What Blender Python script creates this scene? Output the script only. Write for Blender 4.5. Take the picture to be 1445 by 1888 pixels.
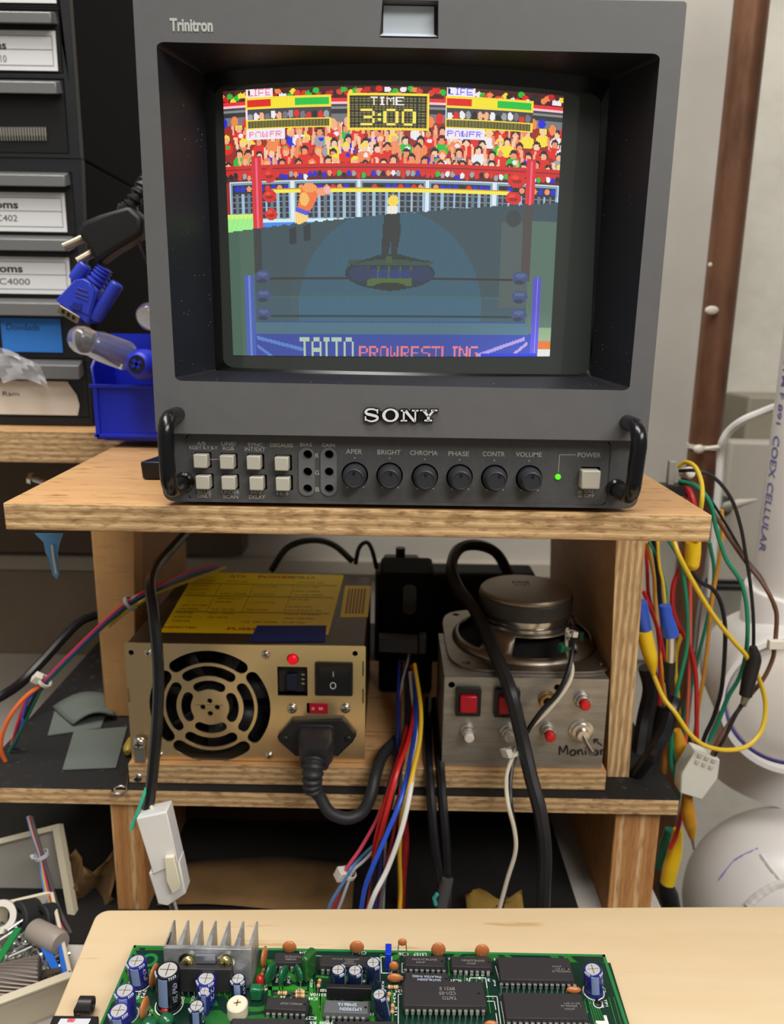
import bpy, math, random
import numpy as np
from mathutils import Vector, Matrix
from mathutils.geometry import tessellate_polygon

for o in list(bpy.data.objects):
    bpy.data.objects.remove(o, do_unlink=True)
SC = bpy.context.scene
COL = SC.collection
random.seed(7)
V = Vector

# ------------------------------------------------------------------ camera
FPX, PITCH, ROLL, CZ = 1427.0, math.radians(13.07), 0.016, 1.25
RIGHT = V((1, 0, 0)); FWD = V((0, math.cos(PITCH), -math.sin(PITCH))); UP = V((0, math.sin(PITCH), math.cos(PITCH)))
cd = bpy.data.cameras.new('camera'); cam = bpy.data.objects.new('camera', cd); COL.objects.link(cam)
cx_ = RIGHT * math.cos(ROLL) + UP * math.sin(ROLL)
cy_ = RIGHT * -math.sin(ROLL) + UP * math.cos(ROLL)
cam.matrix_world = Matrix(((cx_.x, cy_.x, -FWD.x, 0), (cx_.y, cy_.y, -FWD.y, 0), (cx_.z, cy_.z, -FWD.z, CZ), (0, 0, 0, 1)))
cd.sensor_fit = 'VERTICAL'; cd.sensor_height = 36.0; cd.lens = FPX / 1888 * 36.0
cd.clip_start = 0.01; cd.clip_end = 30
cd.dof.use_dof = True; cd.dof.focus_distance = 0.35; cd.dof.aperture_fstop = 12.0
SC.camera = cam

# ------------------------------------------------------------------ light
SC.view_settings.view_transform = 'Standard'; SC.view_settings.look = 'None'
SC.view_settings.exposure = 0.0; SC.view_settings.gamma = 1.0
w = bpy.data.worlds.new('world'); SC.world = w; w.use_nodes = True
w.node_tree.nodes['Background'].inputs[0].default_value = (1.0, 0.95, 0.88, 1)
w.node_tree.nodes['Background'].inputs[1].default_value = 0.20
def area(name, loc, size, power, aim, col=(1, .97, .93)):
    l = bpy.data.lights.new(name, 'AREA'); l.shape = 'RECTANGLE'; l.size, l.size_y = size; l.energy = power; l.color = col
    o = bpy.data.objects.new(name, l); COL.objects.link(o); o.location = V(loc) + V((0, 0, CZ))
    o.rotation_euler = (V(aim) - V(loc)).to_track_quat('-Z', 'Y').to_euler()
area('fluorescent_lamp', (-0.25, 0.10, 1.25), (1.3, 0.35), 24, (0, 0.35, -0.2))
area('fluorescent_lamp', (0.9, -0.9, 1.2), (1.3, 0.5), 27, (0.05, 0.4, -0.2))

# ------------------------------------------------------------------ pixel -> point (camera frame, z up)
def ray(px, py):
    u, v = px - 722.5, py - 944.0
    c, s = math.cos(ROLL), math.sin(ROLL)
    a = u * c + v * s; d = -u * s + v * c
    return RIGHT * (a / FPX) - UP * (d / FPX) + FWD
def at(px, py, Y): r = ray(px, py); return r * (Y / r.y)
def atz(px, py, Z): r = ray(px, py); return r * (Z / r.z)
def atx(px, py, X): r = ray(px, py); return r * (X / r.x)
def m_per_px(p): return p.dot(FWD) / FPX

# ------------------------------------------------------------------ materials
def s2l(c):
    return tuple((x / 12.92 if x <= .04045 else ((x + .055) / 1.055) ** 2.4) for x in [k / 255 for k in c])
MATS = {}
def mat(name, rgb=None, rough=.5, metal=0.0, lin=None, noise=None, bump=None, coat=0, trans=0, ior=1.45, emit=None, es=1, alpha=1, rgb2=None, spec=None, stretch=(1, 1, 1), lo=.35, hi=.65):
    if name in MATS: return MATS[name]
    m = bpy.data.materials.new(name); m.use_nodes = True; nt = m.node_tree; b = nt.nodes['Principled BSDF']
    c = lin or s2l(rgb); b.inputs['Base Color'].default_value = (*c, 1)
    b.inputs['Roughness'].default_value = rough; b.inputs['Metallic'].default_value = metal
    b.inputs['Coat Weight'].default_value = coat; b.inputs['Transmission Weight'].default_value = trans; b.inputs['IOR'].default_value = ior
    b.inputs['Coat Roughness'].default_value = .15
    b.inputs['Alpha'].default_value = alpha
    if spec is not None: b.inputs['Specular IOR Level'].default_value = spec
    if emit: b.inputs['Emission Color'].default_value = (*s2l(emit), 1); b.inputs['Emission Strength'].default_value = es
    tc = mp = None
    if noise or bump:
        tc = nt.nodes.new('ShaderNodeTexCoord'); mp = nt.nodes.new('ShaderNodeMapping'); mp.inputs['Scale'].default_value = stretch
        nt.links.new(tc.outputs['Object'], mp.inputs['Vector'])
    if noise:
        n = nt.nodes.new('ShaderNodeTexNoise'); n.inputs['Scale'].default_value = noise; n.inputs['Detail'].default_value = 5; n.inputs['Roughness'].default_value = .65
        nt.links.new(mp.outputs[0], n.inputs['Vector'])
        r = nt.nodes.new('ShaderNodeValToRGB'); r.color_ramp.elements[0].position = lo; r.color_ramp.elements[1].position = hi
        c2 = s2l(rgb2) if rgb2 else tuple(x * .7 for x in c)
        r.color_ramp.elements[0].color = (*c2, 1); r.color_ramp.elements[1].color = (*c, 1)
        nt.links.new(n.outputs['Fac'], r.inputs[0]); nt.links.new(r.outputs[0], b.inputs['Base Color'])
    if bump:
        n = nt.nodes.new('ShaderNodeTexNoise'); n.inputs['Scale'].default_value = bump[0]; n.inputs['Detail'].default_value = 6
        nt.links.new(mp.outputs[0], n.inputs['Vector'])
        bp = nt.nodes.new('ShaderNodeBump'); bp.inputs['Strength'].default_value = bump[1]; bp.inputs['Distance'].default_value = bump[2] if len(bump) > 2 else .001
        nt.links.new(n.outputs['Fac'], bp.inputs['Height']); nt.links.new(bp.outputs[0], b.inputs['Normal'])
    MATS[name] = m; return m
def wood(name, c1, c2, stretch, scale=8, rough=.5, c3=None, flecks=None):
    """face grain: stretched noise"""
    m = mat(name, c1, rough, noise=scale, rgb2=c2, stretch=stretch, lo=.3, hi=.7, bump=(scale * 3, .25, .0006))
    if flecks:
        nt = m.node_tree; b = nt.nodes['Principled BSDF']; src = b.inputs['Base Color'].links[0].from_socket
        tc = nt.nodes.new('ShaderNodeTexCoord'); mp = nt.nodes.new('ShaderNodeMapping'); mp.inputs['Scale'].default_value = flecks[1]
        n = nt.nodes.new('ShaderNodeTexNoise'); n.inputs['Scale'].default_value = flecks[0]; n.inputs['Detail'].default_value = 3
        nt.links.new(tc.outputs['Object'], mp.inputs[0]); nt.links.new(mp.outputs[0], n.inputs['Vector'])
        r = nt.nodes.new('ShaderNodeValToRGB'); r.color_ramp.elements[0].position = flecks[3]; r.color_ramp.elements[1].position = flecks[3] + .06
        r.color_ramp.elements[0].color = (1, 1, 1, 1); r.color_ramp.elements[1].color = (0, 0, 0, 1)
        nt.links.new(n.outputs['Fac'], r.inputs[0])
        mx = nt.nodes.new('ShaderNodeMix'); mx.data_type = 'RGBA'
        nt.links.new(r.outputs[0], mx.inputs['Factor']); nt.links.new(src, mx.inputs[6]); mx.inputs[7].default_value = (*s2l(flecks[2]), 1)
        nt.links.new(mx.outputs[2], b.inputs['Base Color'])
    return m
def ply(name, axis, period, cl, cm, cd_, speck=(90, 62, 34)):
    """sawn plywood edge: plies banded along axis, torn grain noise"""
    if name in MATS: return MATS[name]
    m = bpy.data.materials.new(name); m.use_nodes = True; nt = m.node_tree; b = nt.nodes['Principled BSDF']; b.inputs['Roughness'].default_value = .8
    tc = nt.nodes.new('ShaderNodeTexCoord'); wv = nt.nodes.new('ShaderNodeTexWave'); wv.bands_direction = axis
    wv.inputs['Scale'].default_value = .314 / period; wv.inputs['Distortion'].default_value = 1.6; wv.inputs['Detail'].default_value = 2; wv.inputs['Detail Scale'].default_value = .5
    nt.links.new(tc.outputs['Object'], wv.inputs['Vector'])
    r = nt.nodes.new('ShaderNodeValToRGB'); e = r.color_ramp.elements
    e[0].position = 0; e[0].color = (*s2l(cd_), 1); e[1].position = 1; e[1].color = (*s2l(cl), 1)
    x = e.new(.35); x.color = (*s2l(cm), 1); x = e.new(.8); x.color = (*s2l(cm), 1)
    nt.links.new(wv.outputs['Fac'], r.inputs[0])
    n = nt.nodes.new('ShaderNodeTexNoise'); n.inputs['Scale'].default_value = 420; n.inputs['Detail'].default_value = 4
    mp = nt.nodes.new('ShaderNodeMapping'); mp.inputs['Scale'].default_value = {'Z': (.35, .35, 1.1), 'X': (1.4, .5, .16)}[axis]
    nt.links.new(tc.outputs['Object'], mp.inputs[0]); nt.links.new(mp.outputs[0], n.inputs['Vector'])
    r2 = nt.nodes.new('ShaderNodeValToRGB'); r2.color_ramp.elements[0].position = .25; r2.color_ramp.elements[1].position = .52
    nt.links.new(n.outputs['Fac'], r2.inputs[0])
    mx = nt.nodes.new('ShaderNodeMix'); mx.data_type = 'RGBA'; nt.links.new(r2.outputs[0], mx.inputs['Factor'])
    mx.inputs[6].default_value = (*s2l(speck), 1); nt.links.new(r.outputs[0], mx.inputs[7]); nt.links.new(mx.outputs[2], b.inputs['Base Color'])
    bp = nt.nodes.new('ShaderNodeBump'); bp.inputs['Strength'].default_value = .6; bp.inputs['Distance'].default_value = .0008
    nt.links.new(n.outputs['Fac'], bp.inputs['Height']); nt.links.new(bp.outputs[0], b.inputs['Normal'])
    MATS[name] = m; return m
def C(rgb, rough=.45, metal=0, **k): return mat('paint_%d_%d_%d_%d_%d' % (*rgb, rough * 100, metal * 10), rgb, rough, metal, **k)
def plas(rgb, rough=.4): return C(rgb, rough)
BLACK = mat('black_plastic', (22, 22, 24), .45)
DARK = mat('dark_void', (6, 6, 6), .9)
STEEL = mat('bright_steel', (205, 203, 198), .25, 1.0)
RUBBER = mat('black_rubber', (20, 20, 21), .5)

# ------------------------------------------------------------------ mesh builder
ORG = {}
def catmull(pts, n=8):
    P = [V(p) for p in pts]
    if len(P) < 3: return P
    P = [P[0] * 2 - P[1]] + P + [P[-1] * 2 - P[-2]]
    out = []
    for i in range(1, len(P) - 2):
        a, b, c, d = P[i - 1:i + 3]
        for k in range(n):
            t = k / n
            out.append(.5 * ((2 * b) + (c - a) * t + (2 * a - 5 * b + 4 * c - d) * t * t + (3 * b - a - 3 * c + d) * t ** 3))
    out.append(P[-2]); return out
def frame(axis, hint=V((0, 0, 1))):
    a = V(axis).normalized()
    if abs(a.dot(hint)) > .95: hint = V((1, 0, 0))
    x = hint.cross(a).normalized(); return x, a.cross(x), a
TEXT = {}
def text_mesh(s, bold):
    k = (s, bold)
    if k not in TEXT:
        cu = bpy.data.curves.new('t', 'FONT'); cu.body = s; cu.size = 1; cu.offset = bold; cu.resolution_u = 3
        ob = bpy.data.objects.new('t', cu); COL.objects.link(ob)
        me = bpy.data.meshes.new_from_object(ob)
        vs = [v.co.copy() for v in me.vertices]; fs = [list(p.vertices) for p in me.polygons]
        bpy.data.objects.remove(ob); bpy.data.curves.remove(cu); bpy.data.meshes.remove(me)
        xs = [v.x for v in vs]; ys = [v.y for v in vs]
        TEXT[k] = (vs, fs, min(xs), max(xs), min(ys), max(ys))
    return TEXT[k]
class MB:
    def __init__(s): s.v = []; s.f = []; s.m = []; s.mi = 0
    def add(s, vs, fs):
        b = len(s.v); s.v += [V(p) for p in vs]; s.f += [[b + i for i in f] for f in fs]; s.m += [s.mi] * len(fs); return s
    def hexa(s, p):      # 8 points: 0-3 bottom loop, 4-7 top loop
        return s.add(p, [(0, 3, 2, 1), (4, 5, 6, 7), (0, 1, 5, 4), (1, 2, 6, 5), (2, 3, 7, 6), (3, 0, 4, 7)])
    def box(s, a, b):    # min / max corners
        x0, y0, z0 = a; x1, y1, z1 = b
        return s.hexa([(x0, y0, z0), (x1, y0, z0), (x1, y1, z0), (x0, y1, z0), (x0, y0, z1), (x1, y0, z1), (x1, y1, z1), (x0, y1, z1)])
    def obox(s, c, X, Y, Z, taper=1.0):   # centre and three half vectors; top scaled by taper
        c, X, Y, Z = map(V, (c, X, Y, Z)); p = []
        for k, t in ((-1, 1), (1, taper)):
            for i, j in ((-1, -1), (1, -1), (1, 1), (-1, 1)): p.append(c + X * i * t + Y * j * t + Z * k)
        return s.hexa(p)
    def tube(s, path, r, n=10, cap=True, flat=1.0):
        P = [V(p) for p in path]; R = r if isinstance(r, (list, tuple)) else [r] * len(P)
        vs = []; fs = []; x = None
        for i, p in enumerate(P):
            d = (P[min(i + 1, len(P) - 1)] - P[max(i - 1, 0)])
            if d.length < 1e-9: d = V((0, 0, 1))
            d.normalize()
            if x is None: x, y, _ = frame(d)
            else:
                x = (x - d * x.dot(d)).normalized(); y = d.cross(x)
            for k in range(n):
                a = 2 * math.pi * k / n; vs.append(p + (x * math.cos(a) + y * math.sin(a) * flat) * R[i])
        for i in range(len(P) - 1):
            for k in range(n): fs.append((i * n + k, i * n + (k + 1) % n, (i + 1) * n + (k + 1) % n, (i + 1) * n + k))
        if cap: fs += [tuple(range(n - 1, -1, -1)), tuple((len(P) - 1) * n + k for k in range(n))]
        return s.add(vs, fs)
    def lathe(s, o, axis, prof, n=28, cap=True, hint=V((0, 0, 1))):   # prof: (dist along axis, radius)
        o = V(o); x, y, a = frame(axis, hint); vs = []; fs = []
        for h, r in prof:
            for k in range(n):
                t = 2 * math.pi * k / n; vs.append(o + a * h + (x * math.cos(t) + y * math.sin(t)) * max(r, 1e-6))
        for i in range(len(prof) - 1):
            for k in range(n): fs.append((i * n + k, i * n + (k + 1) % n, (i + 1) * n + (k + 1) % n, (i + 1) * n + k))
        if cap: fs += [tuple(range(n - 1, -1, -1)), tuple((len(prof) - 1) * n + k for k in range(n))]
        return s.add(vs, fs)
    def ball(s, c, r, sc=(1, 1, 1), n=16, rot=None):
        c = V(c); prof = [(-math.cos(math.pi * i / n), math.sin(math.pi * i / n)) for i in range(n + 1)]; vs = []; fs = []
        for h, q in prof:
            for k in range(n):
                t = 2 * math.pi * k / n; p = V((q * math.cos(t) * sc[0], q * math.sin(t) * sc[1], h * sc[2])) * r
                if rot: p = rot @ p
                vs.append(c + p)
        for i in range(n):
            for k in range(n): fs.append((i * n + k, i * n + (k + 1) % n, (i + 1) * n + (k + 1) % n, (i + 1) * n + k))
        return s.add(vs, fs)
    def plate(s, outer, holes, X, Y, N, O, t):   # 2D loops in frame (O; X, Y), extruded t along N
        X, Y, N, O = map(V, (X, Y, N, O)); loops = [outer] + list(holes)
        tri = tessellate_polygon([[V((p[0], p[1], 0)) for p in l] for l in loops])
        flat = [p for l in loops for p in l]; n = len(flat)
        vs = [O + X * p[0] + Y * p[1] for p in flat] + [O + X * p[0] + Y * p[1] + N * t for p in flat]
        fs = []
        flip = (X.cross(Y)).dot(N) > 0
        for a, b, c in tri:
            A, B, Cc = V(flat[a]), V(flat[b]), V(flat[c]); ccw = ((B - A).to_2d()).cross((Cc - A).to_2d()) > 0
            if not ccw: a, c = c, a
            if flip: fs += [(n + a, n + b, n + c), (c, b, a)]
            else: fs += [(n + c, n + b, n + a), (a, b, c)]
        i = 0
        if abs(t) > 1e-9:
            for l in loops:
                for k in range(len(l)): a, b = i + k, i + (k + 1) % len(l); fs.append((a, b, n + b, n + a))
                i += len(l)
        return s.add(vs, fs)
    def text(s, body, o, X, U, h=None, w=None, bold=0, align=0, lift=0.0):
        """flat lettering centred (align 0), left (-1) at o; h = height of the ink, w = its width"""
        vs, fs, x0, x1, y0, y1 = text_mesh(body, bold); X, U = V(X).normalized(), V(U).normalized()
        sy = h / (y1 - y0) if h else w / (x1 - x0); sx = w / (x1 - x0) if w else sy
        xc = (x0 + x1) / 2 if align == 0 else x0; yc = (y0 + y1) / 2; N = X.cross(U)
        return s.add([V(o) + X * (v.x - xc) * sx + U * (v.y - yc) * sy + N * lift for v in vs], fs)
    def sheet(s, grid):   # rows of points
        n = len(grid[0]); vs = [p for r in grid for p in r]
        return s.add(vs, [(i * n + k, i * n + k + 1, (i + 1) * n + k + 1, (i + 1) * n + k) for i in range(len(grid) - 1) for k in range(n - 1)])
    def build(s, name, mats, parent=None, bevel=0, seg=2, sharp=35, local=False, solid=0):
        if not isinstance(mats, (list, tuple)): mats = [mats]
        if parent is not None: org = ORG[parent.name]
        else:
            lo = [min(p[i] for p in s.v) for i in range(3)]; hi = [max(p[i] for p in s.v) for i in range(3)]
            org = V(((lo[0] + hi[0]) / 2, (lo[1] + hi[1]) / 2, lo[2]))
        if local: org = V((0, 0, 0))
        me = bpy.data.meshes.new(name); me.from_pydata([tuple(p - org) for p in s.v], [], s.f); me.validate(); me.update()
        for m in mats: me.materials.append(m)
        if len(mats) > 1 and len(me.polygons) == len(s.m):
            for p, i in zip(me.polygons, s.m): p.material_index = i
        for p in me.polygons: p.use_smooth = True
        me.set_sharp_from_angle(angle=math.radians(sharp))
        ob = bpy.data.objects.new(name, me); COL.objects.link(ob)
        if parent is not None: ob.parent = parent; ORG[ob.name] = ORG[parent.name]
        else: ob.location = org + V((0, 0, CZ)); ORG[ob.name] = org
        if solid:
            md = ob.modifiers.new('solid', 'SOLIDIFY'); md.thickness = solid
        if bevel:
            md = ob.modifiers.new('bevel', 'BEVEL'); md.width = bevel; md.segments = seg; md.limit_method = 'ANGLE'; md.angle_limit = math.radians(40)
        return ob
def tag(o, label=None, cat=None, group=None, kind=None):
    if label: o['label'] = label
    if cat: o['category'] = cat
    if group: o['group'] = group
    if kind: o['kind'] = kind
    return o
def thing(name, label, cat, loc, group=None):
    o = bpy.data.objects.new(name, None); COL.objects.link(o); o.empty_display_size = .01
    o.location = V(loc) + V((0, 0, CZ)); ORG[o.name] = V(loc); return tag(o, label, cat, group)
def tw(pts, Y=None):   # pixel path -> points; entries (px,py) or (px,py,Y)
    return [at(p[0], p[1], p[2] if len(p) > 2 else Y) for p in pts]
def wire(name, label, cat, pts, Y, rpx, m, group=None, parent=None, n=8, seg=6, flat=1.0):
    P = catmull(tw(pts, Y), seg); mid = P[len(P) // 2]
    o = MB().tube(P, rpx * m_per_px(mid), n, flat=flat).build(name, m, parent)
    if parent is None: tag(o, label, cat, group)
    elif label: o['label'] = label
    return o
def circle(cx, cy, r, n=24, ry=None): return [(cx + r * math.cos(2 * math.pi * k / n), cy + (ry or r) * math.sin(2 * math.pi * k / n)) for k in range(n)]
def rrect(x0, y0, x1, y1, r, n=5):
    out = []
    for cx, cy, a in ((x1 - r, y1 - r, 0), (x0 + r, y1 - r, 90), (x0 + r, y0 + r, 180), (x1 - r, y0 + r, 270)):
        for k in range(n + 1):
            t = math.radians(a + 90 * k / n); out.append((cx + r * math.cos(t), cy + r * math.sin(t)))
    return out
XZ = (V((1, 0, 0)), V((0, 0, 1)))
def xz(px, py, Y): p = at(px, py, Y); return (p.x, p.z)

# ------------------------------------------------------------------ the room
WALL = mat('painted_concrete_wall', (196, 192, 180), .75, noise=9, rgb2=(178, 173, 161), lo=.3, hi=.62, bump=(26, .55, .004))
b = MB().box((-1.6, .86, -1.25), (1.6, .96, 1.35)).build('wall_back', WALL); b['kind'] = 'structure'
b = MB().box((-1.6, -2.2, -1.3), (1.6, .96, -1.25)).build('floor', mat('concrete_floor', (120, 116, 108), .8, noise=4, rgb2=(96, 92, 86))); b['kind'] = 'structure'
b = MB().box((-1.7, -2.2, -1.25), (-1.6, .96, 1.35)).build('wall_left', mat('wall_paint_left', (190, 184, 172), .8)); b['kind'] = 'structure'
# flat grey panel on the wall behind the monitor, ending at the copper pipe
p0, p1 = at(1150, -30, .85), at(1352, -30, .85)
b = MB().box((-.6, .848, -.37), (at(1310, 500, .85).x, .86, 1.3)).build('trim_1', mat('smooth_wall_panel', (182, 177, 167), .6, noise=5, rgb2=(171, 166, 156))); b['kind'] = 'structure'
b = MB().box((-.9, .835, at(100, 1050, .84).z), (.25, .849, at(100, 1022, .84).z)).build('trim_2', mat('ledge_paint', (160, 152, 138), .7), bevel=.002); b['kind'] = 'structure'
# ------------------------------------------------------------------ wooden structures
ZT, ZL, ZS, ZB = -.295, -.280, -.079, -.372     # work table, black lower shelf, monitor shelf, bench
PLYZ = ply('plywood_edge_flat', 'Z', .0042, (226, 194, 146), (202, 166, 118), (174, 136, 92), speck=(140, 104, 66))
PLYX = ply('plywood_edge_upright', 'X', .0042, (230, 200, 152), (202, 168, 122), (172, 134, 90), speck=(150, 114, 76))
FACE = wood('birch_face_warm', (208, 163, 112), (192, 145, 95), (1.2, 9, 9), 12, .5, flecks=(60, (1, 6, 6), (160, 112, 66), .33))
FACEV = wood('veneer_face_upright', (202, 156, 100), (186, 138, 86), (4, 4, 1.5), 14, .55, flecks=(150, (.5, .5, 4), (186, 142, 94), .36))
DFACE = wood('plywood_inside_face', (168, 128, 84), (140, 102, 64), (2, 2, 6), 10, .6)
def slab(mb, tl, tr, br, bl, z0, z1):   # plan corners from above, two materials: 0 face, 1 edge
    P = [V((p.x, p.y, z0)) for p in (bl, br, tr, tl)] + [V((p.x, p.y, z1)) for p in (bl, br, tr, tl)]
    b = len(mb.v); mb.v += P
    for f, m in (((0, 3, 2, 1), 0), ((4, 5, 6, 7), 0), ((0, 1, 5, 4), 1), ((1, 2, 6, 5), 1), ((2, 3, 7, 6), 1), ((3, 0, 4, 7), 1)):
        mb.f.append([b + i for i in f]); mb.m.append(m)
shelf = thing('plywood_shelf', 'small plywood shelf unit carrying the grey monitor, power supply inside', 'shelf', V((0, .45, ZL)))
mb = MB(); L, R = atz(5, 927, ZS), atz(1313, 950, ZS)
slab(mb, V((atz(205, 822, ZS).x, .562, 0)), V((R.x + .008, .66, 0)), R, L, ZS - .0128, ZS)
mb.build('shelf_top', [FACE, PLYZ], shelf, bevel=.0006)
mb = MB()      # base board under the power supply and button box
a, c = at(236, 1412, .437), at(1119, 1412, .437)
slab(mb, V((a.x, .60, 0)), V((c.x, .60, 0)), V((c.x, .437, 0)), V((a.x, .437, 0)), ZL + .0002, ZL + .0135)
mb.build('base_board', [FACE, PLYZ], shelf, bevel=.0005)
mb = MB()      # right side panel, plywood edge to the front
zt = ZS - .013
bl, br = at(1119, 1425, .452), at(1160, 1425, .452); tl, tr = at(1131, 1003, .445), at(1188, 1003, .445)
fb = [V((bl.x, .452, ZL + .0003)), V((br.x, .452, ZL + .0003)), V((tr.x, .445, zt)), V((tl.x, .445, zt))]
bk = [p + V((.001, .20, 0)) for p in fb]
mb.v = fb + bk
for f, m in (((0, 1, 2, 3), 1), ((4, 7, 6, 5), 1), ((0, 3, 7, 4), 0), ((1, 5, 6, 2), 0), ((0, 4, 5, 1), 1), ((3, 2, 6, 7), 1)): mb.f.append(list(f)); mb.m.append(m)
mb.build('side_panel', [DFACE, PLYX], shelf, bevel=.0004)
mb = MB()      # left upright post and the panel behind it
bl, br = at(195, 1330, .522), at(252, 1330, .522)
mb.hexa([V((bl.x, .522, ZL + .0003)), V((br.x, .522, ZL + .0003)), V((br.x, .54, ZL + .0003)), V((bl.x, .54, ZL + .0003)),
         V((at(164, 950, .522).x, .522, zt)), V((at(252, 950, .522).x, .522, zt)), V((at(252, 950, .522).x, .54, zt)), V((at(164, 950, .522).x, .54, zt))])
mb.build('front_post', FACEV, shelf, bevel=.001)
xr = at(258, 1000, .54).x
MB().box((xr - .016, .5401, ZL + .0003), (xr, .66, zt)).build('side_panel', DFACE, shelf)

lower = thing('black_topped_shelf', 'low plywood shelf with a scuffed black painted top, beneath the power supply', 'shelf', V((0, .5, ZB)))
BPNT = mat('scuffed_black_paint', (27, 26, 26), .7, noise=130, rgb2=(74, 70, 64), lo=.27, hi=.40, bump=(120, .4, .0008))
mb = MB(); R = atz(1252, 1476, ZL)
slab(mb, V((-.268, .72, 0)), V((R.x + .004, .72, 0)), R, V((-.262, R.y + .002, 0)), ZL - .0105, ZL)
mb.build('shelf_board', [BPNT, PLYZ], lower, bevel=.0006)
LEGP = ply('sawn_leg_end', 'X', .013, (224, 186, 136), (194, 140, 84), (182, 126, 72), speck=(158, 108, 62))
for (xa, xb) in ((205, 262), (1133, 1216)):
    mb = MB(); a, c = at(xa, 1520, .434), at(xb, 1520, .434)
    mb.box((a.x, .434, ZB), (c.x, .62, ZL - .0108)); mb.build('leg', LEGP, lower, bevel=.0008)
MB().box((-.26, .615, ZB), (.17, .63, ZL - .0108)).build('back_panel', mat('dark_fibreboard', (70, 50, 34), .8, noise=30, rgb2=(48, 34, 24)), lower)

bench = MB().box((-.75, .335, ZB - .03), (.185, .8595, ZB)).build('workbench', mat('pale_laminate', (196, 190, 182), .5, noise=7, rgb2=(182, 176, 168)), bevel=.002)
tag(bench, 'pale laminate workbench running along the wall under the shelves', 'bench')
for x in (-.72, .13):
    MB().box((x, .36, -1.25), (x + .05, .41, ZB - .03)).build('leg', C((90, 88, 84), .6), bench)

# birch work table in the foreground
MAPLE = wood('pale_maple', (216, 194, 158), (207, 183, 145), (1.0, 7, 7), 5, .4, flecks=(14, (1, 9, 9), (190, 158, 114), .27))
tbl = thing('work_table', 'pale maple work table in the foreground with the circuit board on it', 'table', V((.2, .05, -1.25)))
A, B_ = atz(180, 1678, ZT), atz(1445, 1671, ZT)
d = (B_ - A).normalized(); e = V((-d.y, d.x, 0))
LL = atz(92, 1888, ZT) - A; LL = LL.normalized(); r = .006
out = []
for k in range(7):
    t = math.radians(90 * k / 6); out.append((r - r * math.cos(t) if 0 else r * (1 - math.cos(t)) * 1.0, r * (1 - math.sin(t)) * 1.0))
loop = [A + LL * .30] + [A + LL * (r * (1 - math.sin(math.radians(90 * k / 6)))) + d * (r * (1 - math.cos(math.radians(90 * k / 6)))) for k in range(7)] + [A + d * .62, A + d * .62 + LL * .30]
MB().plate([(p.x, p.y) for p in loop], [], (1, 0, 0), (0, 1, 0), (0, 0, -1), V((0, 0, ZT)), .018).build('table_top', MAPLE, tbl, bevel=.0008)
for x, y in ((-.10, .02), (.40, .02), (.40, .29), (-.10, .29)):
    MB().box((x, y, -1.25), (x + .04, y + .04, ZT - .018)).build('leg', FACEV, tbl)

# shelf at the left with the drawer cabinets
ZC = -.075
ls = thing('wall_shelf', 'plywood shelf on the left carrying the black drawer cabinets and the blue bin', 'shelf', V((-.3, .65, ZC - .018)))
mb = MB(); zc0 = at(10, 852, .568).z
slab(mb, V((-.6, .848, 0)), V((-.10, .848, 0)), V((-.10, .568, 0)), V((-.6, .568, 0)), zc0, ZC)
mb.build('shelf_board', [FACE, PLYZ], ls, bevel=.0006)
MB().box((-.6, .80, ZB), (-.585, .84, zc0)).build('bracket', FACEV, ls)
# ---------------------------------------------------------------- monitor
YF = .340
MG = mat('monitor_grey_paint', (100, 100, 101), .5, noise=120, rgb2=(97, 97, 98), bump=(1600, .1, .0001))
MD = mat('control_panel_grey', (82, 82, 83), .5, bump=(900, .1, .0002), noise=400, rgb2=(76, 76, 77))
MK = mat('glossy_black_mask', (6, 6, 8), .25)
REC = mat('recess_charcoal', (27, 28, 34), .5, bump=(900, .12, .0001), noise=900, rgb2=(24, 25, 31))
def dusty(m):
    nt = m.node_tree; b = nt.nodes['Principled BSDF']; src = b.inputs['Base Color'].links[0].from_socket
    tc = nt.nodes.new('ShaderNodeTexCoord'); v = nt.nodes.new('ShaderNodeTexVoronoi'); v.inputs['Scale'].default_value = 480
    nt.links.new(tc.outputs['Object'], v.inputs['Vector'])
    r = nt.nodes.new('ShaderNodeValToRGB'); r.color_ramp.elements[0].position = .09; r.color_ramp.elements[1].position = .13
    r.color_ramp.elements[0].color = (1, 1, 1, 1); r.color_ramp.elements[1].color = (0, 0, 0, 1)
    nt.links.new(v.outputs['Distance'], r.inputs[0])
    n = nt.nodes.new('ShaderNodeTexNoise'); n.inputs['Scale'].default_value = 150; nt.links.new(tc.outputs['Object'], n.inputs['Vector'])
    r3 = nt.nodes.new('ShaderNodeValToRGB'); r3.color_ramp.elements[0].position = .55; r3.color_ramp.elements[1].position = .7; nt.links.new(n.outputs['Fac'], r3.inputs[0])
    ml = nt.nodes.new('ShaderNodeMath'); ml.operation = 'MULTIPLY'; nt.links.new(r.outputs[0], ml.inputs[0]); nt.links.new(r3.outputs[0], ml.inputs[1])
    mx = nt.nodes.new('ShaderNodeMix'); mx.data_type = 'RGBA'; nt.links.new(ml.outputs[0], mx.inputs['Factor']); nt.links.new(src, mx.inputs[6]); mx.inputs[7].default_value = (.35, .35, .34, 1)
    nt.links.new(mx.outputs[2], b.inputs['Base Color'])
dusty(REC)
mon = thing('crt_monitor', 'grey professional tube monitor with a glowing wrestling game picture', 'monitor', V((.005, .50, ZS)))
TLo, TRo, BRo, BLo = xz(242, 0, YF), xz(1268, 12, YF), xz(1160, 942, YF), xz(308, 928, YF)
xl, xr_ = (TLo[0] + xz(295, 900, YF)[0]) / 2, (TRo[0] + xz(1183, 900, YF)[0]) / 2
zt_, zb_ = xz(740, -6, YF)[1], xz(740, 936, YF)[1]
zg = xz(740, 806, YF)[1]            # step between bezel and control panel
O = V((0, YF, 0)); YP_ = YF + .006
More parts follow.
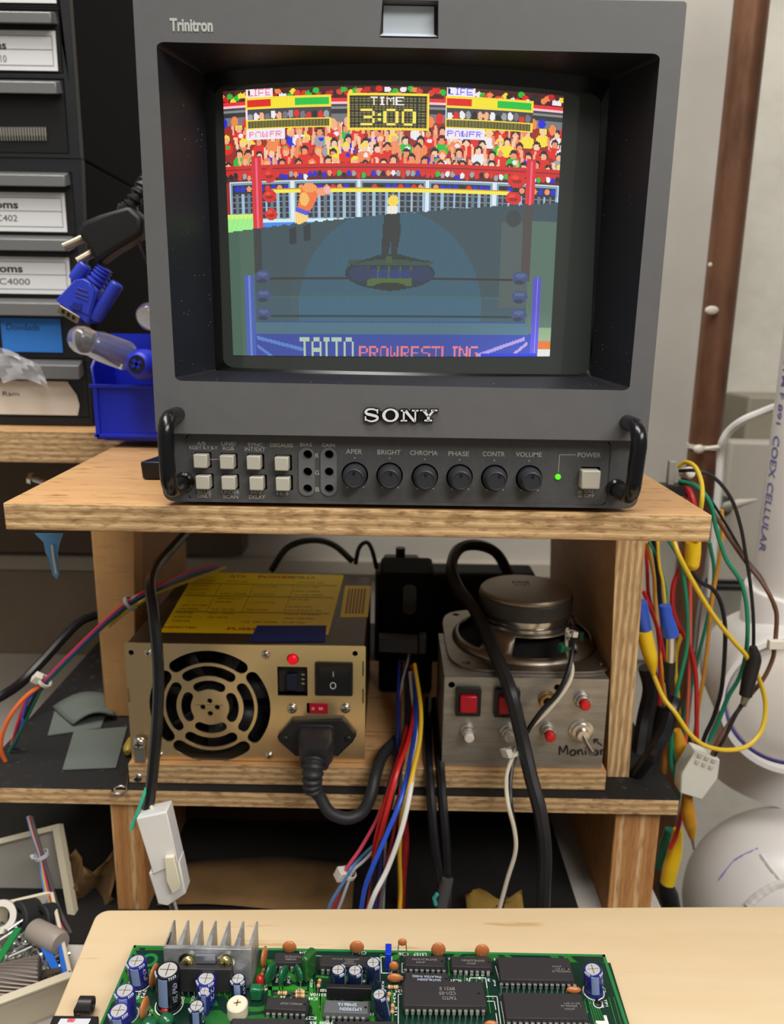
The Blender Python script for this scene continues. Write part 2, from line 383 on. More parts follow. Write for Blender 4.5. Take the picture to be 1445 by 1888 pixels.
opn = [xz(288, 77, YF), xz(1217, 99, YF), xz(1160, 720, YF), xz(323, 702, YF)]
inn = [xz(376, 136, .369), xz(1123, 149, .369), xz(1087, 694, .369), xz(398, 683, .369)]
def quadloop(q, rf, n=6, m=14):
    """rounded loop over a quad (TL,TR,BR,BL) with straight sides subdivided"""
    base = rrect(0, 0, 1, 1, rf, n); out = []
    for i in range(len(base)):
        a, c = base[i], base[(i + 1) % len(base)]; L_ = math.hypot(c[0] - a[0], c[1] - a[1]); k = m if L_ > .3 else 1
        for j in range(k): t = j / k; out.append((a[0] + (c[0] - a[0]) * t, a[1] + (c[1] - a[1]) * t))
    res = []
    for u, v in out:
        T = V(q[0]) * (1 - u) + V(q[1]) * u; B = V(q[3]) * (1 - u) + V(q[2]) * u; p = B * (1 - v) + T * v; res.append((p.x, p.y))
    return res
lo_ = quadloop(opn, .016); li_ = quadloop(inn, .006)
tq = [xz(705, -1, YF), xz(808, 1, YF), xz(808, 71, YF), xz(699, 69, YF)]
tl_ = [tq[3], tq[2], tq[1], tq[0]]
MB().plate(rrect(xl, zg, xr_, zt_, .0015), [lo_, tl_], *XZ, (0, 1, 0), O, .006).build('bezel', MG, mon, bevel=.0005)
# control panel section, set back under the bezel
knobs = [(654, 876), (718, 877), (783, 879), (847, 880), (911, 881), (975, 882)]
btn = [(373, 848), (421, 850), (470, 851), (521, 853), (377, 887), (424, 888), (475, 889), (523, 890)]
holes = []
for k in knobs: holes.append(circle(*xz(*k, YP_), .0061))
for i, k in enumerate(btn): c = xz(*k, YP_); holes.append(rrect(c[0] - .0034, c[1] - .0036, c[0] + .0042, c[1] + .0036, .0004, 1))
c = xz(1087, 880, YP_); holes.append(rrect(c[0] - .0044, c[1] - .0046, c[0] + .0044, c[1] + .0048, .0004, 1))
for px in (567, 606):
    for py in (838, 870, 900): holes.append(circle(*xz(px, py, YP_), .0019, 16))
holes.append(circle(*xz(1028, 879, YP_), .0013, 14))
zp0, zp1 = xz(740, 925, YP_)[1], xz(740, 809, YP_)[1]; xp0, xp1 = xz(345, 870, YP_)[0], xz(1121, 870, YP_)[0]
pl = rrect(xp0, zp0, xp1, zp1, .0025)
MB().plate(rrect(xl, zb_, xr_, zg + .001, .005), [rrect(xp0 - .0004, zp0 - .0004, xp1 + .0004, zp1 + .0004, .0027)], *XZ, (0, 1, 0), V((0, YP_ - .0005, 0)), .0075).build('lower_bezel', MD, mon, bevel=.0004)
panel = MB().plate(pl, holes, *XZ, (0, 1, 0), V((0, YP_, 0)), .004).build('control_panel', MD, mon)
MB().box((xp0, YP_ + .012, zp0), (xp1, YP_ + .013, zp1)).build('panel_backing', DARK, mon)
# recess walls
rec = MB()
def cyl(x): return .3535 + .25 - math.sqrt(max(.25 ** 2 - (x - .0045) ** 2, 1e-6))
n = len(lo_)
ringA = [V((p[0], YF, p[1])) for p in lo_]; ringA2 = [V((p[0] * .997 + .00001, YF + .0015, p[1] * .9985)) for p in lo_]
ringB = [V((p[0], min(cyl(p[0]) - .0015, .3685), p[1])) for p in li_]
ringC = [p + V((0, .012, 0)) for p in ringB]
vs = ringA + ringA2 + ringB
rec.add(vs, [(i, (i + 1) % n, n + (i + 1) % n, n + i) for i in range(n)] + [(n + i, n + (i + 1) % n, 2 * n + (i + 1) % n, 2 * n + i) for i in range(n)])
rec.build('screen_recess', REC, mon, sharp=14)
cxx, czz = sum(p[0] for p in li_) / n, sum(p[1] for p in li_) / n
glc = [(395, 160), (1109, 176), (1086, 690), (412, 677)]
def hit(px, py):
    r_ = ray(px, py); lo, hi = .2, .5
    for _ in range(40):
        t = (lo + hi) / 2; p = r_ * t
        if p.y > cyl(p.x): hi = t
        else: lo = t
    return r_ * t
gq = [(hit(*g).x, hit(*g).z) for g in glc]; lg = quadloop(gq, .035)
MB().add(ringB + [V((p[0], cyl(p[0]) - .0004, p[1])) for p in lg], [(i, (i + 1) % n, n + (i + 1) % n, n + i) for i in range(n)]).build('tube_mask', MK, mon)
# tube glass
GL = mat('dark_tube_glass', (62, 66, 64), .06, coat=.6); GL.node_tree.nodes['Principled BSDF'].inputs['Specular IOR Level'].default_value = .5
def quadpt(q, u, v):
    T = V(q[0]) * (1 - u) + V(q[1]) * u; B = V(q[3]) * (1 - u) + V(q[2]) * u; return T * (1 - v) + B * v
g = []
for j in range(9):
    row = []
    for i in range(41): p = quadpt(gq, -.01 + 1.02 * i / 40, -.01 + 1.02 * j / 8); row.append(V((p.x, cyl(p.x), p.y)))
    g.append(row[::-1])
MB().sheet(g).build('tube_glass', GL, mon)
# ---- the game picture, drawn into a 320 x 240 raster carried by the mesh faces
W, H = 320, 240
fb = np.zeros((H, W, 3)); rs = np.random.RandomState(5)
def fx(px): return (px - 412) / 626 * W
def fy(py): return (py - 168) / 488 * H
def R4(x0, y0, x1, y1, c):
    a, b_, c_, d_ = [int(round(t)) for t in (fx(x0), fy(y0), fx(x1), fy(y1))]; fb[max(b_, 0):max(d_, 0), max(a, 0):max(c_, 0)] = c
yy, xx = np.mgrid[0:H, 0:W]
PX = 412 + xx / W * 626; PY = 168 + yy / H * 488
def E(cx, cy, rx, ry, c): fb[((PX - cx) / rx) ** 2 + ((PY - cy) / ry) ** 2 < 1] = c
def POLY(pts, c):
    m = np.zeros((H, W), bool); n_ = len(pts)
    for i in range(n_):
        (x0, y0), (x1, y1) = pts[i], pts[(i + 1) % n_]
        if y0 == y1: continue
        m ^= ((PY >= min(y0, y1)) & (PY < max(y0, y1)) & (PX < x0 + (PY - y0) * (x1 - x0) / (y1 - y0)))
    fb[m] = c
GLY = {'L': '1000010000100001000010000100001 1111', 'I': '', }
FONT = {
 'A': ['01110', '10001', '10001', '11111', '10001', '10001', '10001'], 'E': ['11111', '10000', '10000', '11110', '10000', '10000', '11111'],
 'F': ['11111', '10000', '10000', '11110', '10000', '10000', '10000'], 'G': ['01111', '10000', '10000', '10011', '10001', '10001', '01111'],
 'I': ['111', '010', '010', '010', '010', '010', '111'], 'L': ['10000', '10000', '10000', '10000', '10000', '10000', '11111'],
 'M': ['10001', '11011', '10101', '10101', '10001', '10001', '10001'], 'N': ['10001', '11001', '10101', '10101', '10011', '10001', '10001'],
 'O': ['01110', '10001', '10001', '10001', '10001', '10001', '01110'], 'P': ['11110', '10001', '10001', '11110', '10000', '10000', '10000'],
 'R': ['11110', '10001', '10001', '11110', '10100', '10010', '10001'], 'S': ['01111', '10000', '10000', '01110', '00001', '00001', '11110'],
 'T': ['11111', '00100', '00100', '00100', '00100', '00100', '00100'], 'W': ['10001', '10001', '10001', '10101', '10101', '11011', '10001'],
 '3': ['11110', '00001', '00001', '01110', '00001', '00001', '11110'], '0': ['01110', '10001', '10001', '10001', '10001', '10001', '01110'], ':': ['0', '0', '1', '0', '1', '0', '0']}
def TXT(s, x0, y0, x1, y1, c, gap=1):
    n_ = sum(len(FONT[k][0]) + gap for k in s) - gap; u = (x1 - x0) / n_; v = (y1 - y0) / 7; x = x0
    for k in s:
        for j, row in enumerate(FONT[k]):
            for i, ch in enumerate(row):
                if ch == '1': R4(x + i * u, y0 + j * v, x + (i + 1) * u, y0 + (j + 1) * v, c)
        x += (len(FONT[k][0]) + gap) * u
r_, o_, y_, g_, b_, w_, k_ = (215, 30, 18), (240, 130, 70), (250, 215, 50), (30, 180, 50), (20, 25, 205), (235, 230, 240), (30, 22, 26)
SK = [(245, 170, 130), (235, 140, 100), (250, 195, 160)]
fb[:] = (150, 28, 20)
def person(x, y, s):
    sh = [r_, r_, o_, b_, g_, w_, y_, (215, 30, 18), (150, 150, 158), o_][rs.randint(10)]; sk = SK[rs.randint(3)]
    E(x, y + 13 * s, 11 * s, 9 * s, sh)
    if rs.rand() < .6:
        for q in (-1, 1): POLY([(x + q * 7 * s, y + 10 * s), (x + q * 11 * s, y + 9 * s), (x + q * (12 + rs.randint(4)) * s, y - 9 * s), (x + q * 9 * s, y - 9 * s)], sk)
    E(x, y - 1 * s, 6.0 * s, 6.5 * s, k_ if rs.rand() < .65 else [y_, o_][rs.randint(2)]); E(x, y + 1.5 * s, 4.4 * s, 4.8 * s, sk)
    if rs.rand() < .3: E(x + 3, y + 11 * s, 4 * s, 3 * s, [g_, w_, b_][rs.randint(3)])
for row, yb in enumerate((240, 258, 277, 296)):
    for i in range(25): person(406 + i * 26 + rs.randint(-8, 9) + 13 * (row % 2), yb + rs.randint(-7, 7), 1.2)
R4(400, 300, 1045, 318, (200, 25, 22)); R4(400, 306, 1045, 308, (120, 15, 30))
R4(400, 318, 1045, 330, (90, 20, 24))
for i in range(70): E(412 + i * 9, 319 + rs.randint(-3, 4), 4, 5, [w_, r_, (150, 155, 160), SK[1], b_, g_, k_][rs.randint(7)])
R4(400, 160, 1045, 192, (70, 12, 14))
for i in range(90): E(410 + i * 7.1, 172 + rs.randint(0, 14), 6, 5, [r_, (190, 22, 18), k_, o_, w_, g_, k_, (205, 60, 40), y_][rs.randint(9)])
R4(400, 189, 1045, 194, (228, 40, 40)); R4(400, 194, 1045, 199, (250, 190, 205)); R4(400, 199, 1045, 203, (60, 60, 62)); R4(400, 203, 1045, 206, (130, 130, 132)); R4(400, 206, 1045, 214, (40, 40, 42)); R4(400, 214, 1045, 230, (112, 112, 116))
for i in range(34): 
    x = 412 + i * 19 + rs.randint(-5, 6)
    if rs.rand() < .8: E(x, 226 + rs.randint(-6, 8), 7, 9, [SK[0], r_, b_, o_][rs.randint(4)])
for k in range(5):      # crowd barriers
    x0, x1 = 420 + k * 124.5, 538 + k * 124.5
    R4(x0 - 3, 328, x1 + 3, 402, (205, 220, 232)); R4(x0, 331, x1, 398, (120, 150, 170)); R4(x0 + 4, 334, x1 - 4, 396, (34, 38, 46))
    for i in range(9): E(x0 + 12 + i * 12, 341, 5, 5, [b_, b_, k_, SK[1], r_, b_][rs.randint(6)])
    for i in range(4): R4(x0 + 4, 356 + i * 10, x1 - 4, 358 + i * 10, (110, 120, 132))
    for i in range(10): R4(x0 + 10 + i * 11.5, 352, x0 + 15 + i * 11.5, 397, (150, 180, 205) if i % 2 else (96, 112, 128))
for k in range(5): R4(538 + k * 124.5, 330, 544 + k * 124.5, 402, (215, 228, 240))
R4(400, 400, 1045, 404, (215, 235, 215)); R4(400, 404, 1045, 430, (60, 130, 225)); R4(470, 397, 1045, 403, (200, 230, 235)); R4(520, 414, 600, 416, (20, 60, 180))
R4(400, 388, 464, 425, (195, 240, 110)); R4(400, 396, 464, 425, (150, 232, 130))
R4(500, 345, 945, 351, (250, 225, 70)); R4(500, 343, 945, 345, (190, 140, 30))
for x0, x1, q in ((463, 482, 1), (974, 991, -1)):   # far corner posts and pads
    R4(x0, 284, x1, 440, (205, 30, 40)); R4(x0 + 7, 288, x0 + 11, 440, (240, 90, 120))
for cx, cy, rx, ry in ((497, 318, 13, 13), (496, 355, 13, 12), (498, 388, 12, 11), (955, 322, 17, 14), (950, 355, 15, 12)):
    E(cx, cy, rx, ry, (205, 28, 20)); E(cx, cy + 2, rx * .6, ry * .25, (150, 10, 14)); E(cx - 3, cy - 4, rx * .4, ry * .3, (235, 60, 40))
# wrestler leaning in the left corner, seen on the picture
POLY([(556, 345), (588, 340), (586, 362), (572, 385), (548, 382)], (235, 110, 50)); E(572, 342, 13, 9, (245, 150, 80)); E(562, 362, 9, 12, (245, 180, 90))
POLY([(582, 346), (608, 338), (612, 354), (590, 356)], (245, 150, 110)); E(606, 346, 6, 7, (250, 170, 170))
POLY([(547, 376), (572, 384), (568, 392), (545, 384)], (70, 80, 205)); POLY([(545, 384), (568, 392), (566, 412), (544, 408)], (250, 200, 120)); E(727, 366, 10, 11, (250, 205, 70)); R4(718, 376, 737, 389, (230, 225, 210))
# gauges
for x0, tc in ((457, (245, 120, 150)), (822, (120, 110, 235))):
    R4(x0, 165, x0 + 51, 184, (240, 232, 245)); TXT('LIFE', x0 + 3, 168, x0 + 47, 181, tc); R4(x0 + 3, 171, x0 + 7, 178, k_)
    R4(x0 - 2, 183, x0 + 159, 203, y_); R4(x0 + 1, 187, x0 + 46, 199, (215, 25, 10)); R4(x0 + 46, 187, x0 + 92, 199, (250, 220, 40)); R4(x0 + 92, 187, x0 + 155, 199, (20, 185, 60))
    R4(x0 - 2, 203, x0 + 159, 222, (60, 60, 64))
    for i in range(14): E(x0 + 6 + i * 11, 214 + rs.randint(-3, 4), 5, 7, [w_, (150, 150, 155), SK[0], r_, k_, (110, 110, 116)][rs.randint(6)])
    R4(x0 - 2, 203, x0 + 1, 222, w_); R4(x0 - 2, 220, x0 + 159, 238, y_); R4(x0 + 1, 223, x0 + 155, 235, (110, 104, 44))
    for i in range(26): R4(x0 + 3 + i * 6, 223, x0 + 5 + i * 6, 235, (70, 64, 26))
    R4(x0 - 2, 238, x0 + 72, 255, (240, 230, 242)); TXT('POWER', x0 + 3, 241, x0 + 66, 252, tc)
R4(644, 181, 791, 243, y_); R4(648, 185, 787, 239, (44, 42, 34))
for i in range(11): R4(648, 188 + i * 4.9, 787, 190 + i * 4.9, (130, 120, 52))
for i in range(20): R4(650 + i * 7, 185, 652 + i * 7, 239, (26, 24, 18))
TXT('TIME', 686, 186, 746, 200, (240, 236, 230)); TXT('3:00', 668, 206, 768, 236, (250, 222, 90))
top = fb.copy()
# lower, dimly caught half of the raster
fb[:] = (66, 86, 94)
m = ((PX - 722) / 175) ** 2 + ((PY - 570) / 190) ** 2 < 1; fb[m] = (62, 98, 118)
fb[PY > 540] += (4, 8, 12)
R4(930, 400, 985, 560, (88, 100, 100)); R4(985, 395, 1045, 660, (92, 120, 106)); R4(400, 415, 462, 660, (78, 108, 92))
R4(463, 415, 478, 510, (58, 62, 64)); R4(972, 365, 990, 510, (84, 76, 74)); E(952, 392, 14, 16, (66, 70, 72))
for x, y in ((538, 430), (566, 424)): POLY([(x - 6, y - 14), (x + 8, y - 20), (x + 8, y + 12), (x - 6, y + 14)], (48, 56, 60))
E(722, 497, 84, 31, (44, 58, 68)); R4(645, 474, 800, 484, (60, 82, 76))
for i in range(6): E(672 + i * 20, 499, 12, 10, (48, 62, 122)); R4(680 + i * 20, 486, 684 + i * 20, 512, (76, 100, 60))
R4(680, 507, 765, 521, (84, 110, 54)); E(722, 522, 30, 8, (48, 52, 52)); E(668, 498, 22, 14, (52, 62, 96)); E(780, 498, 22, 14, (50, 60, 96))
POLY([(640, 484), (706, 462), (740, 462), (806, 478), (770, 474), (722, 470), (680, 474)], (48, 54, 54))
POLY([(712, 380), (738, 380), (742, 420), (734, 466), (724, 466), (725, 430), (718, 466), (706, 466), (708, 420)], (52, 56, 58)); R4(715, 466, 727, 480, (72, 96, 60))
R4(478, 505, 645, 510, (58, 52, 54)); R4(802, 505, 960, 510, (60, 50, 50)); R4(480, 543, 960, 545, (70, 110, 96)); R4(480, 577, 960, 580, (44, 62, 66)); R4(470, 588, 985, 592, (50, 80, 150))
R4(458, 612, 1000, 662, (58, 76, 170)); fb[(PY > 590) & (PY < 612) & (PX > 458) & (PX < 990)] = (82, 118, 138)
for x0, x1, cc in ((442, 460, (74, 100, 190)), (996, 1012, (92, 84, 210))): R4(x0, 502, x1, 662, cc); R4(x0 + 8, 502, x0 + 11, 662, tuple(min(255, t + 40) for t in cc))
for x in (478, 970):
    for y in (502, 538, 573): E(x, y, 16, 12, (70, 84, 132)); E(x, y - 4, 10, 4, (92, 108, 152)); E(x - 2, y + 9, 10, 4, (54, 62, 86))
for a, c_, k in (((462, 616), (560, 640), 1), ((462, 632), (500, 658), 1), ((985, 616), (890, 650), 0), ((990, 625), (950, 658), 0)):
    POLY([a, (a[0], a[1] + 7), (c_[0], c_[1] + 7), c_], (96, 136, 214) if k else (170, 150, 230))
R4(1012, 600, 1045, 625, (140, 165, 130)); R4(1012, 625, 1045, 642, (245, 110, 50)); R4(1012, 642, 1045, 660, (235, 245, 190)); R4(900, 650, 1010, 660, (40, 56, 205))
TXT('TAITO', 548, 620, 655, 668, (190, 214, 190)); TXT('PROWRESTLING', 665, 636, 893, 662, (242, 128, 140))
edge = 418 + (PX - 420) * (360 - 418) / 610 + np.where((xx // 5) % 2 == 0, .8, -.8)
fb = np.where((PY < edge)[..., None], top, fb)
glow = np.clip((PY - 560) / 100, 0, 1) * np.clip((PX - 820) / 180, 0, 1)
fb = np.clip(fb * (1 + .35 * glow[..., None]), 0, 255)
lin = np.where(fb / 255 <= .04045, fb / 255 / 12.92, ((fb / 255 + .055) / 1.055) ** 2.4)
lin[PY < edge] = lin[PY < edge] * 1.25 + .015; lin[PY >= edge] = lin[PY >= edge] * .92 + .004
rc = [(411, 169), (1039, 177), (1013, 657), (430, 655)]; rq = [(hit(*g).x, hit(*g).z) for g in rc]
vv = []
for j in range(H + 1):
    for i in range(W + 1): p = quadpt(rq, i / W, j / H); vv.append((p.x, cyl(p.x) - .00015, p.y))
ff = [(j * (W + 1) + i, (j + 1) * (W + 1) + i, (j + 1) * (W + 1) + i + 1, j * (W + 1) + i + 1) for j in range(H) for i in range(W)]
me = bpy.data.meshes.new('screen_picture'); og = ORG[mon.name]; me.from_pydata([(a - og.x, b - og.y, c - og.z) for a, b, c in vv], [], ff)
at_ = me.attributes.new('raster', 'FLOAT_COLOR', 'FACE'); buf = np.ones((H * W, 4), np.float32); buf[:, :3] = lin.reshape(-1, 3); at_.data.foreach_set('color', buf.ravel())
uv = me.uv_layers.new(name='uv'); ua = np.zeros((H, W, 4, 2), np.float32)
for q, (di, dj) in enumerate(((0, 0), (0, 1), (1, 1), (1, 0))): ua[:, :, q, 0] = (xx + di) / W; ua[:, :, q, 1] = (yy + dj) / H
uv.data.foreach_set('uv', ua.ravel())
for p in me.polygons: p.use_smooth = True
SM = bpy.data.materials.new('phosphor_screen'); SM.use_nodes = True; nt = SM.node_tree; bs = nt.nodes['Principled BSDF']
bs.inputs['Base Color'].default_value = (*s2l((50, 54, 54)), 1); bs.inputs['Roughness'].default_value = .06; bs.inputs['Coat Weight'].default_value = .6; bs.inputs['Coat Roughness'].default_value = .05
an = nt.nodes.new('ShaderNodeAttribute'); an.attribute_name = 'raster'
un = nt.nodes.new('ShaderNodeUVMap'); un.uv_map = 'uv'; sp = nt.nodes.new('ShaderNodeSeparateXYZ'); nt.links.new(un.outputs[0], sp.inputs[0])
cb = nt.nodes.new('ShaderNodeCombineXYZ')
for q in range(3):       # aperture grille: one sine per phosphor colour
    m1 = nt.nodes.new('ShaderNodeMath'); m1.operation = 'MULTIPLY_ADD'; m1.inputs[1].default_value = 2 * math.pi * 250; m1.inputs[2].default_value = q * 1.3
    s1 = nt.nodes.new('ShaderNodeMath'); s1.operation = 'SINE'; m2 = nt.nodes.new('ShaderNodeMath'); m2.operation = 'MULTIPLY_ADD'; m2.inputs[1].default_value = .5; m2.inputs[2].default_value = .88
    nt.links.new(sp.outputs[0], m1.inputs[0]); nt.links.new(m1.outputs[0], s1.inputs[0]); nt.links.new(s1.outputs[0], m2.inputs[0]); nt.links.new(m2.outputs[0], cb.inputs[q])
mx = nt.nodes.new('ShaderNodeVectorMath'); mx.operation = 'MULTIPLY'; nt.links.new(an.outputs['Color'], mx.inputs[0]); nt.links.new(cb.outputs[0], mx.inputs[1])
nt.links.new(mx.outputs[0], bs.inputs['Emission Color']); bs.inputs['Emission Strength'].default_value = 1.0
me.materials.append(SM); so = bpy.data.objects.new('screen_picture', me); COL.objects.link(so); so.parent = mon

# ---- housing, badge, handles, controls
MB().plate(rrect(xl + .0008, zb_ + .0008, xr_ - .0008, zt_ - .0008, .004), [rrect(-.1015, opn[2][1] - .0015, .1085, zt_ - .004, .003), rrect(xp0, zp0, xp1, min(zp1, opn[2][1] - .004), .001)], *XZ, (0, 1, 0), V((0, YF + .0061, 0)), .050).build('front_housing', MG, mon)
MB().box((xl + .003, YF + .056, zb_ + .002), (xr_ - .003, YF + .255, zt_ - .003)).build('cabinet', mat('cabinet_grey', (88, 88, 90), .6), mon, bevel=.004)
for x in (xl + .02, xr_ - .02):
    for y in (YF + .02, YF + .22): MB().lathe(V((x, y, ZS + .0002)), (0, 0, 1), [(0, .007), (zb_ - ZS + .003, .008)]).build('foot', RUBBER, mon)
# tally lamp
dq = [xz(707, 10, YF + .0045), xz(800, 12, YF + .0045), xz(800, 63, YF + .0045), xz(706, 61, YF + .0045)]
MB().add([V((p[0], YF + .0045, p[1])) for p in dq] + [V((p[0], YF + .003, p[1] + dz)) for p, dz in ((tq[3], .0016), (tq[2], .0016))], [(3, 2, 1, 0), (4, 5, 2, 3)]).build('tally_lamp', mat('translucent_lamp_lens', (206, 216, 224), .35), mon, sharp=8)
MB().box((tq[3][0] - .001, YF + .0052, tq[3][1] - .001), (tq[1][0] + .001, YF + .0058, min(tq[0][1] + .004, zt_ - .0005))).build('lamp_socket', mat('lamp_socket_grey', (70, 66, 62), .7), mon)
LT = mat('printed_lettering_grey', (172, 170, 162), .5)
a = at(352.5, 46, YF - .0002)
MB().text('Trinitron', a, (1, 0, 0), (0, 0, 1), h=.0047, w=.0169, bold=.035).build('tube_name_lettering', mat('badge_silver_print', (190, 190, 186), .4), mon)
# maker's badge: black backing and extended slab letters
CH = mat('badge_chrome', (234, 234, 232), .35, .1)
bo = at(738.5, 765.5, YF - .0012); u = m_per_px(bo) / 9.03
def bp(x, y): return V((bo.x + (x - 715) * u, bo.y, bo.z - (y - 588 - (x - 715) * .02) * u))
def blob(mb, pts, t=.0006, dy=0): mb.plate([(p.x, p.z) for p in [bp(*q) for q in pts]], [], *XZ, (0, 1, 0), V((0, bo.y + dy, 0)), t)
def stroke(mb, pts, wd, t=.0006, dy=0, grow=0):
    P = [(p.x, p.y) for p in catmull([V((x, y, 0)) for x, y in pts], 6)]; Wd = [wd[min(int(i / (len(P) - 1) * (len(wd) - 1)), len(wd) - 2)] * (1 - (i / (len(P) - 1) * (len(wd) - 1)) % 1) + wd[min(int(i / (len(P) - 1) * (len(wd) - 1)) + 1, len(wd) - 1)] * ((i / (len(P) - 1) * (len(wd) - 1)) % 1) for i in range(len(P))]
    for i in range(len(P) - 1):
        (x0, y0), (x1, y1) = P[i], P[i + 1]; L_ = math.hypot(x1 - x0, y1 - y0) or 1; nx, ny = -(y1 - y0) / L_, (x1 - x0) / L_
        ux, uy = (x1 - x0) / L_ * 3, (y1 - y0) / L_ * 3; x0 -= ux; y0 -= uy; x1 += ux; y1 += uy
        a_, c_ = Wd[i] / 2 + grow, Wd[i + 1] / 2 + grow; jt = (i % 3) * .00002 if not grow else 0
        blob(mb, [(x0 + nx * a_, y0 + ny * a_), (x1 + nx * c_, y1 + ny * c_), (x1 - nx * c_, y1 - ny * c_), (x0 - nx * a_, y0 - ny * a_)], t, dy - jt)
def sony(mb, g, t, dy):
    def rb(x0, y0, x1, y1): blob(mb, [(x0 - g, y1 + g), (x1 + g, y1 + g), (x1 + g, y0 - g), (x0 - g, y0 - g)], t, dy)
    S_ = [(322, 522), (300, 500), (235, 484), (165, 494), (134, 528), (158, 562), (240, 584), (312, 606), (330, 640), (292, 674), (222, 686), (160, 668), (134, 640)]
    stroke(mb, S_, [16, 22, 26, 32, 40, 44, 46, 44, 40, 32, 26, 22, 16], t, dy, g)
    rb(318, 485, 340, 555); rb(118, 603, 140, 675)
    P = [(545 + 112 * math.cos(k * math.pi / 18), 588 + 96 * math.sin(k * math.pi / 18)) for k in range(37)]
    for k in range(36):
        q0, q1 = k * math.pi / 18, (k + 1) * math.pi / 18
        pts = [(545 + (138 + g) * math.cos(q), 588 + (110 + g) * math.sin(q)) for q in (q0, q1)] + [(545 + (84 - g) * math.cos(q), 588 + (84 - g) * math.sin(q)) for q in (q1, q0)]
        blob(mb, pts, t, dy)
    for x0, y0, x1, y1 in ((715, 500, 800, 525), (715, 668, 825, 690), (900, 500, 1010, 525), (752, 505, 782, 680), (944, 505, 972, 695)): rb(x0, y0, x1, y1)
    blob(mb, [(748 - g, 500 - g), (812 + g, 500 - g), (975 + g, 700 + g), (925 - g, 700 + g)], t, dy)
    for x0, y0, x1, y1 in ((1035, 500, 1150, 522), (1215, 500, 1325, 522), (1110, 665, 1240, 690), (1152, 600, 1200, 680)): rb(x0, y0, x1, y1)
    blob(mb, [(1062 - g, 505), (1120 + g, 505), (1200 + g, 612), (1150 - g, 612)], t, dy); blob(mb, [(1245 - g, 505), (1285 + g, 505), (1200 + g, 615), (1158 - g, 605)], t, dy)
mb = MB(); sony(mb, 18, .0012, 0)
blob(mb, [(340, 500), (420, 540), (420, 650), (340, 665)], .0012); blob(mb, [(660, 520), (730, 510), (730, 690), (660, 650)], .0012); blob(mb, [(790, 520), (1130, 520), (1130, 690), (790, 690)], .0012); blob(mb, [(455, 510), (640, 510), (640, 660), (455, 660)], .0012); blob(mb, [(150, 500), (320, 500), (320, 670), (150, 670)], .0012)
mb.build('badge_backing', mat('badge_black', (10, 10, 16), .4), mon)
mb = MB(); sony(mb, 0, .0006, -.0006); mb.build('badge_lettering', CH, mon)
# handles
HB = mat('glossy_black_enamel', (14, 14, 17), .22, bump=(260, .25, .0006))
for top, bot, sgn in (((327, 764), (340, 888), -1), ((1156, 779), (1135, 901), 1)):
    a, c = at(*top, YF), at(*bot, YP_); out_ = -.019
    P = [a + V((0, .004, 0)), a + V((0, -.006, 0))] + [V((a.x, YF + out_ + .008 * (1 - math.sin(t)), a.z - .008 * (1 - math.cos(t)))) for t in [math.radians(15 * k) for k in range(1, 7)]]
    P += [V((c.x, YF + out_ + .008 * (1 - math.cos(t)), c.z + .008 * (1 - math.sin(t)))) for t in [math.radians(15 * k) for k in range(0, 7)]] + [c + V((0, -.006, 0)), c + V((0, .004, 0))]
    h = MB().tube(P, .0034, 16).build('carry_handle', HB, mon)
    MB().lathe(c, (0, -1, 0), [(0, .0046), (.002, .0046), (.003, .0036)], 20).build('mounting_collar', HB, h)
# knobs
for i, k in enumerate(knobs):
    c = at(*k, YP_); m_ = MB(); prof = [(-.004, .0054), (.003, .0054), (.0034, .0052), (.0075, .0045), (.0082, .0042), (.0084, .0038), (.0080, .0036)]
    m_.lathe(c, (0, -1, 0), prof, 36); kb = m_.build('knob', mat('knob_charcoal', (48, 49, 54), .4), panel, sharp=25)
    a_ = [.0, .25, 0, 0, .5, .1][i]
    MB().lathe(c + V((a_ * .0025, -.0081, .0022)), (0, -1, 0), [(0, .0007), (.0002, .0007)], 12).build('pointer_dot', DARK, kb)
# push buttons
CR = mat('cream_key_plastic', (186, 182, 168), .45)
for i, k in enumerate(btn):
    c = at(*k, YP_); s_ = .0031
    MB().box((c.x - s_, YP_ - .0042, c.z - s_), (c.x + s_, YP_ + .006, c.z + s_)).build('push_button', CR, panel, bevel=.0005)
c = at(1084, 881, YP_)
MB().box((c.x - .0042, YP_ - .0055, c.z - .0042), (c.x + .0042, YP_ + .006, c.z + .0042)).build('power_button', CR, panel, bevel=.0006)
c = at(1028, 879, YP_); MB().lathe(c, (0, -1, 0), [(-.003, .0013), (.0006, .0013), (.0011, .0008), (.0012, 0)], 18).build('power_light', mat('lit_green_lamp', (60, 200, 30), .3, emit=(96, 235, 30), es=.85), panel)
# bias and gain adjusters
TR = mat('adjuster_tray_grey', (104, 104, 106), .45)
for px in (566, 606):
    c0, c1 = at(px, 838, YP_), at(px, 901, YP_); w_2 = .0037
    o2 = rrect(c1.x - w_2, c1.z - .0032, c1.x + w_2, c0.z + .0032, .0036, 7)
    hs = [circle(*xz(px + 1, py, YP_), .0021, 18) for py in (838, 870, 901)]
    t = MB().plate(o2, hs, *XZ, (0, 1, 0), V((0, YP_ - .0006, 0)), .0012).build('adjuster_tray', TR, panel, bevel=.0003)
    for py in (838, 870, 901):
        q = at(px + 1, py, YP_); MB().lathe(q, (0, -1, 0), [(-.003, .0021), (.0007, .0021), (.0007, .0027), (-.0002, .0030)], 20, cap=False).build('socket_rim', TR, t)
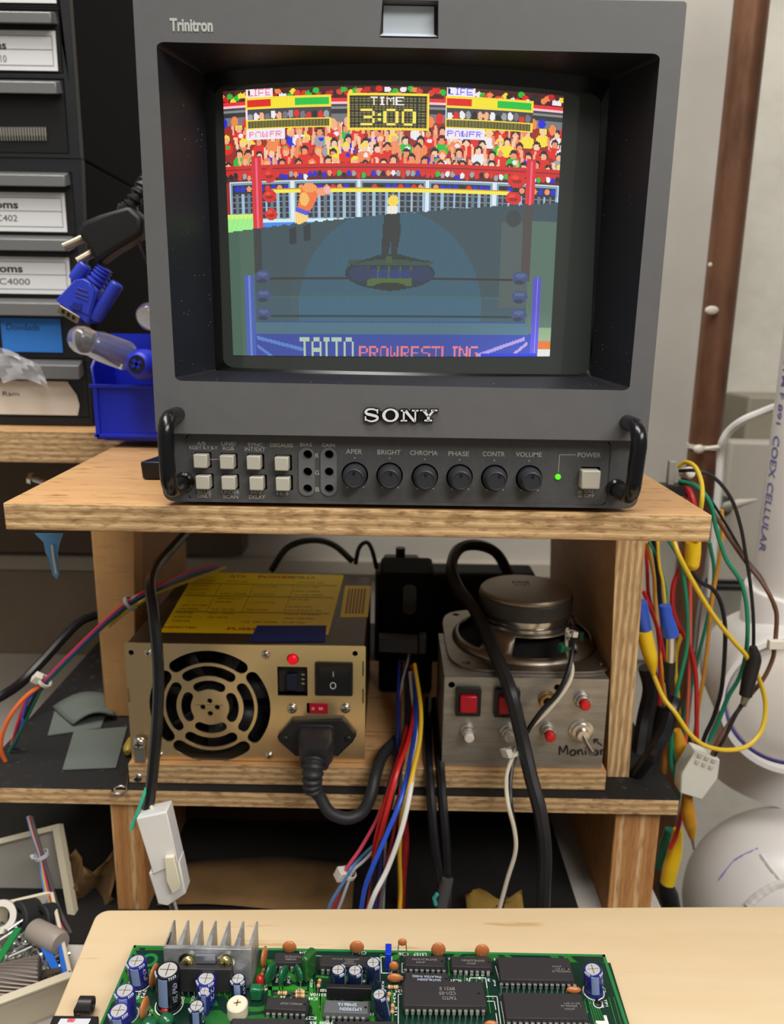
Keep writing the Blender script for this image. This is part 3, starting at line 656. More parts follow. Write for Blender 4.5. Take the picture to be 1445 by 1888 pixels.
# printed legends
tx = MB(); yl = YP_ - .00015
for s_, px, py, wpx, hpx in (('A/B', 371, 817.5, 16, 7), ('RGB/Y R-Y B-Y', 375, 825.5, 52, 7), ('LINE/', 421.5, 818, 27, 7.5), ('RGB', 421, 827, 21, 7), ('SYNC', 470.5, 820, 28, 7.5), ('INT/EXT', 470, 828.5, 38, 7.5), ('DEGAUSS', 519, 821, 42, 7),
        ('BIAS', 564, 820, 22, 7), ('GAIN', 605, 821, 24, 7), ('R', 584.5, 840, 7, 8.5), ('G', 584.5, 871.5, 7.5, 8.5), ('B', 585, 902.5, 7, 8.5), ('APER', 652.5, 832.5, 30, 9), ('BRIGHT', 717, 834, 43, 9), ('CHROMA', 781, 835, 51, 9), ('PHASE', 845.5, 836.5, 38, 9), ('CONTR', 910, 837, 41, 9), ('VOLUME', 974.5, 838, 48, 9), ('POWER', 1086, 839, 43, 9),
        ('ON', 1085, 905.5, 15, 6.5), ('OFF', 1086, 914, 19, 6.5), ('BLUE', 377, 907, 25, 7), ('ONLY', 377, 914.5, 26, 7), ('UNDER', 425, 907.5, 33, 7), ('SCAN', 425, 916, 28, 7), ('H/V', 473.5, 908, 20, 7.5), ('DELAY', 474, 916.5, 30, 7.5), ('16:9', 521, 910, 21, 7)):
    a = at(px, py, yl); u = m_per_px(a); tx.text(s_, a, (1, 0, 0), (0, 0, 1), h=hpx * u, w=wpx * u, bold=.012)
def rule(mb, a, c, wpx, Y=yl):
    p, q = at(*a, Y), at(*c, Y); n_ = V((-(q - p).z, 0, (q - p).x)).normalized() * wpx * .5 * m_per_px(p); mb.add([p + n_, p - n_, q - n_, q + n_], [(0, 1, 2, 3)])
rule(tx, (388, 847), (406, 847), 1.2); rule(tx, (1031, 838.5), (1061, 838.5), 1.2); rule(tx, (1031.5, 838), (1029, 871), 1.2)
for a, c in (((1065, 908), (1073, 908)), ((1067, 908), (1067, 905)), ((1071, 908), (1071, 905)), ((1067, 905), (1071, 905)), ((1065, 916), (1073, 916)), ((1067, 916), (1067, 911)), ((1071, 916), (1071, 911)), ((1067, 911), (1071, 911))): rule(tx, a, c, 1.1)
for k in knobs:
    for dx, dy in ((0, -32), (-14, 22), (16, 22)): rule(tx, (k[0] + dx - 1.2, k[1] + dy), (k[0] + dx + 1.2, k[1] + dy), 2.4)
tx.build('printed_legends', LT, panel)
# ---------------------------------------------------------------- power supply
YP = .442
BR = mat('satin_nickel_steel', (238, 212, 166), .27, .9, bump=(60, .05, .0004))
LID = mat('dull_steel_lid', (96, 84, 68), .42, .7, noise=20, rgb2=(80, 70, 56))
zb = ZL + .0137
ztp = xz(450, 1189, YP)[1]; x0 = xz(229, 1190, YP)[0]; x1 = xz(674, 1195, YP)[0]; zbt = zb + .0002
psu = thing('power_supply', 'steel computer power supply with yellow label and round fan grille', 'power supply', V(((x0 + x1) / 2, YP + .07, zbt)))
Zk = 3.0104
def zp(x, y): return xz(220 + x / Zk, 1000 + y / Zk, YP)
fc = zp(503, 915); K = .000363 * .93
def arcslot(cx, cz, r0, r1, a0, a1, n=14):
    rm, h = (r0 + r1) / 2, (r1 - r0) / 2; out = []
    for k in range(n + 1):
        t = math.radians(a0 + (a1 - a0) * k / n); out.append((cx + r1 * math.cos(t), cz + r1 * math.sin(t)))
    t = math.radians(a1); c_ = (cx + rm * math.cos(t), cz + rm * math.sin(t))
    for k in range(1, 6): q = t + math.pi * k / 6; out.append((c_[0] + h * math.cos(q), c_[1] + h * math.sin(q)))
    for k in range(n + 1):
        t = math.radians(a1 + (a0 - a1) * k / n); out.append((cx + r0 * math.cos(t), cz + r0 * math.sin(t)))
    t = math.radians(a0); c_ = (cx + rm * math.cos(t), cz + rm * math.sin(t))
    for k in range(1, 6): q = t + math.pi + math.pi * k / 6; out.append((c_[0] + h * math.cos(q), c_[1] + h * math.sin(q)))
    return out
s = m_per_px(at(387, 1304, YP)) / Zk
hol = []
for mid in (90, 0, 270, 180):
    hol.append(arcslot(*fc, 264 * s, 336 * s, mid - 37, mid + 37)); hol.append(arcslot(*fc, 186 * s, 246 * s, mid - 33, mid + 33)); hol.append(arcslot(*fc, 106 * s, 160 * s, mid - 28, mid + 28))
for dx, dz in ((40, 0), (-40, 0), (0, 38), (0, -38)): hol.append(circle(fc[0] + dx * s, fc[1] + dz * s, 15 * s, 14))
c = zp(65, 612); hol.append(circle(*c, .0017, 14)); c = zp(1308, 617); hol.append(circle(*c, .0017, 14)); c = zp(962, 648); hol.append(circle(*c, .0037, 20))
def zbx(xa, ya, xb, yb, r=.0003): a, c_ = zp(xa, yb), zp(xb, ya); return rrect(a[0], a[1], c_[0], c_[1], r, 1)
hol += [zbx(879, 692, 1043, 851), zbx(1040, 893, 1158, 949), zbx(1090, 670, 1292, 842)]
hol += [zbx(1348, 660, 1356, 745), zbx(1348, 812, 1356, 895), zbx(50, 812, 57, 888)]
MB().plate(rrect(x0, zbt, x1, ztp, .0008), hol, *XZ, (0, 1, 0), V((0, YP, 0)), .0012).build('front_plate', BR, psu, bevel=.0002, seg=1)
mb = MB(); t_ = .0012
mb.box((x0 + .001, YP + .0013, zbt), (x1 - .001, YP + .14, zbt + t_)).box((x0 + .001, YP + .0013, zbt + t_), (x0 + .001 + t_, YP + .14, ztp - .0022)).box((x1 - .001 - t_, YP + .0013, zbt + t_), (x1 - .001, YP + .14, ztp - .0022)).box((x0 + .0022, YP + .1388, zbt + t_), (x1 - .0022, YP + .14, ztp - .0022))
mb.build('casing', LID, psu)
MB().box((x0 + .001, YP + .0016, ztp - .0020), (x1 - .001, YP + .14, ztp - .0008)).build('lid', LID, psu, bevel=.0003)
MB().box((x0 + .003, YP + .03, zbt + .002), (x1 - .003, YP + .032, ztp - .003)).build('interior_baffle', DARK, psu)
# fan behind the grille
mb = MB()
for k in range(7):
    a = 2 * math.pi * k / 7; r0, r1 = .012, .0375
    P = [V((fc[0] + r * math.cos(a + q), YP + .008 + d_, fc[1] + r * math.sin(a + q))) for r, q, d_ in ((r0, 0, 0), (r1, .1, 0), (r1, .65, .012), (r0, .6, .012))]
    mb.add(P, [(0, 1, 2, 3)])
mb.lathe(V((fc[0], YP + .006, fc[1])), (0, 1, 0), [(0, .013), (.012, .013)], 24); mb.build('fan', BLACK, psu, solid=.0008)
def screw(c, r, m, parent, N=V((0, -1, 0)), name='screw', slot=True):
    x, y, a = frame(N); o = MB().lathe(c, N, [(-.0005, r), (r * .25, r), (r * .55, r * .75), (r * .65, r * .4), (r * .66, 0)], 20).build(name, m, parent, sharp=50)
    if slot:
        mb = MB(); top = V(c) + a * r * .62
        for q in (x, y): mb.obox(top, q * r * .55, a.cross(q) * r * .09, a * r * .08)
        mb.build('cross_slot', DARK, o)
    return o
for (x, y, r) in ((162, 612, .0025), (813, 622, .0027), (958, 921, .0032), (1255, 920, .0032), (832, 1183, .0026), (228, 1178, .0020)):
    q = zp(x, y); screw(V((q[0], YP, q[1])), r, STEEL, psu)
q = zp(962, 650); MB().lathe(V((q[0], YP, q[1])), (0, -1, 0), [(-.002, .0031), (.0010, .0031), (.0020, .0018), (.0023, 0)], 20).build('indicator_lamp', mat('red_lamp_lens', (225, 10, 40), .3, emit=(225, 0, 30), es=.5), psu)
a, c = zp(879, 851), zp(1043, 692); MB().box((a[0], YP + .006, a[1]), (c[0], YP + .008, c[1])).build('connector_recess', mat('recess_brown', (46, 40, 34), .7), psu)
a, c = zp(925, 830), zp(985, 740); MB().box((a[0], YP + .002, a[1]), (c[0], YP + .008, c[1])).build('small_connector', mat('navy_plastic', (16, 24, 52), .4), psu, bevel=.0004)
mb = MB()
for y in (750, 775, 800): q = zp(1015, y); mb.box((q[0] - .001, YP + .004, q[1] - .0006), (q[0] + .001, YP + .007, q[1] + .0006))
mb.build('solder_pins', STEEL, psu)
a, c = zp(1086, 845), zp(1296, 667); mb = MB().plate(rrect(a[0], a[1], c[0], c[1], .001), [rrect(a[0] + .0018, a[1] + .0018, c[0] - .0018, c[1] - .0018, .0006)], *XZ, (0, 1, 0), V((0, YP - .0014, 0)), .003)
fr = mb.build('rocker_switch', BLACK, psu, bevel=.0003)
xm, zm = (a[0] + c[0]) / 2, (a[1] + c[1]) / 2; hw, hh = (c[0] - a[0]) / 2 - .002, (c[1] - a[1]) / 2 - .002
MB().add([V((xm + i * hw, YP + dy, zm + j * hh)) for i in (-1, 1) for j, dy in ((1, .0005), (.0, .0002), (-1, -.003), (-1, .004), (1, .004))], [(0, 1, 6, 5), (1, 2, 7, 6), (2, 3, 8, 7), (0, 5, 9, 4), (0, 4, 3, 2, 1), (5, 6, 7, 8, 9)]).build('rocker', mat('rocker_black', (14, 14, 15), .25), fr)
mb = MB(); q = zp(1187, 731); mb.box((q[0] - .0002, YP - .0004, q[1] - .0017), (q[0] + .0002, YP - .0001, q[1] + .0017))
q = zp(1187, 787); o2 = circle(q[0], q[1], .0019, 20, .0023); mb.plate(o2, [circle(q[0], q[1], .0014, 20, .0018)], *XZ, (0, 1, 0), V((0, YP - .0022, 0)), .0002); mb.build('switch_marks', mat('mark_white', (210, 210, 208), .5), fr)
a, c = zp(1055, 949), zp(1158, 893); rs_ = MB().box((a[0], YP - .0004, a[1]), (c[0], YP + .004, c[1])).build('voltage_selector', mat('red_switch_plastic', (170, 20, 38), .35), psu, bevel=.0003)
mb = MB()
for x, w_ in ((1075, .0009), (1118, .0013)): q = zp(x, 921); mb.box((q[0] - w_, YP - .0006, q[1] - .0009), (q[0] + w_, YP - .0003, q[1] + .0009))
mb.build('selector_digits', mat('pale_pink_print', (225, 130, 140), .5), rs_)
# mains inlet flange
ol = [zp(*p) for p in ((885, 1065), (960, 985), (1240, 980), (1312, 1060), (1300, 1085), (1215, 1165), (985, 1165), (890, 1085))]
fl = MB().plate([(p[0], p[1]) for p in ol], [], *XZ, (0, -1, 0), V((0, YP - .0001, 0)), .0035).build('mains_inlet', mat('inlet_black', (34, 34, 36), .45), psu, bevel=.0006)
for x, y in ((925, 1072), (1272, 1072)): q = zp(x, y); screw(V((q[0], YP - .0036, q[1])), .0022, C((40, 38, 38), .4), fl)
# labels on the lid
zl = ztp - .0007
def onz(pts, z=zl): return [atz(px, py, z) for px, py in pts]
YL = mat('yellow_label', (252, 224, 0), .5)
lab = onz([(295, 1166), (605, 1170), (634, 1060), (360, 1055)]); MB().add(lab, [(0, 1, 2, 3)]).build('yellow_label', YL, psu)
lab2 = onz([(627, 1138), (678, 1138), (684, 1080), (636, 1080)]); MB().add(lab2, [(0, 1, 2, 3)]).build('yellow_sticker', YL, psu)
MB().add(onz([(459, 1183), (599, 1183), (602, 1153), (474, 1153)], zl + .0003), [(0, 1, 2, 3)]).build('blue_tape', mat('blue_masking_tape', (22, 44, 128), .7), psu)
def lq(u, v, q=lab): return q[0] * (1 - u) * (1 - v) + q[1] * u * (1 - v) + q[2] * u * v + q[3] * (1 - u) * v + V((0, 0, .0001))
mb = MB(); mr = MB(); U = (lab[3] - lab[0]); Xd = (lab[1] - lab[0]); Ud = Xd.cross(V((0, 0, 1))) * -1
rr = random.Random(3)
for i, v_ in enumerate([.83, .74, .67, .6, .52, .46, .4, .34, .28, .22, .16]):
    for (u0, u1) in ((.03, .2), (.23, .42), (.45, .68), (.7, .94)):
        if v_ < .55 and u0 > .4 and v_ > .2: u0, u1 = u0, u1 - .02
        if rr.random() < .22: continue
        e = u0 + (u1 - u0) * rr.uniform(.55, 1); mb.text(rr.choice(['+12V', '-5V  0.3A', 'AC INPUT', '115V  230V', 'MAX', 'DC OUTPUT', '+3.3V  +5V', 'CAUTION', 'TOTAL POWER']) + ' ' + '12345678'[:rr.randint(3, 7)], lq((u0 + e) / 2, v_), Xd, Ud, h=.0026 * rr.uniform(.8, 1.2), w=(e - u0) * Xd.length)
for v_ in (.78, .56, .3): mb.add([lq(.02, v_ - .004), lq(.97, v_ - .004), lq(.97, v_ + .004), lq(.02, v_ + .004)], [(0, 1, 2, 3)])
for u_ in (.21, .43, .69): mb.add([lq(u_ - .001, .3), lq(u_ + .001, .3), lq(u_ + .001, .78), lq(u_ - .001, .78)], [(0, 1, 2, 3)])
mb.build('label_small_print', mat('print_dark', (58, 48, 10), .6), psu)
PRD = mat('print_red', (200, 60, 20), .6)
for s_, u_, v_, h_, w_ in (('POWER', .555, .93, .0060, .028), ('ATX', .30, .93, .005, .014), ('FUSED', .49, .06, .0045, .022), ('INSPECTED', .1, .07, .003, .022)): MB().text(s_, lq(u_, v_), Xd, Ud, h=h_, w=w_, bold=.03).build('red_lettering', PRD, psu)
PBR = mat('print_brown', (150, 110, 20), .6); MB().text('PRO', lq(.74, .93), Xd, Ud, h=.0060, w=.017, bold=.01).build('brown_lettering', PBR, psu)
mk = MB()
for i in range(6): mk.add([lq(.15 + i * .12, .1, lab2), lq(.22 + i * .12, .1, lab2), lq(.22 + i * .12, .9, lab2), lq(.15 + i * .12, .9, lab2)], [(0, 1, 2, 3)])
mk.build('sticker_print', PBR, psu)
# bracket at its lower left corner
br = thing('corner_bracket', 'small steel bracket screwed beside the power supply and onto the base board', 'bracket', at(253, 1400, YP - .004))
q0, q1 = at(245, 1362, YP - .0035), at(265, 1452, YP - .0035)
MB().box((q0.x, YP - .0035, q1.z + .001), (q0.x + .0068, YP - .0023, q0.z)).build('plate', mat('zinc', (150, 150, 148), .4, .8), br, bevel=.0003)
screw(at(257, 1370, YP - .0036), .0040, STEEL, br); screw(at(255, 1432, YP - .0036), .0034, STEEL, br)

# mains plug and its cable
PC = mat('rubbery_charcoal', (40, 41, 44), .5, bump=(300, .2, .0004))
lead = thing('mains_lead', 'black mains lead plugged into the front of the power supply', 'cable', at(585, 1380, YP - .03))
ym = YP - .0036
def zq(x, y, Y): p = at(220 + x / Zk, 1000 + y / Zk, Y); return p
mb = MB()
secs = [((1090, 1075), ym, 15.5, 10), ((1092, 1110), ym - .008, 15.5, 10), ((1092, 1160), ym - .017, 14.5, 10.5), ((1085, 1205), ym - .024, 11, 9.5)]
vs = []
for (cxy, Y, hw_, hh_) in secs:
    c_ = zq(*cxy, Y)
    for px, pz in rrect(-hw_, -hh_, hw_, hh_, 3.5, 3): vs.append(c_ + V((px, 0, pz)) * .00070)
nn = len(rrect(-1, -1, 1, 1, .1, 3))
mb.add(vs, [(i * nn + k, i * nn + (k + 1) % nn, (i + 1) * nn + (k + 1) % nn, (i + 1) * nn + k) for i in range(3) for k in range(nn)] + [tuple(range(nn)), tuple(3 * nn + k for k in range(nn - 1, -1, -1))])
mb.build('plug_body', PC, lead, bevel=.0006)
path = [zq(1082, 1210, ym - .024), zq(1075, 1260, ym - .028), zq(1070, 1330, ym - .029), zq(1078, 1385, ym - .029)]
rr_ = []; P = catmull(path, 8)
for i in range(len(P)): rr_.append(.0068 - .0020 * i / len(P) + (.0006 if (i // 2) % 2 else -.0004))
MB().tube(P, rr_, 14).build('strain_relief', PC, lead)
MB().tube(catmull([zq(1078, 1375, ym - .029)] + tw([(590, 1470, .410), (608, 1498, .408), (640, 1509, .409), (668, 1497, .412), (684, 1465, .416), (692, 1430, .424), (704, 1395, .44), (726, 1370, .46), (760, 1340, .50), (790, 1320, .56)]), 8), .0037, 12).build('cable', PC, lead)
# ---------------------------------------------------------------- button box with loudspeaker
YB = .440; Zb = 2.5804
def zz(x, y, Y=YB): return at(660 + x / Zb, 980 + y / Zb, Y)
bx0, bx1 = at(817, 1320, YB).x, at(1116, 1330, YB).x; bt = at(960, 1250, YB).z; bb = ZL + .0137
box = thing('control_box', 'grey sheet metal button box with handwritten Monitor note', 'control box', V(((bx0 + bx1) / 2, YB + .04, bb)))
GM = mat('brushed_sheet_metal', (168, 164, 158), .42, .75, noise=30, rgb2=(146, 142, 136), stretch=(1, 4, 8))
pt = [zz(445, 730), zz(948, 742)]
hs = [circle(p.x, p.z, .0021, 16) for p in pt]
hs += [rrect(p.x - .0065, p.z - .0078, p.x + .0065, p.z + .0078, .001, 2) for p in (zz(522, 802), zz(705, 808))]
for p in (zz(522, 958), zz(712, 958), zz(903, 800), zz(1065, 810), zz(900, 955), zz(1062, 955)): hs.append(circle(p.x, p.z, .0034, 18))
mb = MB().plate(rrect(bx0, bb, bx1, bt, .0004, 1), hs, *XZ, (0, 1, 0), V((0, YB, 0)), .0012)
mb.build('front_plate', GM, box, bevel=.0002)
MB().box((bx0, YB + .0013, bt - .0012), (bx1, YB + .07, bt)).box((bx0, YB + .0013, bb), (bx0 + .0012, YB + .07, bt - .0013)).box((bx1 - .0012, YB + .0013, bb), (bx1, YB + .07, bt - .0013)).build('casing', GM, box)
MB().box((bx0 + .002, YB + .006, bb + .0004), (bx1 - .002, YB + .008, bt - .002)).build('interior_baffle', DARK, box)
# two square red push keys, each in a black frame
RD = mat('red_key_plastic', (172, 16, 36), .3)
for x, y in ((522, 802), (705, 808)):
    p = zz(x, y); f_ = MB().plate(rrect(p.x - .0078, p.z - .0092, p.x + .0078, p.z + .0092, .001, 2), [rrect(p.x - .0056, p.z - .0062, p.x + .0056, p.z + .0060, .0006, 2)], *XZ, (0, 1, 0), V((0, YB - .0035, 0)), .0045).build('square_switch', BLACK, box, bevel=.0005)
    MB().box((p.x - .0053, YB - .0062, p.z - .0060), (p.x + .0053, YB + .003, p.z + .0055)).build('red_key', RD, f_, bevel=.0010)
CHR = mat('worn_chrome', (206, 200, 190), .28, .95)
def round_button(p, m, name='push_button'):
    n_ = MB(); ax = V((0, -1, 0)); n_.lathe(V((p.x, YB, p.z)), ax, [(-.002, .0042), (.0006, .0052), (.0014, .0052), (.0018, .0044), (.0050, .0044), (.0054, .0036), (.0040, .0034)], 24)
    o = n_.build(name, CHR, box, sharp=30)
    MB().lathe(V((p.x, YB, p.z)), ax, [(.001, .0032), (.0088, .0031), (.0096, .0024), (.0098, 0)], 20).build('button_cap', m, o); return o
WH = mat('white_button', (215, 208, 196), .4); RB = mat('bright_red_button', (205, 26, 24), .35)
for x, y, m_ in ((522, 950, WH), (712, 950, WH), (1066, 800, RB), (903, 948, RB)): round_button(zz(x, y), m_)
p = zz(898, 800); o = MB().lathe(V((p.x, YB, p.z)), (0, -1, 0), [(-.001, .0055), (.001, .0055), (.0014, .0046), (.0035, .0046), (.0036, .003), (.0025, .0028)], 24).build('headphone_socket', mat('tarnished_brass', (170, 140, 90), .35, .9), box, sharp=30)
MB().lathe(V((p.x, YB - .0024, p.z)), (0, -1, 0), [(0, .0027), (.0002, .0027)], 16).build('socket_hole', DARK, o)
p = zz(1060, 950); o = MB().lathe(V((p.x, YB, p.z)), (0, -1, 0), [(-.001, .0078), (.0008, .0078), (.0012, .0062), (.003, .0062), (.0034, .0040), (.007, .0038), (.0072, .0026)], 24).build('toggle_switch', CHR, box, sharp=30)
MB().tube([V((p.x, YB - .006, p.z)), V((p.x + .001, YB - .012, p.z - .002)), V((p.x + .0028, YB - .019, p.z - .0045))], [.0013, .0013, .0020], 12).build('toggle_lever', STEEL, o)
# handwriting
INK = mat('marker_ink', (36, 32, 34), .7); mb = MB()
def pen(pts, r=.0005): mb.tube(catmull([zz(x, y, YB - .0003) for x, y in pts], 4), r, 6)
for s_ in ([(958, 1062), (960, 1022), (975, 1050), (992, 1018), (998, 1060)], [(1022, 1040), (1010, 1048), (1014, 1064), (1030, 1062), (1036, 1046), (1022, 1040)], [(1046, 1040), (1048, 1062)], [(1048, 1048), (1062, 1038), (1070, 1062)], [(1082, 1042), (1084, 1062)], [(1081, 1030), (1082, 1032)], [(1102, 1022), (1104, 1064)], [(1092, 1040), (1116, 1036)],
           [(1136, 1042), (1122, 1044), (1120, 1060), (1134, 1064), (1142, 1048)], [(1138, 1040), (1142, 1062)], [(1154, 1040), (1156, 1062)], [(1155, 1046), (1166, 1038)], [(1160, 1018), (1126, 992)], [(1124, 1006), (1124, 990), (1142, 990)]): pen(s_)
mb.build('handwritten_note', INK, box)
# loudspeaker lying face down on the box
sp_o = atz(660 + 815 / Zb, 980 + 700 / Zb, bt + .0006)
Ys = .500; ox = at(968, 1110, Ys).x
zs0 = bt + .0004
SPK = mat('dull_zinc_speaker', (150, 140, 126), .38, .9, noise=40, rgb2=(120, 110, 98))
spk = thing('loudspeaker', 'open-frame loudspeaker lying face down on the metal button box', 'loudspeaker', V((ox, Ys, zs0)))
o_ = V((ox, Ys, zs0)); out = []
for k in range(64):
    t = 2 * math.pi * k / 64; c_, s_ = math.cos(t), math.sin(t); r = .054; q = (abs(c_) ** 5 + abs(s_) ** 5) ** (-1 / 5); out.append((r * q * c_, r * q * s_))
hs = [circle(i * .043, j * .043, .0026, 14) for i in (-1, 1) for j in (-1, 1)]
MB().plate(out, hs, (1, 0, 0), (0, 1, 0), (0, 0, 1), o_, .0015).build('mounting_flange', SPK, spk, bevel=.0004)
n_ = 48; prof = [(.0015, .049), (.003, .0485), (.0045, .047), (.006, .045), (.008, .042), (.012, .038), (.0155, .0345), (.016, .031)]
vs, fs = [], []
for h, r in prof:
    for k in range(n_): t = 2 * math.pi * (k + .5) / n_; vs.append(o_ + V((r * math.cos(t), r * math.sin(t), h)))
for i in range(len(prof) - 1):
    for k in range(n_):
        a = (k + 6) % 12; window = 3 <= i <= 5 and a not in (0, 1, 2, 11)
        if not window: fs.append((i * n_ + k, i * n_ + (k + 1) % n_, (i + 1) * n_ + (k + 1) % n_, (i + 1) * n_ + k))
MB().add(vs, fs).build('basket', SPK, spk, sharp=60, solid=.0008)
MB().lathe(o_, (0, 0, 1), [(.0018, .045), (.0145, .018)], 40, cap=False).build('cone', mat('black_paper_cone', (14, 13, 13), .9), spk)
MB().lathe(o_, (0, 0, 1), [(.016, .0312), (.0185, .0312), (.0190, .029), (.0205, .029), (.0210, .0305), (.0235, .0305)], 48).build('yoke', mat('polished_yoke', (176, 172, 168), .2, .95), spk)
MB().lathe(o_, (0, 0, 1), [(.0237, .0315), (.0345, .0315)], 48).build('magnet', mat('ferrite_grey', (62, 58, 54), .5), spk, bevel=.0008)
MB().lathe(o_, (0, 0, 1), [(.0347, .0308), (.0362, .0308), (.0374, .0298), (.0377, .0280)], 48).build('back_plate', mat('back_plate_steel', (150, 138, 122), .42, .85), spk)
mb = MB(); mb.text('5W8', o_ + V((-.002, .012, .0379)), (1, 0, 0), (0, 1, 0), h=.004, w=.012); mb.text('2101', o_ + V((-.002, .006, .0379)), (1, 0, 0), (0, 1, 0), h=.003, w=.01); mb.build('stamped_number', mat('stamp_ink', (70, 62, 52), .7), spk)
MB().obox(o_ + V((.034, -.022, .012)), (.0014, 0, 0), (0, .001, 0), (0, 0, .003)).build('terminal_tag', mat('tag_green', (26, 84, 56), .5), spk)

# black junction box, switch strip and dark adapters behind, in the gap between supply and box
jb = thing('power_strip', 'dark power strip with a rocker standing in the gap right of the power supply', 'power strip', V((at(750, 1200, .54).x, .55, ZL)))
a, c = at(700, 1060, .54), at(802, 1060, .54)
MB().box((a.x, .54, ZL + .0138), (c.x, .585, at(740, 1058, .54).z)).build('housing', mat('soot_black', (9, 9, 9), .85, spec=.2), jb, bevel=.003)
q = at(755, 1098, .539); MB().plate(rrect(q.x - .005, q.z - .014, q.x + .005, q.z + .009, .004), [], *XZ, (0, -1, 0), V((0, .5399, 0)), .003).build('rocker', mat('dim_grey_rocker', (46, 45, 44), .4), jb, bevel=.0005)
a = at(695, 1030, .56); jj = MB().box((a.x + .004, .59, ZL + .0138), (a.x + .034, .62, at(740, 1033, .6).z)).build('adapter_box', BLACK, None, bevel=.003); tag(jj, 'black plug-in adapter standing behind the dark power strip', 'adapter')
MB().tube([V((a.x + .018, .60, jj.dimensions.z * 0 + at(740, 1033, .6).z)), V((a.x + .018, .60, at(740, 1010, .6).z))], .004, 10).build('plug_post', BLACK, jj)
o = MB().box((at(690, 1060, .60).x, .625, ZL + .0003), (at(1000, 1060, .60).x, .655, at(800, 1056, .625).z)).build('dark_bay_filler', mat('bay_filler_black', (18, 17, 16), .8), None, bevel=.003); tag(o, 'added matt black filler darkening the back of the shelf bay behind the loudspeaker', 'enclosure')  # added dark box closing the bay's back, where light leaked in
cl_ = thing('wire_connector', 'dark rectangular connector from which the coloured wires hang', 'connector', at(728, 1185, .50))
c_ = at(734, 1186, .497); MB().obox(c_, (.0135, 0, -.0006), (0, .006, 0), (0, 0, .0048)).build('shell', mat('charcoal_shell', (36, 34, 38), .5), cl_, bevel=.0006)
MB().obox(c_ + V((.0165, .001, 0)), (.0025, 0, 0), (0, .006, 0), (0, 0, .0056)).build('end_cap', BLACK, cl_, bevel=.0004)

# ---------------------------------------------------------------- wires under the shelf
def col(rgb, rough=.38): return C(rgb, rough)
HAR = 'wires hanging from the dark connector'
bundle = [
 ('red wire in the middle of the hanging bundle', (205, 40, 34), 4.6, [(762, 1230, .50), (764, 1300, .47), (754, 1360, .44), (733, 1420, .41), (712, 1500, .40), (697, 1560, .40), (690, 1600, .40), (680, 1690, .40)]),
 ('second red wire beside the red one in the hanging bundle', (196, 34, 30), 4.2, [(758, 1228, .505), (756, 1300, .475), (746, 1362, .445), (728, 1420, .415), (707, 1492, .405), (690, 1560, .405), (686, 1620, .41), (676, 1690, .41)]),
 ('blue wire curving in front of the hanging bundle', (40, 84, 205), 4.6, [(764, 1240, .49), (766, 1330, .455), (756, 1400, .425), (740, 1470, .40), (712, 1540, .39), (686, 1600, .385), (672, 1640, .385), (664, 1690, .385)]),
 ('yellow wire on the right of the hanging bundle', (226, 186, 46), 4.4, [(764, 1225, .49), (775, 1300, .455), (774, 1360, .43), (762, 1420, .41), (750, 1470, .40), (740, 1510, .40), (736, 1570, .41), (738, 1640, .42), (736, 1690, .42)]),
 ('white wire crossing the hanging bundle to its lower right', (226, 224, 216), 4.8, [(756, 1240, .495), (766, 1340, .455), (762, 1410, .42), (756, 1460, .40), (740, 1530, .39), (715, 1600, .385), (690, 1650, .38), (676, 1690, .38)]),
 ('black wire between the red and blue wires of the bundle', (26, 26, 30), 4.4, [(752, 1230, .50), (752, 1330, .46), (742, 1400, .43), (728, 1450, .41), (706, 1540, .40), (690, 1600, .395), (682, 1690, .395)]),
 ('thin grey wire behind the white one in the bundle', (96, 98, 100), 3.2, [(748, 1235, .505), (745, 1320, .47), (738, 1400, .44), (742, 1480, .41), (735, 1550, .40), (712, 1610, .395), (698, 1690, .395)]),
 ('dark blue wire at the left of the bundle', (28, 40, 110), 3.6, [(736, 1218, .505), (733, 1290, .48), (733, 1340, .46), (730, 1400, .44), (716, 1450, .42), (702, 1520, .41), (700, 1600, .41), (690, 1690, .41)]),
 ('maroon wire near the back of the bundle', (110, 24, 32), 3.2, [(746, 1225, .51), (748, 1310, .48), (742, 1390, .45), (736, 1460, .43), (724, 1540, .42), (706, 1620, .41), (696, 1690, .41)]),
 ('brown wire tight behind the yellow one', (110, 74, 46), 3.0, [(744, 1218, .51), (742, 1290, .48), (740, 1350, .46), (738, 1420, .44), (737, 1500, .43), (735, 1600, .43), (738, 1690, .43)]),
 ('pale lilac wire rising thinly to the connector', (150, 140, 150), 2.4, [(755, 1200, .50), (750, 1225, .50), (741, 1260, .49), (737, 1320, .475), (730, 1390, .45), (722, 1440, .43), (712, 1520, .42), (706, 1690, .42)]),
]
for lb, c_, r_w, pts in bundle: wire('hookup_wire', lb, 'wire', pts, .4, r_w, col(c_))
side = [
 ('pink wire splitting off to the left through the tie', (205, 70, 96), 3.4, [(722, 1435, .425), (712, 1475, .415), (690, 1520, .41), (664, 1565, .405), (640, 1600, .40), (628, 1630, .40), (614, 1690, .40)]),
 ('orange wire splitting off to the left with the pink one', (215, 96, 50), 3.0, [(720, 1440, .43), (706, 1480, .42), (692, 1515, .415), (668, 1560, .41), (642, 1598, .405), (622, 1640, .405), (606, 1690, .405)]),
 ('slate blue wire through the tie at lower left', (84, 128, 176), 3.4, [(693, 1555, .415), (668, 1578, .41), (648, 1600, .40), (634, 1625, .397), (612, 1660, .395), (600, 1690, .395)]),
 ('pale grey wire through the tie at lower left', (170, 172, 172), 3.0, [(696, 1560, .41), (672, 1586, .405), (650, 1606, .40), (640, 1632, .397), (630, 1660, .395), (618, 1690, .395)]),
]
for lb, c_, r_w, pts in side: wire('hookup_wire', lb, 'wire', pts, .4, r_w, col(c_))
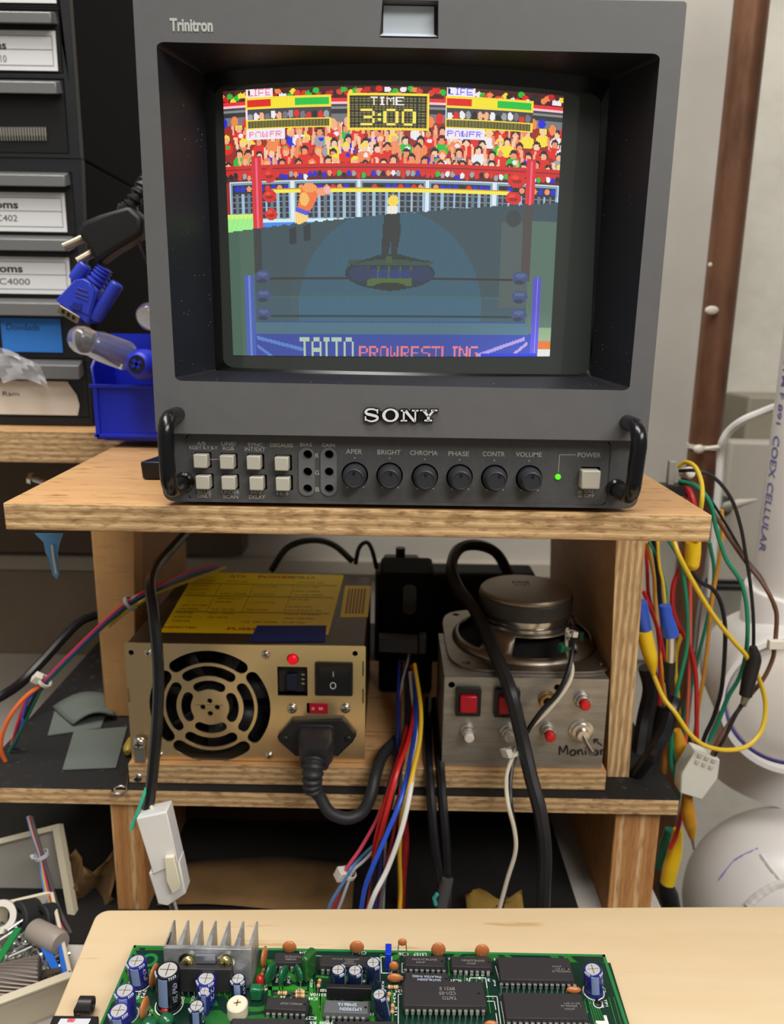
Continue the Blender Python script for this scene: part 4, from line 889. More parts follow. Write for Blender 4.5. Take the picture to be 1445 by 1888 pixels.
RS = mat('red_braided_sleeve', (186, 34, 28), .7, noise=500, rgb2=(120, 16, 14), stretch=(1, 1, .2))
wire('hookup_wire', 'thick red sleeved wire dropping straight behind the bundle', 'wire', [(744, 1505, .44), (746, 1560, .44), (741, 1620, .44), (738, 1690, .44)], .44, 8, RS)
def ziptie(label, px, py, Y, axis, r, m=None, head=(1, 0, 0), hr=.0022):
    c_ = at(px, py, Y); t = thing('cable_tie', label, 'cable tie', c_); x, y, a = frame(axis)
    MB().lathe(c_, a, [(-.0011, r), (-.0011, r + .0008), (.0011, r + .0008), (.0011, r)], 18, cap=False).build('strap', m or NYL, t)
    MB().obox(c_ + V(head).normalized() * (r + .001), a * hr, V(head).normalized() * hr * .8, a.cross(V(head).normalized()) * hr).build('tie_head', m or NYL, t, bevel=.0004); return t
NYL = mat('milky_nylon', (214, 208, 196), .4)
ziptie('white cable tie around the wires at lower left of the bundle', 642, 1610, .402, at(628, 1640, .4) - at(655, 1590, .4), .0042, head=(-1, -.6, .3), hr=.0032)
# black cables that drop behind the bundle
BC = mat('black_cable_jacket', (24, 24, 27), .35)
wire('black_cable', 'left of two black cords looping down beside the coloured wires', 'cable', [(790, 1290, .52), (788, 1350, .48), (790, 1410, .44), (795, 1480, .42), (802, 1560, .41), (812, 1620, .41), (818, 1690, .41)], .4, 9, BC)
wire('black_cable', 'right of two black cords looping down beside the coloured wires', 'cable', [(803, 1290, .52), (806, 1350, .48), (811, 1410, .44), (816, 1480, .42), (822, 1560, .41), (824, 1620, .41), (822, 1690, .41)], .4, 9, BC)
sj = thing('splice_sleeve', 'grey heat-shrink sleeve at the bottom end of the black cord pair', 'sleeve', at(816, 1660, .408))
MB().lathe(at(812, 1672, .405), at(830, 1600, .408) - at(812, 1672, .405), [(0, .0042), (.012, .0040), (.019, .0036)], 16).build('sleeve_body', C((70, 68, 68), .5), sj)
MB().tube([at(803, 1668, .402), at(800, 1656, .402), at(806, 1648, .402)], .0012, 8).build('wire_end', col((60, 160, 150)), sj)
wire('thick_black_cable', 'thick black cable arching over the speaker and running down in front', 'cable', [(940, 1062, .60), (915, 1020, .585), (880, 1005, .57), (846, 1012, .555), (832, 1045, .53), (845, 1085, .51), (872, 1120, .49), (893, 1160, .47), (912, 1205, .45), (932, 1250, .435), (945, 1290, .425), (962, 1360, .42), (978, 1430, .41), (996, 1500, .40), (1004, 1570, .395), (1002, 1640, .39), (1000, 1700, .39)], .4, 12.5, mat('thick_cable_jacket', (30, 31, 34), .42))
wire('speaker_lead', 'black half of the speaker lead leaving the loudspeaker terminal', 'cable', [(1052, 1160, .46), (1055, 1190, .445), (1049, 1230, .435), (1030, 1275, .428), (995, 1315, .425), (965, 1360, .425), (948, 1395, .42), (940, 1440, .41), (942, 1490, .40), (950, 1540, .40), (946, 1590, .40), (932, 1640, .40), (918, 1700, .40)], .4, 4.6, BC)
wire('speaker_lead', 'white half of the speaker lead leaving the loudspeaker terminal', 'cable', [(1046, 1160, .462), (1045, 1195, .447), (1055, 1235, .437), (1042, 1270, .43), (1008, 1312, .427), (975, 1345, .427), (950, 1385, .42), (934, 1430, .412), (936, 1480, .398), (948, 1530, .396), (950, 1570, .395), (934, 1625, .395), (914, 1700, .395)], .4, 4.0, col((214, 204, 184)))
ziptie('white cable tie around the speaker lead in front of the button box', 945, 1386, .42, V((-.4, 0, 1)), .0040, head=(-1, -.8, .2), hr=.0030)
ziptie('green twist tie around the speaker lead beside the magnet', 1046, 1192, .446, V((.1, 0, 1)), .0036, mat('green_tie', (22, 92, 60), .5), head=(-1, -.5, 0))
ziptie('milky cable tie on the speaker lead at the terminal', 1053, 1168, .452, V((.1, 0, 1)), .0030, head=(.3, -1, .2), hr=.0018)
wire('data_cable', 'thin black cable curling behind the power supply lid', 'cable', [(500, 1052, .60), (530, 1010, .60), (575, 996, .60), (615, 1005, .60), (650, 1035, .60)], .6, 6, BC)
wire('data_cable', 'slim black cable looping above the gap behind the power supply', 'cable', [(655, 1040, .60), (662, 1010, .60), (676, 1000, .60), (686, 1015, .60), (694, 1048, .60)], .6, 4, BC)
# ---------------------------------------------------------------- circuit board
ZP = ZT + .0065
def pcb_mat():
    m = bpy.data.materials.new('solder_mask_green'); m.use_nodes = True; nt = m.node_tree; b = nt.nodes['Principled BSDF']; b.inputs['Roughness'].default_value = .28; b.inputs['Coat Weight'].default_value = .3
    tc = nt.nodes.new('ShaderNodeTexCoord'); n = nt.nodes.new('ShaderNodeTexNoise'); n.inputs['Scale'].default_value = 62; n.inputs['Detail'].default_value = 0
    nt.links.new(tc.outputs['Object'], n.inputs['Vector'])
    r = nt.nodes.new('ShaderNodeValToRGB'); r.color_ramp.interpolation = 'CONSTANT'; e = r.color_ramp.elements; e[0].position = 0; e[0].color = (*s2l((12, 44, 34)), 1); e[1].position = .47; e[1].color = (*s2l((38, 112, 36)), 1); x = e.new(.56); x.color = (*s2l((14, 50, 36)), 1); x = e.new(.64); x.color = (*s2l((34, 100, 40)), 1)
    nt.links.new(n.outputs['Fac'], r.inputs[0]); nt.links.new(r.outputs[0], b.inputs['Base Color']); return m
PG = pcb_mat(); PT = mat('copper_trace_green', (46, 128, 40), .3); PD = mat('mask_dark_green', (14, 48, 38), .3); PE = mat('board_edge_green', (34, 120, 62), .45)
c0, c1 = atz(247, 1743, ZP), atz(1115, 1760, ZP); bd = (c1 - c0).normalized(); bb_ = V((-bd.y, bd.x, 0))
cl0 = atz(190, 1888, ZP); dn = (cl0 - c0).normalized(); dn = (dn - bb_ * 1.0 * 0).normalized(); Zu = V((0, 0, 1))
pcb = thing('circuit_board', 'green arcade game circuit board with chips and capacitors on the table', 'circuit board', (c0 + c1) / 2 + V((0, 0, -.0016)))
wd = (c1 - c0).length; ORB = c0
def B(x, y, z=0): return c0 + bd * x - bb_ * y + Zu * z      # board coordinates: x right, y towards the viewer
def uvb(px, py, z=0):
    p = atz(px, py, ZP + z) - c0; return p.dot(bd), -p.dot(bb_)
Wb = wd; Hb = .12
b_ = MB().plate([(0, 0), (Wb, 0), (Wb, -Hb), (0, -Hb)], [circle(*[uvb(275, 1771)[0], -uvb(275, 1771)[1]], .0022, 18)], bd, bb_, (0, 0, -1), c0, .0016)
board = b_.build('board', PG, pcb)
mb = MB()
for a, c, e, f in ((0, 0, Wb, .0014), (0, 0, .0011, Hb), (Wb - .0014, 0, Wb, Hb)): mb.add([B(a, c, .00006), B(a, f, .00006), B(e, f, .00006), B(e, c, .00006)], [(0, 1, 2, 3)])
mb.build('border_strip', PE, board)
def patch(mb, pts, z=.00005): mb.add([atz(px, py, ZP + z) for px, py in pts], [tuple(range(len(pts)))])
mb = MB()
for pts in ([(700, 1770), (1125, 1775), (1160, 1888), (690, 1888)], [(440, 1750), (700, 1752), (700, 1772), (440, 1768)], [(250, 1752), (300, 1752), (300, 1786), (262, 1786)], [(480, 1800), (500, 1800), (500, 1840), (480, 1840)], [(395, 1836), (415, 1836), (424, 1850), (424, 1875), (406, 1862)]): patch(mb, [p for p in pts])
mb.build('dark_mask_area', PD, board)
rr = random.Random(11); mb = MB()
def trace(pts, wpx=1.6, z=.00010):
    P = [atz(px, py, ZP + z) for px, py in pts]
    for p, q in zip(P, P[1:]):
        t = (q - p); n_ = V((-t.y, t.x, 0)).normalized() * wpx * .5 * m_per_px(p); mb.add([p + n_, p - n_, q - n_, q + n_], [(0, 1, 2, 3)])
for i in range(5): trace([(1083 + i * 3, 1838), (1096 + i * 5, 1888)], 1.5)
for x in (1122, 1131): trace([(x, 1838), (x + 14, 1888)], 1.2)
for i in range(6): trace([(1064 + i * 3, 1866 - i * 5), (1078, 1874 - i * 6), (1084, 1870)], .9)
for i in range(5): trace([(845 + i * 11, 1784), (845 + i * 11, 1812)], 1.4)
trace([(826, 1764), (829, 1813)], 1.5); trace([(898, 1822), (904, 1868)], 1.5); trace([(722, 1822), (724, 1888)], 3); trace([(590, 1812), (592, 1888)], 3); trace([(573, 1798), (573, 1840)], 6); trace([(582, 1800), (605, 1802)], 5); trace([(482, 1822), (566, 1822)], 8); trace([(496, 1770), (498, 1836)], 7)
for i in range(9): x = rr.uniform(480, 700); trace([(x, rr.uniform(1785, 1830)), (x + rr.uniform(-3, 3), rr.uniform(1840, 1888))], 1.6)
mb.build('traces', PT, board)
# silkscreen
SW = mat('silkscreen_white', (222, 226, 222), .5); mb = MB()
def silk(pts, wpx=1.3): trace(pts, wpx, .00016)
silk([(740, 1776), (744, 1776)]); silk([(741, 1776), (741, 1793), (745, 1793)]); silk([(820, 1776), (820, 1794), (812, 1794)]); silk([(913, 1781), (924, 1821), (932, 1821)]); silk([(923, 1846), (930, 1888)])
silk([(896, 1837), (916, 1837), (923, 1888)], 1.6); silk([(898, 1846), (911, 1846), (914, 1862)], 1.4); silk([(914, 1868), (917, 1888)], 1.4); silk([(864, 1812), (866, 1803), (895, 1803), (898, 1822)], 1.4); silk([(734, 1888), (734, 1833), (741, 1833)], 1.4)
silk([(702, 1764), (722, 1764), (722, 1794), (703, 1794), (702, 1764)], 1.5); silk([(333, 1824), (440, 1825)], 1.6); silk([(338, 1814), (338, 1824)], 1.2); silk([(345, 1814), (345, 1824)], 1.2); silk([(575, 1762), (700, 1766)], .8)
def ring(px, py, rpx, a0=0, a1=360):
    c_ = atz(px, py, ZP); r = rpx * m_per_px(c_); P = [c_ + V((r * math.cos(math.radians(a)), r * math.sin(math.radians(a)), .00016)) for a in range(a0, a1 + 1, 15)]
    for p, q in zip(P, P[1:]):
        t = (q - p); n_ = V((-t.y, t.x, 0)).normalized() * .00022; mb.add([p + n_, p - n_, q - n_, q + n_], [(0, 1, 2, 3)])
for px, py, r in ((258, 1812, 20), (312, 1853, 25), (1094, 1829, 19), (234, 1872, 21), (484, 1811, 11), (1102, 1852, 8)): ring(px, py, r)
DN, LF = (-bd, bb_ * -1), None
def st(s_, px, py, hpx, wpx, mode='down'):
    p = atz(px, py, ZP + .0002); u = m_per_px(p); fs_ = 1.35
    if mode == 'down': mb.text(s_, p, -bd, -bb_, h=hpx * u * fs_, w=wpx * u, bold=.012)
    else: mb.text(s_, p, -bb_, bd, h=hpx * u, w=wpx * u * 1.25, bold=.012)
for a in (('LS157', 774, 1759.5, 5, 24), ('C26', 744, 1759, 5.5, 18), ('IC21', 840, 1808.5, 5, 18), ('J9', 831, 1767, 5, 9), ('J1', 915, 1768, 5, 9), ('LO74', 561, 1756.5, 5, 18), ('C24', 668, 1757, 5, 14), ('IC27', 573, 1877, 5, 20), ('R5', 577, 1886, 4.5, 12), ('3900', 602, 1886, 4.5, 26), ('IC44', 577, 1841.5, 5, 16), ('B3110A', 586, 1834, 5, 30), ('R80', 596, 1826, 5, 12), ('R4', 521, 1838, 4.5, 9), ('R2', 553, 1825, 4, 9), ('R35', 736, 1827, 5, 16), ('2', 884, 1803.5, 4, 5), ('1', 861, 1806, 4, 3), ('3', 901, 1807, 4.5, 5), ('C', 742, 1803, 5, 5), ('10', 684, 1870, 4.5, 9), ('+', 671, 1809, 5, 6), ('+', 490, 1824, 5, 6)): st(*a)
for a in (('JP4', 911, 1812, 5, 12, 's'), ('C1', 1113.5, 1825, 5, 8, 's'), ('TP1', 1117, 1849, 5, 12, 's'), ('GND', 1110, 1852, 4.5, 11, 's'), ('C63', 277, 1803, 5.5, 20, 's'), ('TP3', 265, 1832, 6, 15, 's'), ('GND', 256, 1835, 5, 14, 's'), ('C56', 336, 1845, 6, 14, 's'), ('C53', 355, 1843, 5, 13, 's'), ('C64', 257, 1864, 5, 20, 's'), ('C61', 277, 1869, 5, 14, 's'), ('C40', 511, 1804, 4.5, 15, 's'), ('C39', 532, 1806, 4.5, 13, 's'), ('C37', 574, 1813, 4.5, 14, 's'), ('R34', 727, 1840, 4.5, 17, 's'), ('R30', 705.5, 1817, 4.5, 15, 's'), ('R11', 729.5, 1864, 4.5, 14, 's')): st(*a)
p = atz(1112, 1892, ZP + .0002); u = m_per_px(p); MB().text('TAITO', p + bb_ * .0055 - bb_ * .018, -bb_, bd, h=24 * u, w=.036, bold=.05).build('board_name', SW, board)
mb.build('silkscreen', SW, board)
# mounting hole rim, board feet
p = atz(275, 1771, ZP); MB().lathe(p, Zu, [(.00005, .0024), (.0003, .0024), (.0003, .0040), (.00005, .0040)], 28, cap=False).build('mounting_ring', mat('ring_green', (30, 128, 66), .3), board)
for x, y in ((.012, .006), (Wb - .012, .006), (Wb / 2, .006)):
    MB().lathe(B(x, y, -.0063), Zu, [(0, .0022), (.0045, .0022)], 12).build('standoff', NYL, pcb)
vias = MB()
for i in range(60):
    px, py = rr.uniform(480, 1100), rr.uniform(1775, 1888); p = atz(px, py, ZP + .0001); vias.lathe(p, Zu, [(0, .0005), (.00012, .0005)], 8)
vo = vias.build('solder_points', mat('solder', (190, 190, 184), .3, .8), board); vo['kind'] = 'stuff'

# electrolytic capacitors
NV = mat('capacitor_royal_blue', (34, 34, 128), .3); NK = mat('capacitor_navy', (20, 34, 66), .3); KB = mat('capacitor_black', (16, 16, 20), .3)
SP_ = mat('sleeve_stripe', (128, 146, 188), .35); AL = mat('can_aluminium', (200, 200, 198), .4, .3); SPR = mat('sleeve_print', (190, 200, 220), .5)
def elcap(base, top, dpx, m, stripe=0.0, mark=None):
    b0 = atz(base[0], base[1], ZP + .0003); r = dpx / 2 * m_per_px(b0); t0 = at(top[0], top[1], b0.y); ax = (t0 - b0); h = ax.length; ax.normalize()
    pr = [(0, r * .93), (.0006, r), (h * .12, r), (h * .16, r * .93), (h * .2, r), (h - .0007, r), (h - .0001, r * .93), (h, r * .84), (h, r * .74)]
    o = MB().lathe(b0, ax, pr, 36, hint=V((0, 1, 0))).build('capacitor', m, pcb, sharp=40)
    MB().lathe(b0 + ax * (h - .0002), ax, [(0, r * .78), (.0003, r * .76)], 30).build('can_top', AL, o)
    mb = MB(); x, y, a = frame(ax, V((0, 1, 0)))
    for q in (x, y): mb.obox(b0 + ax * (h + .00012), q * r * .62, a.cross(q) * r * .035, a * .00006)
    mb.build('vent_score', STEEL, o)
    g = []
    for hh in (h * .2, h * .6, h - .0007):
        g.append([b0 + ax * hh + (V((math.sin(t), -math.cos(t), 0)) * (r + .00007)) for t in [stripe + math.radians(k) for k in range(-24, 25, 8)]])
    g.append([b0 + ax * (h + .00005) + (V((math.sin(t), -math.cos(t), 0)) * (r * .80)) for t in [stripe + math.radians(k) for k in range(-24, 25, 8)]])
    MB().sheet(g).build('polarity_stripe', SP_, o)
    mb = MB()
    for k in range(14):       # ticks round the shoulder
        t = stripe + math.radians(-66 + k * 10); 
        if abs(t - stripe) < .55: continue
        d_ = V((math.sin(t), -math.cos(t), 0)); mb.obox(b0 + ax * (h - .0004) + d_ * (r * .985), d_ * .0003, V((d_.y, -d_.x, 0)) * .00022, ax * .0005)
    if mark:
        t = stripe + math.radians(58); d_ = V((math.sin(t), -math.cos(t), 0)); side = V((d_.y * -1, d_.x, 0))
        mb.text(mark, b0 + ax * h * .55 + d_ * (r + .0001), ax * -1, side, h=r * .42, w=h * .55)
    mb.build('sleeve_print', SPR, o); return o
for a in (((258, 1812), (251, 1772), 35, NV, .05, '47uF'), ((234, 1874), (230, 1826), 36, NV, .1, None), ((225, 1905), (219, 1863), 37, NV, .1, None), ((312, 1853), (309, 1788), 44, KB, -.2, '470uF 25V'), ((380, 1846), (380, 1804), 35, NV, -.1, '22'), ((377, 1866), (377, 1827), 20, NV, 0, None), ((441, 1836), (438.5, 1804), 27, NK, 0, '16V'), ((364, 1890), (362, 1854), 28, NK, .1, 'O'),
          ((624, 1816), (623, 1788), 27, NK, 1.5, '10uF'), ((654, 1817), (654, 1789), 27, NK, 1.5, '10uF'), ((688, 1813), (687.5, 1775), 27, NK, 1.5, '100uF'), ((708, 1878), (698.5, 1833), 26, NK, 1.5, '16V 100uF'), ((1094.5, 1829), (1092.5, 1787), 34, NV, 0, '47')): elcap(*a)
# flat ceramic disc capacitors: dipped body with two leads
CD_ = mat('ceramic_brown', (186, 112, 62), .32, coat=.4); CT = mat('tantalum_red', (170, 38, 26), .3, coat=.4); CG = mat('film_green', (24, 92, 58), .2, coat=.5); CO = mat('film_olive_green', (36, 92, 40), .3, coat=.4)
def disc(cpx, cpy, wpx, hpx, basepy, m=CD_, yaw=0, thick=.0026, name='disc_capacitor'):
    b0 = atz(cpx, basepy, ZP); c_ = at(cpx, cpy, b0.y); s_ = m_per_px(c_); rot = Matrix.Rotation(yaw, 3, 'Z')
    o = MB().ball(c_, 1.0, (wpx / 2 * s_ if abs(yaw) < .8 else hpx / 2 * s_, thick / 2, hpx / 2 * s_), 18, rot).build(name, m, pcb, sharp=180)
    ofs = rot @ V((.0018, 0, 0)); mb = MB()
    for q in (-1, 1): mb.tube([c_ + ofs * q - V((0, 0, hpx * .35 * s_)), V((b0.x, b0.y, ZP)) + ofs * q * 1.2], .00028, 6)
    mb.build('leads', mat('tinned_lead', (196, 190, 180), .3, .9), o); return o
for a in ((533.4, 1746, 26, 25, 1758), (657.7, 1746, 27, 26, 1760), (808, 1750.5, 27, 29, 1768), (888.5, 1753, 27, 28, 1770), (725.6, 1781, 18, 19, 1796), (727.4, 1803, 29, 18, 1812), (1057.5, 1825, 28, 13, 1829), (905, 1889, 26, 16, 1893), (1076, 1890, 26, 14, 1893)): disc(*a)
disc(741.6, 1737, 17, 15, 1762, thick=.002)
for a in ((266, 1857, 10, 36, 1878), (284, 1798, 8, 40, 1816), (486.7, 1763, 9, 34, 1784)): disc(*a, CD_, 1.45)
disc(479, 1808, 17, 24, 1822, CT, 0, .0045, 'tantalum_capacitor'); disc(305, 1860, 17, 12, 1868, CT, 0, .004, 'tantalum_capacitor')
for a in ((498.5, 1794, 13, 38, 1812, CG, 1.15), (522, 1797, 12, 32, 1812, CG, 1.2), (550.5, 1795, 13, 32, 1812, CG, 2.1)): disc(*a, .0030, 'film_capacitor')
disc(306, 1880, 30, 22, 1892, CG, 0, .006, 'film_capacitor'); disc(275, 1886, 30, 14, 1894, CG, 0, .006, 'film_capacitor')
def pbox(x0, ytop, x1, ybase, dep, m, name, yaw=0, bev=.0008):
    b0 = atz((x0 + x1) / 2, ybase, ZP); t = at((x0 + x1) / 2, ytop, b0.y + dep * .0); w_ = (x1 - x0) / 2 * m_per_px(t); h = t.z - ZP
    rot = Matrix.Rotation(yaw, 3, 'Z')
    return MB().obox(V((b0.x, b0.y + dep / 2, ZP + h / 2 + .0002)), rot @ V((w_, 0, 0)), rot @ V((0, dep / 2, 0)), (0, 0, h / 2)).build(name, m, pcb, bevel=bev)
pbox(560, 1770, 575, 1815, .008, CO, 'film_capacitor', -.5, .0012)
pbox(709.5, 1760, 721, 1791, .0065, mat('blue_box_capacitor', (20, 50, 190), .35), 'box_capacitor', 0, .0003)
pbox(460, 1826, 482, 1847, .004, mat('film_green_box', (28, 104, 66), .25, coat=.4), 'film_capacitor')
# trimmer
b0 = atz(438, 1868, ZP); t = at(438, 1849, b0.y)
o = MB().lathe(V((b0.x, b0.y, ZP)), Zu, [(0, .0045), (t.z - ZP - .0006, .0045), (t.z - ZP, .0040)], 36).build('trimmer_pot', mat('ivory_plastic', (226, 216, 190), .45), pcb)
MB().obox(V((b0.x, b0.y, t.z + .0001)), (.0015, .0003, 0), (-.00006, .0003, 0), (0, 0, .0001)).obox(V((b0.x, b0.y, t.z + .0001)), (.0003, 0, 0), (0, .0015, 0), (0, 0, .0001)).build('adjuster_cross', mat('slot_tan', (140, 110, 80), .5), o)
# resistors
def resistor(px, py, ang, L=.0034, bands=((150, 60, 50), (60, 40, 40), (180, 140, 50))):
    c_ = atz(px, py, ZP + .0011); d_ = V((math.cos(ang), math.sin(ang), 0)); pr = [(-L, .0003), (-L * .99, .0007), (-L * .8, .00095), (-L * .55, .0008), (L * .55, .0008), (L * .8, .00095), (L * .99, .0007), (L, .0003)]
    o = MB().lathe(c_, d_, pr, 14).build('resistor', mat('resistor_tan', (206, 170, 124), .4), pcb, sharp=60)
    for i, cc in enumerate(bands): MB().lathe(c_ + d_ * (i - 1) * L * .4, d_, [(-.00022, .00086), (.00022, .00086)], 14).build('colour_band', C(cc, .4), o)
    mb = MB()
    for q in (-1, 1): mb.tube([c_ + d_ * q * L, c_ + d_ * q * (L + .0014), c_ + d_ * q * (L + .0018) - V((0, 0, .0011))], .00026, 6)
    mb.build('leads', mat('tinned_lead', (196, 190, 180), .3, .9), o)
for a in ((520.5, 1831, 0, .0021), (553, 1829, 0, .0021), (553, 1836, 0, .0021), (724.5, 1820, 0, .0024), (484, 1793, 1.5, .002), (588, 1813, 1.5, .002), (723.4, 1860, 1.5, .0022), (716, 1838, 1.4, .0022)): resistor(*a)
# chips
CH1 = mat('chip_epoxy', (46, 44, 46), .5, bump=(1500, .2, .0001)); CHL = mat('chip_epoxy_worn', (92, 94, 96), .5, bump=(1500, .2, .0001)); PIN = mat('tinned_pin', (206, 204, 200), .3, .85); CPR = mat('chip_print', (140, 138, 134), .6); CPB = mat('chip_print_pale', (190, 205, 230), .6)
def chip(pl_, pr_, h, wdt, npin, lines, m=CH1, pm=CPR, ph=.0011, front=True, notch=True):
    L, R = atz(*pl_, ZP + h), atz(*pr_, ZP + h); X = (R - L); ln = X.length; X.normalize(); Y = V((-X.y, X.x, 0)); cm = (L + R) / 2 + Y * wdt / 2
    half = .0018; zm = ZP + h - half
    mb = MB(); 
    mb.obox(V((cm.x, cm.y, zm + half / 2)), X * (ln / 2 + .0003), Y * (wdt / 2 + .0003), Zu * (half / 2), 1 - .0006 / wdt); mb.obox(V((cm.x, cm.y, zm - half / 2)), X * (ln / 2 + .0003), Y * (wdt / 2 + .0003), Zu * -(half / 2), 1 - .0006 / wdt)
    o = mb.build('chip', m, pcb, bevel=.00012, seg=1)
    for sgn in ((-1, 1) if front else (1,)):
        pr = MB(); n0 = -(npin - 1) / 2 * .00254
        for k in range(npin):
            b1 = V((cm.x, cm.y, zm)) + X * (n0 + k * .00254) + Y * sgn * (wdt / 2 + .0003)
            pr.obox(b1 + Y * sgn * .0003, X * .00072, Y * .0004, Zu * .00013); pr.obox(b1 + Y * sgn * .0007 - Zu * .0009, X * .00072, Y * .00013, Zu * .0010); pr.obox(V((b1.x, b1.y, (ZP + zm - .0018) / 2)) + Y * sgn * .0007, X * .00028, Y * .00013, Zu * max((zm - .0018 - ZP) / 2, .0002))
        pr.build('pin_row', PIN, o)
    tm = MB(); nl = len(lines)
    for i, (s_, frac, off) in enumerate(lines):
        tm.text(s_, V((cm.x, cm.y, ZP + h + .00004)) + X * off * ln + Y * (i - (nl - 1) / 2) * ph * 1.45, -X, -Y, h=ph, w=ln * frac)
    if lines: tm.build('chip_marking', pm, o)
    if notch: MB().lathe(V((cm.x, cm.y, ZP + h)) + X * ln * .42 + Y * 0, Zu, [(0, .0006), (.00005, .0006)], 14).build('notch_dot', BLACK, o)
    return o
chip((503, 1775), (574, 1776), .0042, .0058, 7, [('RKM0846', .28, -.05), ('TL074CN', .42, 0)])
chip((586, 1780), (686, 1783), .0042, .0058, 9, [('M5220', .22, .08), ('OKI', .15, .08), ('JAPAN 9Z32', .5, 0)], ph=.0009)
chip((486.5, 1860), (566.5, 1863), .0042, .0062, 7, [('M74HC175AP', .5, .1)])
chip((594, 1866), (680, 1869), .0042, .0062, 7, [('LM3900N', .46, .1), ('SM8616', .40, .02)], CHL, CPB, .0016)
chip((745, 1780), (821, 1782), .0042, .0060, 8, [('JR409', .22, -.1), ('SN74LS157N', .6, 0)])
chip((831, 1782), (908, 1784), .0042, .0060, 7, [('J8920', .22, 0), ('SN74LS393N', .55, .05)])
chip((744, 1812), (830, 1815), .0036, .0060, 7, [('SN74LS00N', .5, .05), ('MALAYSIA 9100G', .62, 0)], CH1, CPB, .0012, False)
chip((743, 1854), (898, 1855), .0058, .0130, 14, [('TAITO', .17, .06), ('CD1-05', .2, .04), ('8921 E', .19, .04)], ph=.0017)
chip((922, 1806), (1061, 1808), .0050, .0130, 14, [('M5M5256-10', .24, .34), ('8919 JST', .2, .36), ('JAPAN', .12, .3)], ph=.0010)
chip((932, 1877), (1086, 1879), .0050, .0130, 14, [('JAPAN', .12, .3), ('M5M5256-10', .24, .32), ('8919 JST', .2, .34)], ph=.0010)
chip((418, 1912), (562, 1914), .0048, .0090, 12, [('918NNVF', .2, .12)], CH1, CPB, .0013)
chip((616, 1934), (732, 1934), .0050, .0130, 10, [], CH1)
# black resistor network
L, R = atz(602, 1840, ZP), atz(685, 1842, ZP); X = (R - L); hh_ = at(643, 1819, L.y).z - ZP
MB().obox((L + R) / 2 + V((0, 0, hh_ / 2 + .0003)), X / 2, V((0, .0012, 0)), (0, 0, hh_ / 2)).build('resistor_network', mat('network_black', (34, 34, 36), .35), pcb, bevel=.0003)
# test point
p = atz(1102, 1851, ZP); o = MB().lathe(p, Zu, [(0, .0017), (.0005, .0017), (.0008, .0010), (.0003, .0008)], 20).build('test_point', BLACK, pcb); MB().tube([p + V((0, 0, .0002)), p + V((.0002, 0, .002)), p + V((.0018, .0004, .0026))], .0003, 8).build('test_wire', STEEL, o)
p = atz(281, 1832, ZP); MB().lathe(p, Zu, [(0, .0016), (.00015, .0016)], 18).build('test_pad', PD, board)
# heatsink with power chip
HS = mat('extruded_aluminium', (196, 198, 200), .42, .6, noise=90, rgb2=(140, 142, 146), bump=(400, .3, .0003))
gb = atz(381, 1823, ZP); Yh = gb.y; tl_h, tr_h = at(301, 1747, Yh), at(463, 1752, Yh); ztop = (tl_h.z + tr_h.z) / 2
xa, xb = tl_h.x, tr_h.x; fin_d = atz(395, 1697, ztop).y - Yh
prof = [(xa, Yh), (xb, Yh)]; bt_ = .0022; nf = 7; stp = (xb - xa - .0006) / 6
pts = [(xb, Yh)]
top_ = []
for k in range(nf - 1, -1, -1):
    cx0 = xa + .0003 + k * stp; f0, f1 = .0009, .0004
    top_ += [(min(cx0 + f0 + .0004, xb), Yh + bt_), (cx0 + f1, Yh + fin_d), (cx0 - f1, Yh + fin_d), (max(cx0 - f0 - .0004, xa), Yh + bt_)]
loop = [(xa, Yh), (xb, Yh)] + top_
hz0 = ZP + .0005
MB().plate(loop, [], (1, 0, 0), (0, 1, 0), (0, 0, 1), V((0, 0, hz0)), ztop - hz0).build('heatsink', HS, pcb, bevel=.00015, seg=1)
hs_o = [o for o in pcb.children if o.name.startswith('heatsink')][-1]
q0, q1 = at(333, 1815, Yh - .0003), at(430, 1775, Yh - .0003)
ic = MB().box((q0.x, Yh - .0042, ZP + .0022), (q1.x, Yh - .0001, q1.z)).build('power_chip', CH1, pcb, bevel=.0003)
q0, q1 = at(361, 1775, Yh - .0012), at(397, 1762, Yh - .0012); MB().box((q0.x, Yh - .0016, q0.z), (q1.x, Yh - .0002, q1.z)).build('mounting_tab', mat('tab_metal', (172, 172, 184), .3, .8), ic)
mb = MB()
for k in range(9): x = at(340 + k * 11, 1816, Yh).x; mb.tube([V((x, Yh - .002, ZP + .0024)), V((x, Yh - .0035, ZP + .0018)), V((x, Yh - .0035, ZP))], .0003, 6)
mb.build('pin_row', PIN, ic)
BS = mat('brass_screw', (206, 190, 120), .25, .9)
for px in (346.5, 415):
    q = at(px, 1773, Yh - .001); o = MB().lathe(V((q.x, Yh - .0001, q.z)), (0, -1, 0), [(0, .0042), (.0006, .0042), (.0008, .0036)], 26).build('washer', STEEL, pcb); screw(V((q.x, Yh - .0009, q.z)), .0026, BS, pcb)
    MB().obox(V((q.x, Yh - .0012, q.z - .0022)), (.0034, 0, 0), (0, .0004, 0), (0, 0, .002)).build('chip_ear', C((70, 68, 66), .5), ic, bevel=.0003)
